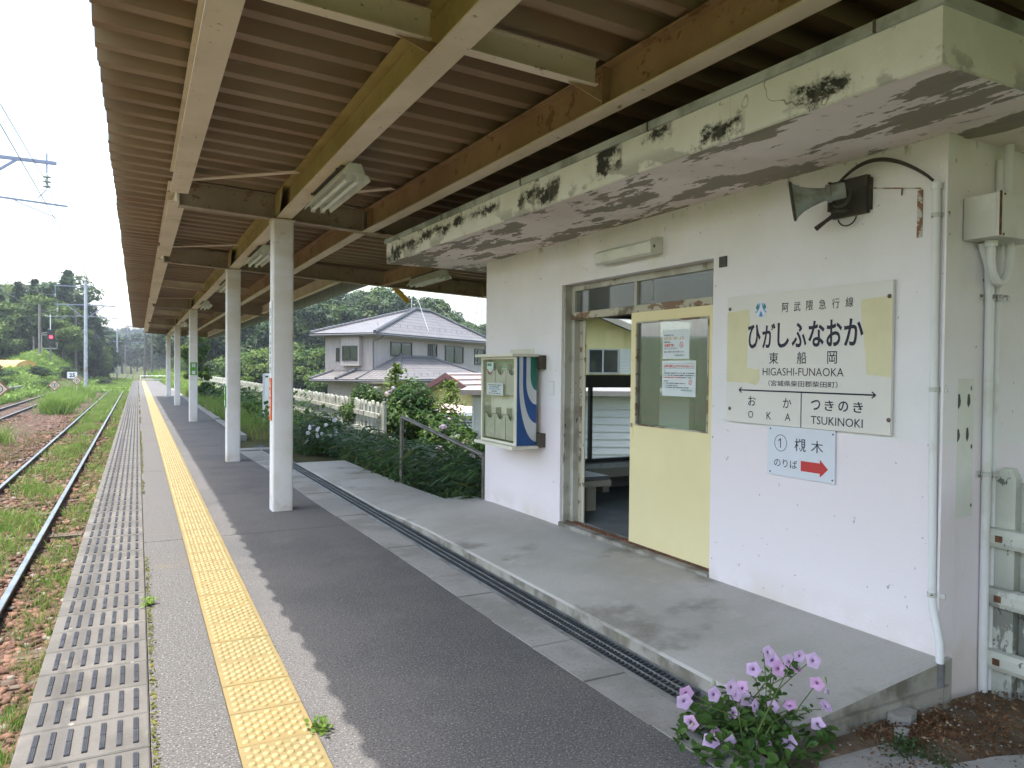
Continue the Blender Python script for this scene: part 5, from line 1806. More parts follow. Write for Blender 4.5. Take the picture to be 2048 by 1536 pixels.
# second name board, seen almost edge on
sb = empty('far_name_board', (2.95, 20.2, 0), R(0))
tag(sb, 'white framed name board on two legs in the weeds, seen edge-on beyond the first column', 'sign')
SF = Matrix.Translation((0, 0, 0))
def sbp(m, name, mat):
    return m.build(name, mat, sb)
L_ = 1.25
for yy in (0, L_ - .06):
    sbp(MB().box(-.03, .03, yy, yy + .06, -.25, 1.30), 'post', MT['white'])
sbp(MB().box(-.035, .035, .06, L_ - .06, 1.24, 1.30), 'frame', MT['white'])
bo = sbp(MB().box(-.012, .012, .065, L_ - .065, .45, 1.19), 'board', MT['sign_cream'])
def slet(s, a, b, z0, z1, bold=0, mat=K):
    letter(s, L_ - .06 - a, L_ - .06 - b, z0, z1, -.0128, mat, sb, bold)
slet('阿武隈急行線', .45, .92, 1.10, 1.16)
slet('ひがしふなおか', .16, .98, .88, 1.04, .02); slet('東　船　岡', .33, .80, .77, .85, .012)
slet('HIGASHI-FUNAOKA', .29, .85, .70, .745); slet('（宮城県柴田郡柴田町）', .33, .82, .635, .67)
m = MB(); stroke(m, (L_ - .12, .61), (.12, .61), .012, -.0128); m.build('arrow_line', K, sb)
slet('お　か', .15, .45, .53, .58); slet('つきのき', .64, .98, .53, .58, .01); slet('OKA', .18, .44, .47, .51); slet('TSUKINOKI', .64, .98, .47, .51)
sb.rotation_euler = (0, 0, R(-15))

# plates on the columns
cp = empty('column_name_plate', (1.2245, 7.895, 1.05))
tag(cp, 'tall narrow white name plate with vertical kana and an orange foot on the first column', 'sign')
MB().box(-.008, -.001, -.07, .07, .315, 1.10).build('board', MT['white'], cp)
MB().box(-.008, -.001, -.07, .07, -.12, .314).build('orange_foot', MT['orange_plate'], cp)
for i, ch in enumerate(hs):
    z = 1.03 - i * .098
    letter(ch, .04, -.04, z - .082, z, -.0088, K, cp, .02)
for i in range(4):
    z = .26 - i * .095
    smudge(.035, -.035, z, .05, -.0088, MT['white'], cp, 60 + i); smudge(.03, -.03, z - .03, .03, -.0088, MT['white'], cp, 70 + i)
gs = empty('evacuation_plate', (1.332, 21.399, 1.4))
tag(gs, 'green plate with two white squares on the third column', 'sign')
MB().box(-.085, .085, -.012, -.002, -.16, .18).build('board', MT['green_sign'], gs)
for z in (.10, -.09):
    MB().box(-.042, .042, -.0145, -.0125, z - .045, z + .045).build('pictogram', MT['stripe_white'], gs)
MB().box(-.012, .012, -.0160, -.0146, .085, .12).build('figure', MT['green_sign'], gs)
gs2 = copy_tree(gs, (1.2235, 12.28, 1.0), R(-90), None, 'thin green plate on the track side of the second column, seen edge-on')

# handrail at the far corner of the waiting room
hr = empty('handrail', frame=BF)
tag(hr, 'grey steel handrail sloping down past the far corner of the waiting room', 'handrail')
MB().tube([(-.173, 6.9, -.25), (-.173, 6.9, .855)], .024, 14).build('post', MT['rail_pipe'], hr, smooth=True)
MB().tube([(-.173, 6.9, .845), (-.165, 6.86, .853), (.04, 5.02, .575), (.05, 4.94, .565)], .024, 14).build('top_rail', MT['rail_pipe'], hr, smooth=True)
MB().tube([(.05, 4.95, -.1), (.05, 4.95, .565)], .022, 14).build('post', MT['rail_pipe'], hr, smooth=True)

# barrier at the platform end
br = empty('end_barrier', (.25, 83, -.6))
tag(br, 'low white pipe barrier across the far end of the platform', 'barrier')
for x in (0, 2.6):
    MB().tube([(x, 0, -.4), (x, 0, 1.05)], .03, 8).build('post', MT['white'], br)
for z in (1.05, .72):
    MB().tube([(0, 0, z), (2.6, 0, z)], .03, 8).build('rail', MT['white'], br)

# ------------------------------------------------------------------ signs beside the tracks
def diamond(x, y, num, label, h=1.33, s=.30):
    d = empty('car_stop_marker', (x, y, -1.0))  # car-stop position mark: ringed numeral on a diamond
    tag(d, label, 'track sign', 'diamond markers between the tracks')
    MB().tube([(0, 0, -.1), (0, 0, h + .1)], .022, 8).build('post', MT['rust'], d)
    zc = h + .08
    MB().prism([(-s, zc), (0, zc - s), (s, zc), (0, zc + s)], -.040, -.028, axis='y').build('border', MT['sign_border'], d)
    q = s * .83
    MB().prism([(-q, zc), (0, zc - q), (q, zc), (0, zc + q)], -.046, -.041, axis='y').build('face', MT['sign_face'], d)
    r = MB()
    n = 28
    for k in range(n):
        a0, a1 = 2 * math.pi * k / n, 2 * math.pi * (k + 1) / n
        r.add([(ra_ * math.cos(a), -.0468, zc + ra_ * math.sin(a)) for a in (a0, a1) for ra_ in (s * .36, s * .44)], [(0, 1, 3, 2)])
    r.build('ring', K, d)
    me = text_mesh(num, .03)
    co = np.zeros(len(me.vertices) * 3); me.vertices.foreach_get('co', co); co = co.reshape(-1, 3)
    lo, hi = co.min(0), co.max(0)
    uv = (co - (lo + hi) / 2) / (hi[1] - lo[1]) * s * .5
    me.vertices.foreach_set('co', np.stack([uv[:, 0], np.full(len(co), -.0472), zc + uv[:, 1]], -1).ravel())
    me.materials.append(K)
    link('numeral', me, d)
    return d
diamond(-3.85, 45.0, '3', 'diamond marker with a ringed 3 on a thin post, middle one of the three')
diamond(-3.99, 28.6, '2', 'nearest diamond marker, cut off by the left edge of the picture', h=1.6)
diamond(-3.72, 58.5, '4', 'farthest and smallest diamond marker, in front of the steel catenary mast')
dp = MB().box(-.13, .13, -.10, .10, 0, .10).build('marker_base', MT['block'], None)
dp.location = (-3.8, 44.8, -.96)
tag(dp, 'small concrete block at the foot of the middle diamond marker', 'concrete block')
b25 = empty('number_board', (-4.9, 72, -.9))
tag(b25, 'small white board numbered 25 standing in the weeds by the mast', 'track sign')
MB().tube([(0, .02, -.2), (0, .02, 1.4)], .03, 8).build('post', MT['wood_pole'], b25)
MB().box(-.36, .36, -.03, -.01, 1.25, 1.80).build('board', MT['white'], b25)
me = text_mesh('25', .04)
co = np.zeros(len(me.vertices) * 3); me.vertices.foreach_get('co', co); co = co.reshape(-1, 3)
lo, hi = co.min(0), co.max(0)
uv = (co - (lo + hi) / 2) / (hi[1] - lo[1]) * .34
me.vertices.foreach_set('co', np.stack([uv[:, 0], np.full(len(co), -.0315), 1.52 + uv[:, 1]], -1).ravel())
me.materials.append(K)
link('numeral', me, b25)

# opposite platform
op = empty('opposite_platform', (-8.3, 62, 0))
tag(op, 'low weathered platform half sunk in weeds across the tracks', kind='structure')
MB().box(-3.4, 0, -30, 10, -.36, -.24).build('platform_top', MT['strip'], op)
MB().box(-3.2, -.35, -30, 9.6, -1.1, -.36).build('platform_base', MT['dark_pit'], op)
# orange vinyl house
vh = empty('vinyl_shed', (-11.8, 88, .35))
tag(vh, 'low round-topped shed under an orange tarpaulin beyond the far platform', 'shed')
m = MB()
n = 12
pr = [(2.0 * math.cos(math.pi * k / n), 1.55 * math.sin(math.pi * k / n) ** .8) for k in range(n + 1)]
vs = [(x, y, z) for x in (-2.3, 2.3) for y, z in pr]
m.add(vs, [(i, i + 1, n + 2 + i, n + 1 + i) for i in range(n)])
m.add([(2.3, y, z) for y, z in pr], [tuple(range(n + 1))])
m.build('tarpaulin', MT['tarp'], vh, smooth=True)
MB().add([(-2.31, y * 1.005, z * 1.01) for y, z in pr], [tuple(range(n + 1))]).add([(x, y * 1.006, z * 1.012) for x in (-2.32, -1.7) for y, z in pr], [(i, i + 1, n + 2 + i, n + 1 + i) for i in range(n)]).build('red_end', MT['tarp_red'], vh)
vh.rotation_euler = (0, 0, R(-28))
gr = empty('pipe_gate', (-8.6, 58, -.3))
tag(gr, 'thin white pipe rail standing at the end of the opposite platform', 'railing')
for x in (-2.2, 0):
    MB().tube([(x, 0, -.2), (x, 0, 1.15)], .035, 8).build('post', MT['pole_steel'], gr)
MB().tube([(-2.2, 0, 1.15), (0, 0, 1.15)], .035, 8).build('rail', MT['pole_steel'], gr)

# ------------------------------------------------------------------ catenary
def insulator(m, p, d, n=3, r=.10, step=.125):
    p, d = Vector(p), Vector(d).normalized()
    for k in range(n):
        c = p + d * (k * step)
        m.lathe([(.022, 0), (.042, .055), (.045, .06), (r, .072), (r * .98, .088), (.04, .094), (.02, step)], c, 14, axis=d)
def mast(x, y, h, label, mat, r=(.16, .13), arms=((1, 2.35), (-1, 2.35)), detail=True, z0=-1.05, bracket=True):
    t = empty('catenary_mast', (x, y, z0))
    tag(t, label, 'catenary mast', 'catenary masts along the line')
    MB().tube([(0, 0, -.2), (0, 0, h)], list(r), 14).build('pole', mat, t, smooth=True)
    MB().lathe([(.30, -.1), (.30, .28), (.22, .32)], (0, 0, 0), 12).build('footing', MT['block'], t)
    if bracket:
        m = MB()
        m.bar((-2.3, 0, h - .45), (.45, 0, h - .45), .07, .07)
        m.bar((-2.3, 0, h - .45), (-2.3, 0, h - 1.2), .05, .05)
        m.build('top_arm', MT['steel_blue'], t)
        m = MB(); insulator(m, (-2.3, 0, h - 1.2), (0, 0, -1), 2); m.build('insulator', MT['porcelain'], t, smooth='all')
    for s, L in arms:
        za, zb = 7.85, 6.55
        m = MB()
        m.bar((s * .1, 0, za), (s * L, 0, za - .02), .075, .085)
        m.bar((s * .1, 0, za - 1.15), (s * L * .62, 0, za - .04), .06, .06)
        m.bar((s * (L - .22), 0, za - .30), (s * (L - .22), 0, za + .22), .035, .035)
        m.build('cantilever', MT['steel_blue'], t)
        m = MB(); insulator(m, (s * (L - .22), 0, za - .32), (0, 0, -1), 3); m.build('insulator', MT['porcelain'], t, smooth='all')
        m = MB()
        m.tube([(s * (L - .22), 0, za - .72), (s * (L - .42), 0, za - .98)], .014, 6)
        m.bar((s * .1, 0, zb + .32), (s * (L + .25), 0, zb + .18), .045, .045)
        m.tube([(s * (L * .55), 0, zb + .28), (s * (L * .70), 0, zb + .12), (s * (L * .95), 0, zb - .10), (s * (L * 1.0), 0, zb - .14)], .013, 6)
        m.build('steady_arm', MT['steel_blue'], t)
        m = MB(); insulator(m, (s * .35, 0, zb + .31), (s, 0, -.05), 3, .07, .10); m.build('insulator', MT['porcelain'], t, smooth='all')
    return t
mast(-4.25, 22.9, 9.6, 'catenary mast left of the picture whose arm and insulators hang into the sky', MT['pole_steel'])
mast(-4.1, 75.5, 9.9, 'grey steel catenary mast rust-stained at its foot, between the two tracks', MT['pole_steel'])
mast(-3.3, 152, 9.2, 'distant catenary mast beyond the grey steel one', MT['pole_steel'], detail=False)
mast(1.0, 128, 9.0, 'dark concrete mast right of the line beyond the platform end', MT['wood_pole'], arms=((-1, 2.6),))
mast(1.75, 112, 8.2, 'pale mast just right of the line with a short top arm', MT['wood_pole'], arms=((-1, 3.2),))
mast(1.4, 190, 8.6, 'farther concrete mast on the right of the line', MT['wood_pole'], arms=((-1, 2.8),))
mast(1.6, 260, 8.6, 'very distant catenary mast on the right of the line', MT['wood_pole'], arms=((-1, 2.8),))
mast(-3.2, 240, 8.6, 'very distant catenary mast on the left of the line', MT['wood_pole'], arms=((1, 2.4),))
def wire(name, pts, label, sag=.0, r=.012):
    m = MB()
    for (a, b) in zip(pts[:-1], pts[1:]):
        n = 14
        a, b = Vector(a), Vector(b)
        q = []
        for k in range(n + 1):
            t = k / n
            p = a.lerp(b, t); p.z -= sag * 4 * t * (1 - t)
            q.append(p)
        m.tube(q, r, 5, cap=False)
    o = m.build(name, MT['wire'])
    tag(o, label, 'overhead wire', 'overhead wires')
    return o
wire('messenger_wire', [(-1.8, -30, 6.3), (-1.98, 21.6, 5.95), (-1.95, 75.5, 6.0), (-1.7, 128, 6.2), (-1.6, 200, 6.2), (-1.6, 330, 6.2)], 'sagging upper wire over the near track', .75, .0085)
wire('contact_wire', [(-1.7, -30, 4.75), (-1.65, 21.6, 4.75), (-1.8, 75.5, 4.75), (-1.7, 128, 4.75), (-1.6, 330, 4.75)], 'straight contact wire over the near track', .03, .008)
wire('feeder_wire', [(-6.2, -30, 7.3), (-6.25, 21.6, 7.25), (-6.4, 75.5, 7.55), (-5.6, 152, 6.9), (-5.5, 240, 6.6)], 'sagging feeder wire on the far side of the masts', 1.1, .011)
wire('messenger_wire', [(-5.9, 21.6, 5.95), (-6.25, 75.5, 6.0), (-5.5, 152, 5.4)], 'sagging upper wire over the second track', .8, .010)
m = MB()
for y in (15.5, 18.7, 26, 33, 41):
    pass

# wooden and concrete poles by the forest, signal
def plain_pole(x, y, h, label, z0=0.0, r=.17):
    t = empty('utility_pole', (x, y, z0))
    tag(t, label, 'pole', 'poles in front of the left forest')
    MB().tube([(0, 0, -1.2), (0, 0, h)], [r, r * .8], 10).build('pole', MT['wood_pole'], t, smooth=True)
    m = MB(); m.bar((-.1, 0, h - 3.2), (1.1, 0, h - 3.0), .07, .07)
    insulator(m, (.75, 0, h - 2.95), (.4, 0, 1), 3, .09, .11)
    m.build('pole_arm', MT['porcelain'], t)
    return t
plain_pole(-9.6, 96, 8.1, 'left of two brown poles before the dark cedars')
plain_pole(-6.9, 107, 8.4, 'right of two brown poles, next to the steel mast', .2)
plain_pole(-10.9, 103, 4.6, 'short pole half hidden in the weeds left of the signal', .2, .12)
sg = empty('railway_signal', (-8.6, 96, -.3))
tag(sg, 'railway signal showing a red light on a thin post', 'signal')
MB().tube([(0, 0, -1), (0, 0, 4.3)], .09, 10).build('post', MT['wood_pole'], sg)
MB().tube([(0, 0, 5.6), (0, 0, 7.3)], .05, 8).build('mast_top', MT['white'], sg)
m = MB(); insulator(m, (-.5, 0, 7.2), (1, 0, -.25), 4, .14, .16); m.build('insulator', MT['porcelain'], sg)
MB().box(-.30, .42, -.15, .12, 3.85, 5.65, bev=.05).build('signal_head', MT['black'], sg)
m = MB().box(-.85, .65, -.05, .0, 3.55, 3.62); m.box(-.85, -.78, -.05, 0, 3.55, 5.1); m.box(-.85, -.3, -.05, 0, 5.03, 5.1); m.box(.6, .65, -.05, 0, 3.55, 4.3)
m.build('ladder_frame', MT['porcelain'], sg)
MB().lathe([(.0, 0), (.17, .0), (.17, .02), (0, .03)], (.08, -.155, 4.85), 18, axis=(0, -1, 0)).build('red_lamp', MT['signal_red'], sg)
MB().lathe([(.24, 0), (.25, .20), (.24, .20), (.23, 0)], (.08, -.15, 4.85), 18, axis=(0, -1, 0)).build('lamp_hood', MT['black'], sg)
MB().lathe([(.0, 0), (.15, .0), (.15, .02), (0, .03)], (.08, -.155, 4.25), 18, axis=(0, -1, 0)).build('dark_lamp', MT['horn_dark'], sg)

# yellow boom hanging beyond the canopy
yb_ = MB().tube([(0, 0, 0), (.30, .02, -.27), (.34, .02, -.31)], [.042, .045, .03], 12).build('padded_bar', MT['boom'], None, smooth=True)
yb_.location = (3.93, 12.46, 2.95)
tag(yb_, 'orange-yellow padded bar hanging from the canopy crossbeam above the grey house', 'bar')
# ------------------------------------------------------------------ houses
def plane_obj(name, pts, mat, parent, thick=.10, rib=None, thick_mat=None):
    """a roof plane with its own thickness; pts counter-clockwise seen from above, first edge is the eave"""
    p = [Vector(q) for q in pts]
    u = (p[1] - p[0]).normalized()
    nrm = u.cross(p[-1] - p[0]).normalized()
    v = nrm.cross(u)
    fr = Matrix(((u.x, v.x, nrm.x, p[0].x), (u.y, v.y, nrm.y, p[0].y), (u.z, v.z, nrm.z, p[0].z), (0, 0, 0, 1)))
    inv = fr.inverted()
    loc = [inv @ q for q in p]
    m = MB().prism([(q.x, q.y) for q in loc], -thick, 0)
    return m.build(name, mat, parent, frame=fr), fr
def tile_mat(name, c, c2, pu, pv):
    x = Mat(name, c, .5, .45, coord='obj')
    x.blotch(c2, 1.5, .4, .65, .8)
    s = x.N('ShaderNodeSeparateXYZ'); x.L(x.p, s.inputs[0])
    fu = x.math('PINGPONG', s.outputs[0], pu / 2)
    fv = x.math('FRACT', x.math('DIVIDE', s.outputs[1], pv), 0)
    x.over(tuple(k * .25 for k in c), x.ramp(fv, .30, .05), .9)  # shade between tile rows and ribs painted into the colour as dark lines
    x.over(tuple(k * .45 for k in c), x.ramp(fu, pu * .20, pu * .05), .8)
    hh = x.math('ADD', x.math('MULTIPLY', x.ramp(fu, 0, pu / 2), .5), x.math('MULTIPLY', x.math('SUBTRACT', 1.0, fv), .5))
    x.bump(hh, .06, 1.0)
    return x.done()
MT['tile_roof'] = tile_mat('tile_roof', (0.175, 0.165, 0.165), (0.12, 0.115, 0.115), .32, .36)

gh = empty('grey_house', (12.62, 42.99, -1.6), R(90 - 52))
tag(gh, 'large grey two storey house with grey tiled hip roofs behind the fence', 'house')
# x along the long front, y back to the left
m = MB()
m.box(.6, 15.4, .6, 4.2, 2.2, 5.10)
m.build('upper_wall', MT['house_wall'], gh)
m = MB()
m.box(-.25, 10.4, -1.35, .6, -.3, 2.42); m.box(-.25, 15.0, .6, 3.3, -.3, 2.35)
m.build('lower_wall', MT['house_wall'], gh)
E0, E1, EY, EX = -.0, 16.0, 4.9, 0
zE, zP = 5.20, 7.25
P0, P1 = (8.2, 2.45, zP), (10.2, 2.45, zP)
def roofset(planes, name='roof'):
    for pts in planes:
        plane_obj(name, pts, MT['tile_roof'], gh, .12)
roofset([[(0, 0, zE), (16, 0, zE), P1, P0], [(0, EY, zE), (0, 0, zE), P0], [(16, 0, zE), (16, EY, zE), P1], [(16, EY, zE), (0, EY, zE), P0, P1]])
m = MB()
def ridge(a, b, r=.13):
    a, b = Vector(a), Vector(b)
    n = max(2, int((b - a).length / .33))
    for i in range(n):
        p, q = a.lerp(b, i / n), a.lerp(b, (i + .92) / n)
        m.tube([p + Vector((0, 0, .03)), q + Vector((0, 0, .03))], [r, r * .9], 8)
ridge((0, 0, zE), P0); ridge(P0, P1, .15); ridge((16, 0, zE), P1); ridge((0, EY, zE), P0)
# the stepped upper hip the photo shows
m.build('ridge_tiles', MT['tile_dark'], gh)['kind'] = 'stuff'
m = MB()
m.box(.12, 15.9, .10, .16, 4.98, 5.16); m.box(.10, .16, .16, 4.8, 4.98, 5.16)
m.build('fascia_board', MT['house_trim'], gh)
MB().box(.16, 15.9, .16, .6, 5.02, 5.06).box(.16, .6, .6, 4.8, 5.02, 5.06).build('eave_soffit', MT['house_trim'], gh)
m = MB().tube([(-.03, -.03, 5.10), (16, -.03, 5.06)], .055, 8); m.tube([(-.03, -.03, 5.10), (-.03, 4.9, 5.06)], .055, 8)
m.tube([(.9, -.03, 5.06), (.9, .2, 4.9), (.62, .55, 4.7), (.60, .52, 2.9)], .04, 8)
m.build('gutter', MT['tile_dark'], gh)
# low roofs: wing in front, skirt on the left
W0_, W1_, W2_, W3_ = (-1.05, -2.2, 2.42), (11.2, -2.2, 2.42), (7.3, .58, 3.80), (3.8, .58, 3.80)
roofset([[W0_, W1_, W2_, W3_], [(-1.2, .45, 2.40), W0_, W3_, (.58, .58, 3.0)], [W1_, (11.2, .58, 2.42), W2_],
         [(-1.2, 3.9, 2.36), (-1.2, .45, 2.40), (.58, .58, 2.95), (.58, 3.5, 2.88)]], 'lower_roof')
m = MB()
ridge(W0_, W3_, .11); ridge(W3_, W2_, .11); ridge(W1_, W2_, .11); ridge((-1.2, 3.9, 2.36), (.5, 3.5, 2.86), .10); ridge((-1.2, 1.95, 2.40), (.5, 1.75, 2.95), .10); ridge((-1.2, .45, 2.40), (.58, .45, 2.97), .06)
m.build('ridge_tiles', MT['tile_dark'], gh)['kind'] = 'stuff'
m = MB().box(-.95, 11.0, -2.10, -2.04, 2.20, 2.36); m.box(-1.1, -1.04, -2.1, 3.8, 2.18, 2.34)
m.box(-.3, 10.8, -2.04, -1.35, 2.24, 2.27)
m.build('fascia_board', MT['house_trim'], gh)
m = MB().tube([(-1.1, -2.25, 2.32), (11.2, -2.25, 2.30)], .05, 8); m.tube([(-1.25, -2.2, 2.32), (-1.25, 3.9, 2.28)], .05, 8)
m.tube([(-1.25, .5, 2.3), (-.9, .5, 2.05), (-.35, .4, 1.9), (-.3, .4, .0)], .04, 8); m.tube([(-1.0, -2.2, 2.3), (-.8, -1.9, 2.1), (-.5, -1.42, 2.0), (-.5, -1.42, 0)], .045, 8)
m.build('gutter', MT['tile_dark'], gh)
# snow guards
m = MB()
for i in range(17):
    x = 1.2 + i * .82
    for z_, y_ in ((.52, .62),):
        m.bar((x, y_, zE + z_ - .02), (x + .12, y_ + .12, zE + z_ + .16), .05, .03)
for i in range(10):
    m.bar((.9 + i * .75, -1.75, 2.42 + .24), (1.0 + i * .75, -1.65, 2.42 + .38), .05, .03)
m.build('snow_guard', MT['tile_dark'], gh)['kind'] = 'stuff'
def hwin(x0, x1, z0, z1, y, split, name='window', lit=False):
    f = MB()
    w = .07
    f.box(x0, x1, y - .05, y + .03, z0, z0 + w); f.box(x0, x1, y - .05, y + .03, z1 - w, z1)
    f.box(x0, x0 + w, y - .05, y + .03, z0 + w, z1 - w); f.box(x1 - w, x1, y - .05, y + .03, z0 + w, z1 - w)
    for s in split:
        f.box(s - .03, s + .03, y - .04, y + .03, z0 + w, z1 - w)
    fo = f.build(name, MT['sash'], gh)
    MB().box(x0 + w, x1 - w, y + .001, y + .006, z0 + w, z1 - w).build('pane', MT['glass'], fo)
    MB().box(x0 + w, (split[0] if split else x1 - w), y + .02, y + .028, z0 + w, z1 - w).build('curtain', MT['curtain'], fo)
    if split:
        MB().box(split[0], x1 - w, y + .022, y + .029, z0 + w, z1 - w).build('dark_room', MT['room_dark'], fo)
    return fo
YW = .565
hwin(2.46, 4.90, 3.86, 4.75, YW, [3.68]); hwin(6.94, 8.10, 3.88, 4.76, YW, [7.25, 7.5]); hwin(9.24, 11.9, 3.48, 4.72, YW, [10.6]); hwin(13.7, 15.3, 3.42, 4.62, YW, [14.2])
# bay on the left face
bay = MB().box(.28, .598, 1.36, 2.72, 3.20, 4.98).build('bay', MT['house_wall'], gh)
f = MB()
for a in ((1.48, 2.62, 3.50, 3.57), (1.48, 2.62, 4.35, 4.42), (1.48, 1.55, 3.57, 4.35), (2.55, 2.62, 3.57, 4.35), (2.02, 2.08, 3.57, 4.35)):
    f.box(.235, .277, a[0], a[1], a[2], a[3])
fo = f.build('window', MT['sash'], gh)
MB().box(.262, .268, 1.55, 2.55, 3.57, 4.35).build('pane', MT['glass'], fo)
MB().box(.270, .276, 1.55, 2.55, 3.57, 4.35).build('curtain', MT['curtain'], fo)
f = MB().box(.555, .595, 3.08, 3.34, 3.45, 4.30).build('window', MT['sash'], gh)
MB().box(.548, .553, 3.13, 3.29, 3.5, 4.25).build('pane', MT['glass'], f)
for x, z0, z1 in ((1.5, .9, 2.0), (5.0, .3, 2.1)):
    hwin(x, x + 1.7, z0, z1, -1.385, [x + .85])
ant = empty('tv_aerial', (17.4, 50.2, 5.55))
tag(ant, 'thin television aerial mast with guy wires on the grey house roof', 'aerial')
MB().tube([(0, 0, -.2), (0, 0, 3.3)], .03, 6).build('mast_pole', MT['pylon'], ant)
m = MB()
m.tube([(-1.0, -.3, 2.55), (.8, .25, 2.55)], .02, 5)
for i in range(7):
    m.tube([(-1.0 + i * .27 - .12, -.3 + i * .08 + .38, 2.55), (-1.0 + i * .27 + .12, -.3 + i * .08 - .38, 2.55)], .014, 4)
m.build('aerial_array', MT['pylon'], ant)
m = MB()
m.tube([(0, 0, 2.1), (-.2, -4.0, -1.6)], .014, 4); m.tube([(0, 0, 2.1), (4.2, .5, -1.2)], .012, 4)
m.build('guy_wire', MT['porcelain'], ant)
# lattice pylon on the far ridge
py = empty('lattice_pylon', (98, 213, 2))
tag(py, 'tall pale lattice pylon at the right end of the wooded ridge', 'pylon')
m = MB()
H_ = 34
for sx in (-1, 1):
    for sy in (-1, 1):
        m.tube([(sx * 3.2, sy * 3.2, 0), (sx * .7, sy * .7, H_)], .14, 5)
for k in range(14):
    z0, z1 = k * H_ / 14, (k + 1) * H_ / 14
    w0, w1 = 3.2 - 2.5 * z0 / H_, 3.2 - 2.5 * z1 / H_
    for s in (-1, 1):
        m.tube([(-w0, s * w0, z0), (w1, s * w1, z1)], .07, 4); m.tube([(w0, s * w0, z0), (-w1, s * w1, z1)], .07, 4)
        m.tube([(s * w0, -w0, z0), (s * w1, w1, z1)], .07, 4); m.tube([(s * w0, w0, z0), (s * w1, -w1, z1)], .07, 4)
m.build('lattice', MT['pylon'], py)
m = MB()
for z in (24, 28, 32):
    m.tube([(-5, 0, z), (0, 0, z + .8), (5, 0, z)], .12, 5)
m.build('cross_arm', MT['pylon'], py)

# yellow annexe with maroon bargeboards (gable towards us)
yh = empty('yellow_house', (10.75, 26.6, -1.6), R(90 - 55))
tag(yh, 'small yellow house with maroon bargeboards half hidden by the hydrangeas', 'house')
hw, zr, ze = 2.6, 2.82, 1.42
pr = [(-hw, 0), (hw, 0), (hw, ze), (0, zr - .06), (-hw, ze)]
# gable wall in the y-z plane at x = .35
rows = [(-.0, 1.05), (1.06, 1.62), (1.63, 2.18), (2.19, 2.8)]
MB().prism(pr, .38, 7, axis='x').build('wall_core', MT['teal_panel'], yh)
def clip_gable(y0, y1, z0, z1):
    top = lambda y: ze + (zr - .06 - ze) * (1 - abs(y) / hw)
    pts = [(y0, z0), (y1, z0), (y1, min(z1, top(y1))), ]
    if y0 < 0 < y1 and z1 > top(y1):
        pts.append((0, min(z1, top(0))))
    pts.append((y0, min(z1, top(y0))))
    return pts
for (z0, z1) in ((1.28, 1.80), (1.81, 2.33), (2.34, 2.8)):
    for i in range(6):
        y0, y1 = -hw + i * .8667 + .004, -hw + (i + 1) * .8667 - .004
        top = lambda y: ze + (zr - .06 - ze) * (1 - abs(y) / hw)
        if min(top(y0), top(y1)) <= z0 + .02:
            continue
        MB().prism(clip_gable(y0, y1, z0, z1), .355, .379, axis='x').build('wall_panel', MT['yellow_wall'], yh)
for i in range(5):
    MB().box(.350, .378, -hw + i * 1.04 + .01, -hw + (i + 1) * 1.04 - .01, 0.0, 1.26).build('base_panel', MT['teal_panel'], yh)
ov, th_ = .55, .22
for s in (-1, 1):
    yo = s * (hw + .5)
    zo = ze - .27
    m = MB()
    m.prism([(0, zr + .10), (yo, zo + .10), (yo, zo - .12), (0, zr - .12)], -.25, -.19, axis='x')
    m.build('bargeboard', MT['maroon'], yh)
    pts = [(-.24, yo, zo + .10), (7.4, yo, zo + .10), (7.4, 0, zr + .10), (-.24, 0, zr + .10)]
    if s > 0:
        pts = [pts[1], pts[0], pts[3], pts[2]]
    ro_, _fr = plane_obj('roof', pts, MT['zinc'], yh, .05)
    m = MB()
    for k in range(9):
        t = (k + .5) / 9
        y_ = yo * (1 - t); z_ = zo + (zr - zo) * t + .11
        m.bar((-.24, y_, z_ - .0), (7.4, y_, z_ + .0), .045, .05)
    m.build('roof_seam', MT['zinc'], yh)
    m = MB().prism([(0, zr - .10), (yo * .98, zo - .09), (yo * .98, zo - .13), (0, zr - .14)], -.18, .37, axis='x')
    m.build('verge_soffit', MT['house_trim'], yh)
# second yellow house, seen through the waiting-room windows
y2 = empty('yellow_house', (15.05, 21.46, -1.6), R(-33))
tag(y2, 'yellow gabled house with a sliding window seen through the waiting room glass', 'house')
hw, zr, ze = 2.7, 5.0, 3.85
y2z = lambda x: ze + (zr - ze) * (1 - abs(x + .9) / hw)
MB().prism([(-.9 - hw, 0), (-.9 + hw, 0), (-.9 + hw, ze), (-.9, zr), (-.9 - hw, ze)], 0, 8, axis='y').build('wall', MT['yellow_wall'], y2)
for s in (-1, 1):
    m = MB().prism([(-.9, zr + .16), (-.9 + s * (hw + .6), ze - .07), (-.9 + s * (hw + .6), ze - .25), (-.9, zr - .02)], -.75, -.68, axis='y')
    m.build('bargeboard', MT['house_trim'], y2)
    MB().prism([(-.9, zr + .20), (-.9 + s * (hw + .6), ze - .03), (-.9 + s * (hw + .6), ze - .10), (-.9, zr + .13)], -.70, 8.6, axis='y').build('roof', MT['zinc'], y2)
f = MB()
for a in ((-1.05, .05, 2.95, 3.00), (-1.05, .05, 3.78, 3.83), (-1.05, -.99, 3.0, 3.78), (-.01, .05, 3.0, 3.78), (-.55, -.49, 3.0, 3.78)):
    f.box(a[0], a[1], -.06, -.004, a[2], a[3])
fo = f.build('window', MT['alu'], y2)
MB().box(-.99, -.01, -.03, -.024, 3.0, 3.78).build('pane', MT['glass'], fo)
MB().box(-.99, -.01, -.012, -.004, 3.0, 3.78).build('curtain', MT['curtain'], fo)
m = MB()
for i in range(14):
    m.box(.07, 1.3, -.07, -.03, 2.96 + i * .063, 2.96 + i * .063 + .045)
m.build('shutter_box', MT['box_white'], y2)
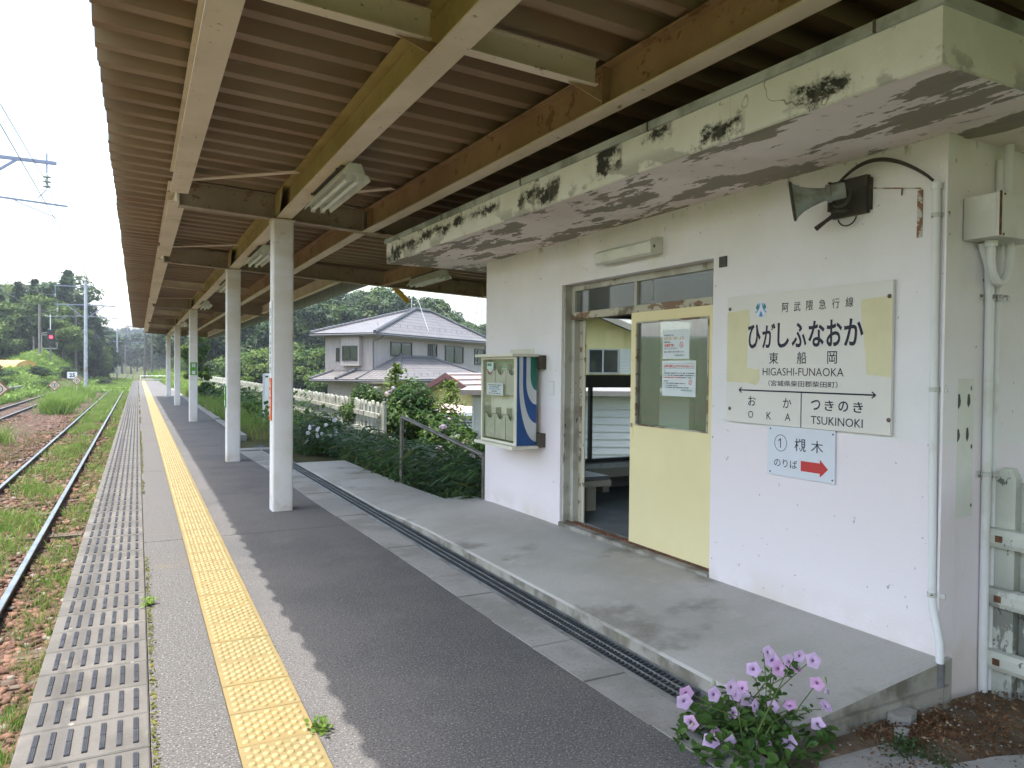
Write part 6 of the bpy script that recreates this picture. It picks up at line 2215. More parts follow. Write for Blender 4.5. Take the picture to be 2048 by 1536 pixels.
# white sided shed just behind the waiting room
ws = empty('white_shed', (6.08, 13.72, -1.6), math.atan2(11.65 - 13.72, 10.2 - 6.08))
tag(ws, 'white weatherboarded shed with a grey flat cap behind the waiting room', 'shed')
LN = 4.7
MB().box(.02, LN, .03, 2.6, -.2, 2.55).build('wall_core', MT['siding_white'], ws)
i = 0
z = 0.0
while z < 2.5:
    m = MB().prism([(.028, z), (-.004, z), (.008, z + .158), (.028, z + .158)], 0, LN, axis='x')
    m = MB()
    m.add([(0, .028, z), (LN, .028, z), (LN, -.018, z), (0, -.018, z), (0, .028, z + .15), (LN, .028, z + .15), (LN, .006, z + .15), (0, .006, z + .15)],
          [(0, 1, 2, 3), (4, 7, 6, 5), (3, 2, 6, 7), (0, 3, 7, 4), (1, 5, 6, 2), (0, 4, 5, 1)])
    m.build('siding_board', MT['siding_white'], ws)
    z += .152
MB().box(-.02, .03, -.02, .03, -.1, 2.53).build('corner_board', MT['siding_white'], ws)
MB().box(-.25, LN + .2, -.32, 2.8, 2.56, 2.66).build('roof', MT['cap_grey'], ws)
# vent box
vb = empty('vent_box', (7.30, 18.62, -1.6), math.atan2(18.20 - 18.62, 8.25 - 7.30))
tag(vb, 'white louvred box with a faded pink lid beside the hydrangeas', 'vent box')
bw = 1.0
MB().box(0, bw, 0, .8, -.1, 1.20).build('base', MT['box_white'], vb)
m = MB()
m.box(0, .07, 0, .8, 1.20, 1.80); m.box(bw - .07, bw, 0, .8, 1.20, 1.80); m.box(.07, bw - .07, .03, .8, 1.72, 1.80); m.box(.07, bw - .07, .2, .8, 1.2, 1.72)
m.build('body', MT['box_white'], vb)
for k in range(6):
    z = 1.225 + k * .083
    MB().add([(.07, 0, z), (bw - .07, 0, z), (bw - .07, .10, z + .05), (.07, .10, z + .05), (.07, 0, z + .012), (bw - .07, 0, z + .012), (bw - .07, .10, z + .062), (.07, .10, z + .062)],
             [(0, 1, 2, 3), (4, 7, 6, 5), (0, 4, 5, 1), (3, 2, 6, 7)]).build('slat', MT['box_white'], vb)
MB().box(-.12, bw + .16, -.14, .95, 1.81, 1.90).build('lid_rim', MT['box_white'], vb)
MB().add([(-.12, -.14, 1.90), (bw + .16, -.14, 1.90), (bw + .16, .95, 1.98), (-.12, .95, 2.10)], [(0, 1, 2, 3)]).add([(-.12, -.14, 1.90), (-.12, .95, 2.10), (-.12, .95, 1.90)], [(0, 1, 2)]).build('lid_top', MT['pink_top'], vb)
MB().lathe([(.035, -.012), (.06, -.012), (.06, .012), (.035, .012)], (.78, -.02, 1.96), 14, axis=(0, 1, 0)).build('lifting_eye', MT['white'], vb)
# ------------------------------------------------------------------ vegetation
def leaves(C_, N_, size, aspect=.62, bend=.15, rng=RNG):
    """rhombic leaf faces: C_ centres, N_ facing directions"""
    n = len(C_)
    N_ = N_ / (np.linalg.norm(N_, axis=1, keepdims=True) + 1e-9)
    r = rng.normal(size=(n, 3))
    T = np.cross(N_, r); T /= np.linalg.norm(T, axis=1, keepdims=True) + 1e-9
    B = np.cross(N_, T)
    s = np.broadcast_to(np.asarray(size, float), (n,))[:, None] * rng.uniform(.7, 1.3, (n, 1))
    a = C_ - T * s * .5
    c = C_ + T * s * .5 - N_ * s * bend
    b = C_ + B * s * aspect * .5 + T * s * .06
    d = C_ - B * s * aspect * .5 + T * s * .06
    V = np.stack([a, b, c, d], 1).reshape(-1, 3)
    F = np.arange(n * 4).reshape(n, 4)
    return V, F
def merge(parts):
    vs, fs, off = [], [], 0
    for v, f in parts:
        vs.append(v); fs.append(f + off); off += len(v)
    return np.concatenate(vs), np.concatenate(fs)
def sph(n, rng=RNG):
    v = rng.normal(size=(n, 3))
    return v / np.linalg.norm(v, axis=1, keepdims=True)

def broad_crown(seed, n=5200, leaf=.34, W=3.2, H=7.5, lo=.28, clumps=34):
    """an egg-shaped crown built of overlapping leaf clumps of different sizes"""
    rng = np.random.default_rng(seed)
    P, Nn = [], []
    zc0, hz = H * (1 + lo) / 2, H * (1 - lo) / 2
    wob = rng.uniform(0, 6.283, 4)
    cs = []
    for k in range(clumps):
        d = sph(1, rng)[0]
        u = rng.uniform(.55, .92) if k > clumps // 4 else rng.uniform(.0, .5)
        f = 1 + .20 * math.sin(3 * math.atan2(d[1], d[0]) + wob[0]) + .16 * math.sin(5 * d[2] + wob[1])
        wz = W * (1.0 - .18 * d[2])
        c = np.array([d[0] * wz * u * f, d[1] * wz * u * f, zc0 + d[2] * hz * u])
        cs.append((c, rng.uniform(.26, .46) * W))
    per = n // clumps
    for c, cr in cs:
        d = sph(per, rng)
        d[:, 2] = np.abs(d[:, 2]) * np.where(rng.random(per) < .74, 1, -1)
        q = c + d * cr * (rng.uniform(.25, 1.08, (per, 1)) ** .45) * np.array([1.1, 1.1, .78])
        P.append(q)
        Nn.append(d * .8 + np.array([0, 0, .55]) + rng.normal(scale=.4, size=(per, 3)))
    P, Nn = np.concatenate(P), np.concatenate(Nn)
    return leaves(P, Nn, leaf, .72, .2, rng)
def cedar_crown(seed, n=4600, leaf=.36, W=2.1, H=11.0, lo=.12):
    rng = np.random.default_rng(seed)
    P, Nn = [], []
    tiers = 26
    per = n // (tiers * 7)
    for k in range(tiers):
        t = k / (tiers - 1)
        z = H * (lo + (1 - lo) * t)
        R_ = W * (1 - t) ** .75 * rng.uniform(.75, 1.15) + .12
        for b in range(7):
            a = rng.uniform(0, 6.283)
            L = R_ * rng.uniform(.6, 1.1)
            s = rng.random(per) ** .6
            q = np.stack([np.cos(a) * L * s, np.sin(a) * L * s, z - L * .32 * s ** 1.5], -1)
            q += rng.normal(scale=(.16 + .12 * R_), size=(per, 3)) * np.array([1, 1, .55])
            P.append(q)
            Nn.append(np.stack([np.full(per, np.cos(a) * .5), np.full(per, np.sin(a) * .5), np.full(per, .8)], -1) + rng.normal(scale=.5, size=(per, 3)))
    return leaves(np.concatenate(P), np.concatenate(Nn), leaf, .5, .2, rng)
def trunk_mesh(seed, H, r0, limbs=6, spread=2.0, lo=.3):
    rng = random.Random(seed)
    m = MB()
    pts = [(0, 0, -.6)]
    for k in range(1, 6):
        pts.append((rng.uniform(-.12, .12) * k, rng.uniform(-.12, .12) * k, H * k / 5))
    m.tube(pts, [r0 * 1.25, r0, r0 * .8, r0 * .6, r0 * .4, r0 * .12], 8)
    for i in range(limbs):
        t = rng.uniform(lo, .85)
        k = min(int(t * 5), 4)
        p = Vector(pts[k]).lerp(Vector(pts[k + 1]), t * 5 - k)
        a = rng.uniform(0, 6.28)
        L = spread * (1.1 - t) * rng.uniform(.7, 1.2)
        q = p + Vector((math.cos(a) * L * .55, math.sin(a) * L * .55, L * .35))
        e = p + Vector((math.cos(a) * L, math.sin(a) * L, L * .75))
        m.tube([p, q, e], [r0 * .42 * (1.1 - t), r0 * .26 * (1.1 - t), r0 * .06], 6)
    return m
KINDS = {}
def make_kind(key, crown_vf, leafm, trunk):
    cm = np_mesh('crown', crown_vf[0], crown_vf[1], mat=MT[leafm])
    tm = trunk.build('trunk', MT['bark'])
    me = tm.data
    bpy.data.objects.remove(tm)
    KINDS[key] = (cm, me)
for i in range(4):
    make_kind(('broad', i), broad_crown(10 + i, 7600, .40, 3.0 + .35 * (i % 2), 8.2 + .6 * i, .10 + .05 * (i % 3), 40), ('leaf_a', 'leaf_b', 'leaf_a', 'leaf_dark')[i], trunk_mesh(20 + i, 6.6 + .4 * i, .2, 7, 2.6))
for i in range(3):
    make_kind(('cedar', i), cedar_crown(30 + i, 6400, .42, 2.0 + .25 * i, 11.0, .04), 'leaf_cedar', trunk_mesh(40 + i, 10.6, .22, 3, .8, .15))
make_kind(('low', 0), broad_crown(50, 5200, .24, 2.2, 3.4, .04, 30), 'leaf_b', trunk_mesh(51, 2.6, .09, 6, 1.4, .2))
make_kind(('low', 1), broad_crown(52, 5200, .26, 2.4, 3.8, .04, 26), 'leaf_a', trunk_mesh(53, 2.8, .10, 6, 1.4, .2))
make_kind(('far', 0), broad_crown(54, 1500, .75, 3.4, 8.0, .12, 22), 'leaf_far', trunk_mesh(55, 6, .2, 3, 2))
def tree(kind, x, y, s, rz, label, group, cat='tree', name=None, zoff=0.0, sz=None):
    c, t = KINDS[kind]
    nm = name or {'slim': 'shrub', 'broad': 'broadleaf_tree', 'cedar': 'cedar_tree', 'low': 'shrub', 'far': 'broadleaf_tree'}[kind[0]]
    e = empty(nm, (x, y, float(ground_z(np.array([x]), np.array([y]))[0]) + zoff), rz)
    e.scale = (s, s, s * (sz or 1))
    tag(e, label, cat, group)
    link('crown', c, e); link('trunk', t, e)
    return e
rr = random.Random(5)
def polar(az, rho):
    a = R(az)
    return rho * math.sin(a), rho * math.cos(a)
# left wood: cedars in front, broadleaf behind and along the edge
for k in range(34):
    az = -11.5 + k * .275 + rr.uniform(-.15, .15)
    x, y = polar(az, rr.uniform(112, 126) + max(0, az + 4.5) * 6)
    near = az > -3.6
    tree(('cedar', rr.randrange(3)), x, y, rr.uniform(.62, .98) * (1.0 if not near else .85), rr.uniform(0, 6),
         'dark cedar in the wood left of the line', 'cedars in the left wood')
for k in range(44):
    az = -13 + k * .25 + rr.uniform(-.2, .2)
    x, y = polar(az, rr.uniform(124, 160) + max(0, az + 4.5) * 6)
    tree(('broad', rr.randrange(4)), x, y, rr.uniform(.75, 1.05), rr.uniform(0, 6), 'broadleaf tree on the wooded slope left of the line', 'broadleaf trees in the left wood')
for k in range(18):
    az = -9.5 + k * .44 + rr.uniform(-.2, .2)
    x, y = polar(az, rr.uniform(104, 114) + max(0, az + 4.0) * 12)
    tree(('broad', rr.choice((0, 1, 1, 2))), x, y, rr.uniform(.55, .9), rr.uniform(0, 6), 'lighter green tree at the near edge of the left wood', 'edge trees of the left wood')
for k in range(9):
    az = -4.4 + k * .28
    x, y = polar(az, 118 + k * 5 + rr.uniform(-4, 4))
    tree((('broad', 3), ('cedar', 1), ('broad', 0))[k % 3], x, y, rr.uniform(1.15, 1.35) * (1 - .055 * k), rr.uniform(0, 6),
         'tall tree at the right end of the left wood, stepping down towards the line', 'end trees of the left wood')
# trees right of the line, seen between the columns
for k in range(16):
    az = 2.0 + k * .62 + rr.uniform(-.25, .25)
    x, y = polar(az, rr.uniform(112, 150) if az < 5 else rr.uniform(88, 112))
    tree(('broad', rr.randrange(4)), x, y, rr.uniform(.9, 1.25), rr.uniform(0, 6), 'tree beyond the platform end seen between the columns', 'trees seen between the columns')
# right wood on the hill behind the houses
for k in range(84):
    az = 10.0 + (k % 42) * .41 + rr.uniform(-.3, .3)
    rho = rr.uniform(92, 116) if k < 42 else rr.uniform(118, 150)
    x, y = polar(az, rho)
    tree(('broad', rr.randrange(4)), x, y, rr.uniform(.85, 1.22) * (1.0 if az < 21 else .75), rr.uniform(0, 6), 'tree in the wood on the hill behind the grey house', 'trees on the hill behind the houses')
for k in range(22):
    az = 7.5 + k * .48 + rr.uniform(-.25, .25)
    x, y = polar(az, rr.uniform(76, 88))
    tree(('low', rr.randrange(2)), x, y, rr.uniform(.9, 1.6), rr.uniform(0, 6), 'bushy undergrowth at the foot of the wooded hill', 'undergrowth below the hill', 'bush')
# far hills beyond the end of the line
for k in range(110):
    az = -4 + k * .06 + rr.uniform(-.1, .1)
    x, y = polar(az, rr.uniform(230, 560))
    tree(('far', 0), x, y, rr.uniform(.9, 1.7), rr.uniform(0, 6), 'hazy tree on the far hill at the end of the line', 'trees on the far hill')
# single shrubs
make_kind(('slim', 0), broad_crown(56, 5200, .13, .72, 3.9, .06, 34), 'leaf_b', trunk_mesh(57, 3.0, .07, 5, .5, .2))
tree(('slim', 0), 2.85, 43.3, 1.0, .4, 'bright slim shrub tree behind the third column', None, 'shrub', name='shrub', zoff=.1)
tree(('low', 1), 2.75, 36.0, .22, 1.4, 'low clipped shrub beside the third column', None, 'shrub')
tree(('low', 0), 5.9, 50.0, .42, 2.4, 'small bush behind the fence beyond the third column', None, 'shrub')
tree(('low', 0), 14.6, 62.0, .9, 2.4, 'bright green bush left of the grey house', None, 'shrub')
for k, (x, y, s) in enumerate(((4.9, 104, .55), (5.2, 96, .5), (5.6, 90, .55), (7.0, 84, .7), (6.2, 71, .4), (7.6, 66, .5))):
    tree(('low', k % 2), x, y, s, k, 'bush crowding the platform end on the right', 'bushes at the platform end', 'bush')
for k, (x, y, s) in enumerate(((-9.5, 66, .55), (-10.6, 74, .6), (-12.2, 69, .7), (-8.6, 84, .5), (-11.5, 60, .55), (-13.5, 78, .8), (-9.0, 52, .45), (-10.5, 46, .5), (-12, 52, .55), (-3.5, 96, .4), (-7.6, 76, .4), (-6.9, 92, .5))):
    tree(('low', k % 2), x, y, s, k, 'leafy bush among the weeds left of the tracks', 'bushes left of the tracks', 'bush', sz=.6)

# ---- grass and weeds
def blades(X, Y, Z, h, w, lean, rng=RNG, seg=2):
    n = len(X)
    a = rng.uniform(0, 6.283, n); b = rng.uniform(0, 6.283, n)
    h = np.broadcast_to(h, (n,)) * rng.uniform(.5, 1.25, n); w = np.broadcast_to(w, (n,)) * rng.uniform(.7, 1.3, n)
    ln = np.broadcast_to(lean, (n,)) * rng.uniform(.2, 1.3, n) * h
    base = np.stack([X, Y, Z], -1)
    sd = np.stack([np.cos(b), np.sin(b), np.zeros(n)], -1) * w[:, None] * .5
    dr = np.stack([np.cos(a), np.sin(a), np.zeros(n)], -1)
    mid = base + dr * ln[:, None] * .3 + np.array([0, 0, 1]) * (h * .6)[:, None]
    tip = base + dr * ln[:, None] + np.array([0, 0, 1]) * (h * np.where(ln > h * .8, .8, 1.0))[:, None]
    V = np.stack([base - sd, base + sd, mid + sd * .8, mid - sd * .8, tip + sd * .1, tip - sd * .1], 1).reshape(-1, 3)
    o = (np.arange(n) * 6)[:, None]
    F = np.concatenate([o + np.array([[0, 1, 2, 3]]), o + np.array([[3, 2, 4, 5]])])
    return V, F
def patch(name, mat, label, cat, parts):
    V, F = merge(parts)
    o = link(name, np_mesh(name, V, F, mat=MT[mat]))
    tag(o, label, cat, kind='stuff')
    return o
def clump_xy(n, x0, x1, y0, y1, per, spread, yp=1.0):
    nc = max(1, n // per)
    cx = RNG.uniform(x0, x1, nc); cy = y0 + (y1 - y0) * RNG.random(nc) ** yp
    X = np.repeat(cx, per) + RNG.normal(scale=spread, size=nc * per)
    Y = np.repeat(cy, per) + RNG.normal(scale=spread * 1.6, size=nc * per)
    return X, Y
def zbed(X, Y):
    return -.965 + (hash_noise(X, Y, .35) - .5) * .05 + (hash_noise(X, Y, 1.7) - .5) * .06
parts = []
for n, x0, x1, y0, y1, per, sp, h, w, yp in ((6500, -2.15, -1.35, 4.8, 14, 40, .09, .13, .008, 1.0), (8000, -2.15, -1.35, 11, 42, 70, .16, .19, .013, 1.0), (6500, -2.15, -1.3, 36, 72, 60, .25, .25, .03, 1.0),
                                     (2400, -1.02, -.5, 3.2, 9, 34, .05, .14, .006, 1.3), (4200, -1.0, -.5, 8, 30, 34, .10, .14, .011, 1.0), (2400, -1.0, -.5, 28, 75, 40, .18, .2, .025, 1.0),
                                     (1500, -2.9, -2.4, 6, 20, 22, .07, .12, .009, 1.0)):
    X, Y = clump_xy(n, x0, x1, y0, y1, per, sp, yp)
    ok = (np.abs(X + 1.17) > .09) & (np.abs(X + 2.30) > .09) & (X < -.46)
    X, Y = X[ok], Y[ok]
    parts.append(blades(X, Y, zbed(X, Y), h, w, .8))
patch('track_grass', 'grass', 'short wild grass growing between the rails of the near track', 'grass', parts)
# dry grass and small white flowers at the lower left
X, Y = clump_xy(3800, -1.0, -.46, 2.6, 4.6, 60, .07)
ok = X < -.45
pp = [blades(X[ok], Y[ok], zbed(X[ok], Y[ok]), .14, .005, 1.6)]
X, Y = clump_xy(1400, -3.6, -2.6, 14, 30, 30, .12)
pp.append(blades(X, Y, zbed(X, Y), .18, .012, 1.0))
patch('dry_grass', 'grass_dry', 'straw coloured dry grass on the ballast by the platform edge', 'grass', pp)
X, Y = clump_xy(110, -.72, -.50, 2.9, 3.6, 22, .05)
Z = zbed(X, Y) + RNG.uniform(.05, .2, len(X))
patch('small_white_flowers', 'petal_white', 'tiny white flowers in the dry grass at the lower left', 'flowers', [leaves(np.stack([X, Y, Z], -1), RNG.normal(size=(len(X), 3)) * .5 + [0, 0, 1], .03, .8, .1)])
# tall clump and weeds between the tracks
pp = []
for cx, cy, n, sp, h, w, ln in ((-3.55, 42.5, 900, .32, .95, .028, 1.0), (-3.7, 49, 700, .35, .9, .04, .6), (-4.1, 26.5, 800, .35, .62, .018, .8), (-4.0, 20, 900, .35, .5, .014, .9), (-3.95, 55, 600, .5, .7, .05, .7), (-4.2, 64, 900, .6, .8, .06, .8)):
    X = RNG.normal(cx, sp, n); Y = RNG.normal(cy, sp * 1.7, n)
    pp.append(blades(X, Y, zbed(X, Y) + .02, h, w, ln))
patch('tall_grass', 'grass_bright', 'tall arching bright green grass clumps between the two tracks', 'grass', pp)
# weed belt left of the tracks and across the far line
pp = []
for n, x0, x1, y0, y1, h, w in ((5000, -12, -7.3, 28, 60, .55, .06), (9000, -16, -7.0, 55, 100, .6, .10), (9000, -22, -4.2, 88, 150, .75, .17), (3500, -3.2, -.6, 74, 140, .35, .10), (3000, 1.6, 9, 84, 150, .7, .16), (1600, -5.0, -3.2, 58, 90, .4, .06)):
    X = RNG.uniform(x0, x1, n); Y = RNG.uniform(y0, y1, n)
    Z = np.where((X > -7.2) & (X < -.4), -.97, ground_z(X, Y))
    pp.append(blades(X, Y, Z, h * (0.6 + .8 * hash_noise(X, Y, 3)), w, .9))
    k = n // 2
    pp.append(leaves(np.stack([X[:k], Y[:k], Z[:k] + h * RNG.uniform(.3, .9, k)], -1), RNG.normal(size=(k, 3)) * .5 + [0, 0, 1], w * 2.6, .8, .1))
patch('weed_belt', 'grass_bright', 'belt of bright green weeds and kudzu beyond the tracks', 'weeds', pp)
# weeds on the verge between the kerb and the back fence
pp = []
for n, x0, x1, y0, y1, h, w in ((3600, 2.15, 4.5, 16.4, 24, .34, .011), (5200, 2.1, 4.5, 20, 40, .42, .02), (4200, 2.0, 4.5, 38, 80, .5, .045)):
    X = RNG.uniform(x0, x1, n); Y = RNG.uniform(y0, y1, n)
    pp.append(blades(X, Y, ground_z(X, Y), h * (.4 + 1.0 * hash_noise(X, Y, 1.3)), w, .8))
patch('verge_grass', 'grass', 'rough green grass on the verge in front of the white fence', 'grass', pp)
pp = []
X = RNG.uniform(2.1, 4.3, 2600); Y = RNG.uniform(15.5, 24, 2600)
pp.append(blades(X, Y, ground_z(X, Y), .3 * (.3 + hash_noise(X + 9, Y, 1.1)), .010, 1.1))
patch('verge_dry_grass', 'grass_dry', 'brownish dry grass on the verge around the far name board', 'grass', pp)
pp = []
n = 1700
X = RNG.uniform(2.6, 4.7, n); Y = RNG.uniform(18, 42, n)
Z = ground_z(X, Y) + RNG.uniform(.1, .75, n) * (.4 + hash_noise(X, Y, 1.6))
pp.append(leaves(np.stack([X, Y, Z], -1), RNG.normal(size=(n, 3)) * .5 + [-.3, -.3, 1], .16, .7, .15))
patch('verge_weeds', 'leaf_hyd', 'broad leaved weeds climbing along the white fence', 'weeds', pp)
# moss seam along the edge slabs
n = 4200
Y = 1.6 + 70 * RNG.random(n) ** 2.0; X = .052 + np.abs(RNG.normal(0, .012, n))
k = hash_noise(Y, Y * 0, .9) > .38
pp = [leaves(np.stack([X, Y, np.full(n, .004)], -1)[k], RNG.normal(size=(k.sum(), 3)) * .4 + [0, 0, 1], .012 + Y[k] * .0006, .8, .1)]
patch('seam_moss', 'moss', 'yellow green moss in the seam behind the edge slabs', 'moss', pp)
for x, y, label in ((.06, 5.05, 'small weed in the slab seam near the first shadow teeth'), (.66, 3.0, 'tiny weed beside the yellow tiles')):
    X = RNG.normal(x, .02, 60); Y = RNG.normal(y, .03, 60)
    V, F = leaves(np.stack([X, Y, RNG.uniform(.005, .045, 60)], -1), RNG.normal(size=(60, 3)) * .6 + [0, 0, 1], .028, .7, .1)
    o = link('seam_weed', np_mesh('seam_weed', V, F, mat=MT['grass_bright']))
    tag(o, label, 'weed')

# ---- bank beside the path: bamboo grass
def bamboo(n, x0, x1, y0, y1, L=.20):
    X = RNG.uniform(x0, x1, n); Y = RNG.uniform(y0, y1, n)
    gz = ground_z(X, Y)
    Z = gz + RNG.uniform(.08, .62, n) * (.5 + .8 * hash_noise(X, Y, .8))
    C_ = np.stack([X, Y, Z], -1)
    a = RNG.uniform(0, 6.283, n)
    D_ = np.stack([np.cos(a), np.sin(a), RNG.uniform(-.55, .35, n)], -1)
    D_ /= np.linalg.norm(D_, axis=1, keepdims=True)
    S_ = np.cross(D_, RNG.normal(size=(n, 3)) * .35 + [0, 0, 1]); S_ /= np.linalg.norm(S_, axis=1, keepdims=True)
    l = L * RNG.uniform(.6, 1.35, n)[:, None]; w = l * .085
    V = np.stack([C_ - S_ * w * .3, C_ + S_ * w * .3, C_ + D_ * l * .45 + S_ * w, C_ + D_ * l * .45 - S_ * w, C_ + D_ * l - [0, 0, .03] + S_ * .001, C_ + D_ * l - [0, 0, .03] - S_ * .001], 1).reshape(-1, 3)
    o = (np.arange(n) * 6)[:, None]
    return V, np.concatenate([o + np.array([[0, 1, 2, 3]]), o + np.array([[3, 2, 4, 5]])])
patch('bamboo_grass', 'leaf_bamboo', 'dark bamboo grass covering the bank beside the concrete path', 'bamboo grass',
      [bamboo(12500, 2.98, 4.9, 7.05, 14.9), bamboo(3200, 4.4, 6.6, 7.0, 12.5, .22), bamboo(1300, 2.5, 3.6, 13.2, 15.4)])
pp = [blades(RNG.uniform(3.5, 6.5, 2200), RNG.uniform(6.9, 9.8, 2200), np.zeros(2200), .4, .012, .9)]
v = pp[0][0].reshape(-1, 6, 3); v[..., 2] += ground_z(v[:, 0, 0], v[:, 0, 1])[:, None]
patch('bank_grass', 'grass_bright', 'bright sunlit grass at the bottom of the bank beside the waiting room', 'grass', pp)
pp = [blades(RNG.normal(4.6, .35, 500), RNG.normal(8.1, .5, 500), np.zeros(500), .5, .010, 1.3)]
v = pp[0][0].reshape(-1, 6, 3); v[..., 2] += ground_z(v[:, 0, 0], v[:, 0, 1])[:, None] + .05
patch('bank_dry_grass', 'grass_dry', 'dry yellow grass stems low on the bank by the handrail', 'grass', pp)

# ---- hydrangeas
hyd_me = []
for sd in (70, 71):
    rng = np.random.default_rng(sd)
    n = 3800
    d = sph(n, rng); d[:, 2] = np.abs(d[:, 2]) * np.where(rng.random(n) < .8, 1, -.5)
    bump_ = 1 + .22 * np.sin(d[:, 0] * 5 + sd) * np.sin(d[:, 1] * 4.3 + 1) + .12 * np.sin(d[:, 2] * 9)
    q = d * np.array([.85, .85, .80]) * (rng.uniform(.62, 1.04, n) * bump_)[:, None] + [0, 0, .55]
    V, F = leaves(q, d * .6 + [0, 0, .7] + rng.normal(scale=.35, size=(n, 3)), .125, .58, .22, rng)
    hyd_me.append(np_mesh('foliage', V, F, mat=MT['leaf_hyd']))
stem = MB()
for i in range(9):
    a = i * .7
    stem.tube([(0, 0, -.5), (.2 * math.cos(a), .2 * math.sin(a), .3), (.5 * math.cos(a), .5 * math.sin(a), .85)], [.018, .014, .006], 5)
st_o = stem.build('stem', MT['petunia_stem']); stem_me = st_o.data; bpy.data.objects.remove(st_o)
head_me = {}
for key in ('hyd_flower', 'hyd_pink', 'hyd_tan'):
    rng = np.random.default_rng(len(key))
    d = sph(150, rng); d[:, 2] = np.abs(d[:, 2]) * np.where(rng.random(150) < .75, 1, -.3)
    V, F = leaves(d * np.array([.075, .075, .05]) * rng.uniform(.85, 1.05, (150, 1)), d + rng.normal(scale=.3, size=(150, 3)), .032, .9, .1, rng)
    head_me[key] = np_mesh('flower_head', V, F, mat=MT[key])
hyd = [(5.75, 16.6, .92, 'hydrangea just behind the fence end post, with a few bluish flower heads', 'hyd_flower', 9),
       (6.0, 14.9, 1.02, 'hydrangea in the middle of the clump above the handrail, with small pale heads', 'hyd_flower', 12),
       (6.0, 13.6, 1.05, 'hydrangea below the louvred box, with pinkish heads', 'hyd_pink', 12),
       (5.95, 12.4, .80, 'sunlit hydrangea low beside the waiting room with faded tan heads', 'hyd_tan', 6),
       (5.55, 13.2, .75, 'small dark hydrangea between the fence post and the handrail', 'hyd_flower', 8),
       (5.3, 12.4, .72, 'small shaded hydrangea below the handrail', 'hyd_pink', 7),
       (4.95, 17.6, .68, 'low bush growing through the white fence rails', 'hyd_flower', 4)]
for i, (x, y, s, lab, key, nh) in enumerate(hyd):
    e = empty('hydrangea', (x, y, float(ground_z(np.array([x]), np.array([y]))[0]) + .10), i * 1.3)
    e.scale = (s, s, s * 1.15)
    tag(e, lab, 'hydrangea', 'hydrangeas on the bank')
    link('foliage', hyd_me[i % 2], e); link('stem', stem_me, e)
    rng = random.Random(80 + i)
    for k in range(nh):
        a = rng.uniform(0, 6.28); el = rng.uniform(.15, 1.3)
        h = link('flower_head', head_me[key if rng.random() < .75 else rng.choice(('hyd_flower', 'hyd_pink'))], e)
        h.location = (.93 * math.cos(a) * math.cos(el), .93 * math.sin(a) * math.cos(el), .55 + .9 * math.sin(el))
        h.scale = (rng.uniform(.7, 1.15),) * 3
        h.rotation_euler = (rng.uniform(-.6, .6), rng.uniform(-.6, .6), 0)
# bright sapling above the hydrangeas and young shrub
rng = np.random.default_rng(91)
for (x, y, s, lab) in ((6.5, 16.0, 1.15, 'bright yellow-green sapling in sun above the hydrangeas'), (5.6, 17.3, .95, 'pointed young shrub rising behind the fence end')):
    n = 900
    t = rng.random(n)
    q = np.stack([rng.normal(0, .45 * (1.1 - t)), rng.normal(0, .45 * (1.1 - t)), .2 + t * 1.9], -1) * s
    V, F = leaves(q, rng.normal(size=(n, 3)) * .6 + [0, 0, 1], .12, .5, .2, rng)
    e = empty('sapling', (x, y, float(ground_z(np.array([x]), np.array([y]))[0])))
    tag(e, lab, 'sapling')
    link('foliage', np_mesh('foliage', V, F, mat=MT['leaf_b']), e)
    MB().tube([(0, 0, -.2), (.02, 0, 1.0 * s), (0, .03, 2.0 * s)], [.025, .015, .005], 6).build('stem', MT['bark'], e)

# ---- petunias
def petunia_flower(mat, throat='petal_throat'):
    m = MB()
    n = 20
    rings = []
    for r, h, lob in ((.0025, -.036, 0), (.0035, -.014, 0), (.0060, -.004, 0), (.019, .0035, .03), (.0325, .001, .10)):
        ring = []
        for k in range(n):
            a = 2 * math.pi * k / n
            w = 1 - lob + lob * (1.15 * math.cos(5 * a) + .25 * math.cos(10 * a))
            ring.append((r * w * math.cos(a), r * w * math.sin(a), h - lob * .018 * math.cos(5 * a) + lob * .008 * math.cos(15 * a)))
        rings.append(ring)
    m.v = [p for ring in rings for p in ring]
    for j in range(4):
        for k in range(n):
            m.f.append((j * n + k, j * n + (k + 1) % n, (j + 1) * n + (k + 1) % n, (j + 1) * n + k)); m.m.append(1 if j == 1 else 0)
    o = m.build('flower', [MT[mat], MT[throat]], None, smooth='all')
    me = o.data
    bpy.data.objects.remove(o)
    return me
FL = [petunia_flower('petal'), petunia_flower('petal_pink'), petunia_flower('petal_white', 'petal_white')]
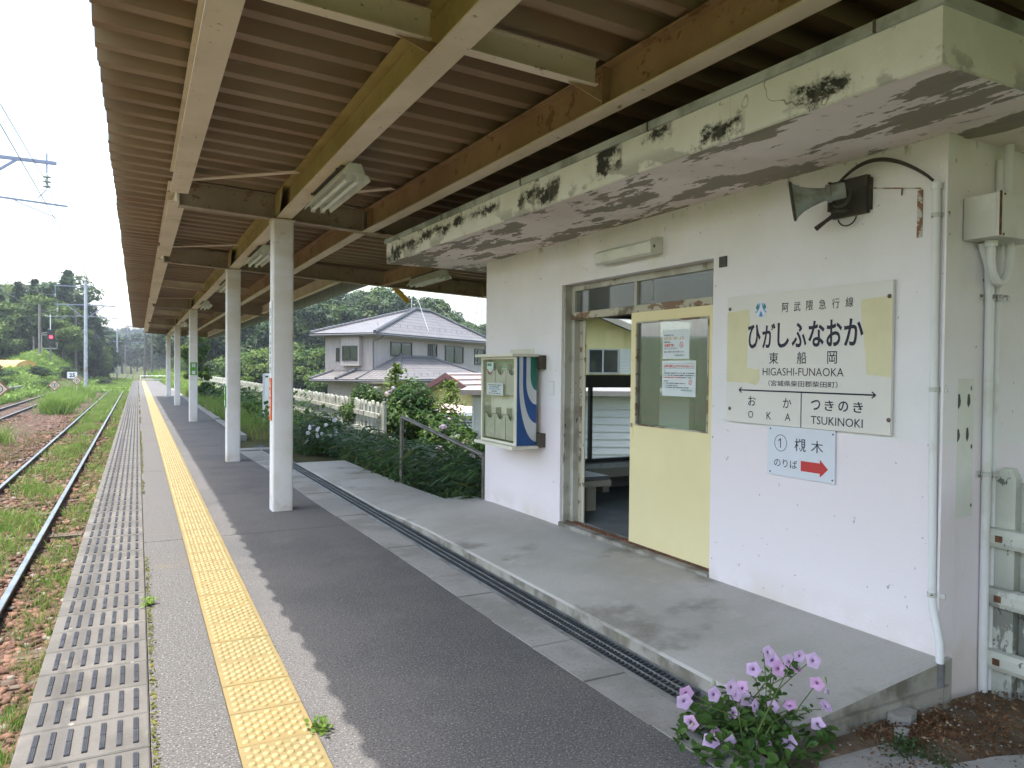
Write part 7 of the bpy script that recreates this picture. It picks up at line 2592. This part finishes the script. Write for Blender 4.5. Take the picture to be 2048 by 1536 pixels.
def petunia(name, loc, pts, face, label, cat, flowers, base_r=.12, leafn=420, leafs=.055, hfun=None, s=1.0):
    e = empty(name, loc)
    tag(e, label, cat)
    rng = random.Random(len(pts)); nr = np.random.default_rng(len(pts))
    st = MB()
    L_ = Vector(loc)
    lv = []
    for i, p in enumerate(pts):
        p = Vector(p) - L_
        b = Vector((rng.uniform(-1, 1) * base_r, rng.uniform(-1, 1) * base_r, -.01))
        mid = b.lerp(p, .55) + Vector((0, 0, .03))
        back = Vector(face).normalized()
        d = (back + Vector((rng.uniform(-.7, .7), rng.uniform(-.7, .7), rng.uniform(-.35, .6)))).normalized()
        tail = p - d * .028 * s
        st.tube([b, mid, tail], [.0032, .0026, .0018], 5)
        f = link('flower', FL[flowers[i % len(flowers)]], e)
        f.location = p
        f.rotation_mode = 'QUATERNION'
        f.rotation_quaternion = d.to_track_quat('Z', 'Y') @ Vector((0, 0, 1)).rotation_difference(Vector((0, 0, 1)))
        f.scale = (s * rng.uniform(.82, 1.12),) * 3
        for k in range(10):
            t = rng.uniform(.1, .93)
            lv.append(tuple(b.lerp(mid, t * 1.8) if t < .55 else mid.lerp(tail, (t - .55) / .45)))
    for i in range(9):        # spent blooms and buds
        p = Vector(rng.choice(pts)) - L_ + Vector((rng.uniform(-.08, .08), rng.uniform(-.08, .08), rng.uniform(-.09, .03)))
        b = MB().tube([p, p + Vector((.01, .0, .018)) * s, p + Vector((.024, .004, .012)) * s, p + Vector((.034, .006, -.014)) * s], [.002, .003, .0045, .001], 6)
        b.build('bud', MT['bud_pale'] if i % 3 else MT['petal'], e, smooth='all')
    st.build('stem', MT['petunia_stem'], e)
    lv = np.array(lv) + nr.normal(scale=.022 * s, size=(len(lv), 3))
    k = leafn
    a = nr.uniform(0, 6.283, k); r = np.sqrt(nr.random(k)) * base_r * 2.0
    bx_ = np.stack([r * np.cos(a) * 1.25, r * np.sin(a), nr.uniform(.004, .13, k) * s * (1 - .5 * r / (base_r * 2))], -1)
    q = np.concatenate([lv, bx_])
    q[:, 2] = np.maximum(q[:, 2], .006)
    n = len(q)
    # oval leaves: two quads each, folded along the midrib
    N_ = nr.normal(size=(n, 3)) * .5 + [0, 0, 1]; N_ /= np.linalg.norm(N_, axis=1, keepdims=True)
    T_ = np.cross(N_, nr.normal(size=(n, 3))); T_ /= np.linalg.norm(T_, axis=1, keepdims=True)
    B_ = np.cross(N_, T_)
    sz = (leafs * nr.uniform(.45, 1.2, n) * np.where(np.arange(n) < len(lv), .75, 1.0))[:, None]
    def P(u, v, w):
        return q + T_ * sz * u + B_ * sz * v + N_ * sz * w
    V = np.stack([P(-.5, 0, 0), P(-.15, .30, .06), P(.25, .27, .05), P(.5, 0, -.06), P(.25, -.27, .05), P(-.15, -.30, .06), P(0, 0, -.03)], 1).reshape(-1, 3)
    o = (np.arange(n) * 7)[:, None]
    F = np.concatenate([o + np.array([[0, 6, 2, 1]]), o + np.array([[6, 3, 2, 2]])[:, :4], o + np.array([[0, 5, 4, 6]]), o + np.array([[6, 4, 3, 3]])[:, :4]])
    quads_ = np.concatenate([o + np.array([[0, 6, 2, 1]]), o + np.array([[0, 5, 4, 6]])])
    tris_ = np.concatenate([o + np.array([[6, 3, 2]]), o + np.array([[6, 4, 3]])])
    link('foliage', np_mesh('foliage', V, quads_, tris_, mat=MT['petunia_leaf']), e)
    return e
PF = [(2.301, 2.194, .331), (2.328, 2.2, .293), (2.328, 2.164, .27), (2.395, 2.169, .286), (2.411, 2.152, .264), (2.396, 2.119, .325), (2.435, 2.085, .313), (2.27, 2.243, .248), (2.437, 2.067, .225), (2.125, 2.215, .211), (2.216, 2.253, .177), (2.147, 2.219, .18), (2.207, 2.218, .145), (2.071, 2.256, .176), (1.983, 2.321, .171), (1.934, 2.276, .166), (1.967, 2.273, .076), (2.144, 2.226, .097), (2.209, 2.17, .138), (2.288, 2.153, .127), (2.346, 2.118, .136), (2.424, 2.01, .162), (2.231, 2.155, .078), (2.413, 2.039, .078), (1.993, 2.185, .035), (2.038, 2.13, .043), (2.170, 2.087, .03), (2.262, 2.044, .035), (2.054, 2.215, .034)]
petunia('pink_petunia', (2.20, 2.17, 0), PF, (-.55, -.80, .25), 'petunia with pink-violet flowers growing by the near end of the drain', 'petunia', (0, 0, 1, 0, 1, 0), base_r=.135, leafn=440)
rr2 = random.Random(12)
WF = [(3.0 + rr2.gauss(0, .15), 13.5 + rr2.gauss(0, .35), rr2.uniform(.08, .52)) for _ in range(26)]
petunia('white_petunia', (3.0, 13.6, -.08), WF, (-.45, -.9, .15), 'petunia with white flowers at the end of the concrete path', 'petunia', (2,), .20, 300, .065, s=1.15)

# ---- dirt corner by the drain
xs = seq((1.75, 6.0, .11)); ys = seq((-1.5, 2.5, .11))
DX, DY = np.meshgrid(xs, ys)
loc_y = (DX - 3.30) * -math.sin(BA) + (DY - 2.13) * math.cos(BA)
loc_x = (DX - 3.30) * math.cos(BA) + (DY - 2.13) * math.sin(BA)
DZ = -.018 + (hash_noise(DX, DY, .3) - .5) * .03 + (hash_noise(DX, DY, .09) - .5) * .012 - .04 * np.clip((DX - 2.6), 0, 1.2)
DZ = np.where((loc_x < -.93), -.10, DZ)
idx = np.arange(DX.size).reshape(DX.shape)
quads = np.stack([idx[:-1, :-1], idx[:-1, 1:], idx[1:, 1:], idx[1:, :-1]], -1).reshape(-1, 4)
o = link('bare_earth', np_mesh('bare_earth', np.stack([DX, DY, DZ], -1).reshape(-1, 3), quads, mat=MT['earth'], smooth=True))
tag(o, 'patch of bare brown earth beside the near end of the porch', kind='structure')
n = 3400
X = np.concatenate([RNG.uniform(2.45, 3.9, n), RNG.normal(3.05, .28, n // 2)]); Y = np.concatenate([RNG.uniform(1.2, 2.12, n), RNG.normal(1.98, .13, n // 2)])
ok = (((X - 3.30) * -math.sin(BA) + (Y - 2.13) * math.cos(BA)) < -.06)
ok &= hash_noise(X, Y, .25) + .35 * (X - 2.5) > .45
X, Y = X[ok], Y[ok]; n = len(X)
Z = -.012 - .04 * np.clip(X - 2.6, 0, 1.2) + RNG.uniform(.0, .03, n)
patch('leaf_litter', 'litter', 'rust brown dead leaves and needles scattered at the foot of the side wall', 'leaf litter',
      [leaves(np.stack([X, Y, Z], -1), RNG.normal(size=(n, 3)) * .6 + [0, 0, 1], .022, .38, .15)])
st_ = stone_chips = []
V = []
n = 260
X = RNG.uniform(2.3, 3.4, n); Y = RNG.uniform(1.2, 2.1, n)
vv, ff = stones(n, 2.3, 3.4, 1.25, 2.08, .0022, .0055, avoid=False)
vv[:, 2] += .95
o = link('grit', np_mesh('grit', vv, ff, mat=MT['concrete_side'])); tag(o, 'pale grit lying on the bare earth', 'grit', kind='stuff')
sl = MB()
nub = MB().prism([(2.16, 1.62), (2.30, 1.935), (2.665, 1.915), (2.72, 1.60)], -.08, .004)
po = nub.build('textured_slab', MT['block'])
tag(po, 'textured concrete slab in front of the petunia at the bottom edge', 'paving slab')
m = MB()
for i in range(11):
    for j in range(9):
        x = 2.32 + i * .032 + (.016 if j % 2 else 0); y = 1.66 + j * .028
        m.add([(x, y, .004), (x + .016, y + .003, .004), (x + .016, y + .008, .004), (x, y + .005, .004), (x + .004, y + .003, .0065), (x + .013, y + .005, .0065)], [(0, 1, 5, 4), (1, 2, 5), (2, 3, 4, 5), (3, 0, 4)])
m.build('tread_rib', MT['block'], po)['kind'] = 'stuff'
p2 = MB().prism([(2.70, 1.55), (2.735, 1.70), (2.95, 1.66), (3.4, 1.50), (3.3, 1.2)], -.1, .006).build('broken_slab', MT['block'])
tag(p2, 'broken flat concrete slab at the bottom right corner', 'paving slab')
for x, y, s, lab in ((2.80, 1.95, .028, 'small pale lump of concrete on the bare earth'), (2.93, 2.045, .055, 'flat broken piece of concrete beside the porch footing')):
    m = MB().prism([(-s * 1.3, -s * .6), (-s * .2, -s), (s * 1.2, -s * .5), (s, s * .6), (-s * .3, s * .9), (-s * 1.2, s * .3)], -.03, s * .45)
    o = m.build('concrete_lump', MT['block']); o.location = (x, y, 0); tag(o, lab, 'concrete lump')
n = 260
X = RNG.normal(2.66, .045, n); Y = RNG.normal(1.84, .035, n)
X = np.concatenate([X, RNG.normal(2.71, .03, 120)]); Y = np.concatenate([Y, RNG.normal(1.75, .05, 120)])
V, F = leaves(np.stack([X, Y, RNG.uniform(.005, .05, len(X))], -1), RNG.normal(size=(len(X), 3)) * .6 + [0, 0, 1], .018, .5, .1)
o = link('creeping_weed', np_mesh('creeping_weed', V, F, mat=MT['leaf_dark']))
tag(o, 'small dark green weed creeping over the slab joint at the bottom edge', 'weed', kind='stuff')

# ------------------------------------------------------------------ haze
hz = MB().box(-600, 700, -70, 1000, -4, 90).build('haze', [])
hm = bpy.data.materials.new('haze'); hm.use_nodes = True
hn = hm.node_tree
hn.nodes.remove(hn.nodes['Principled BSDF'])
pv = hn.nodes.new('ShaderNodeVolumePrincipled')
pv.inputs['Color'].default_value = (.80, .88, 1.0, 1)
pv.inputs['Density'].default_value = 0.00055
hn.links.new(pv.outputs[0], hn.nodes['Material Output'].inputs['Volume'])
hz.data.materials.append(hm)
tag(hz, 'thin summer haze that pales the far woods', 'haze', kind='stuff')
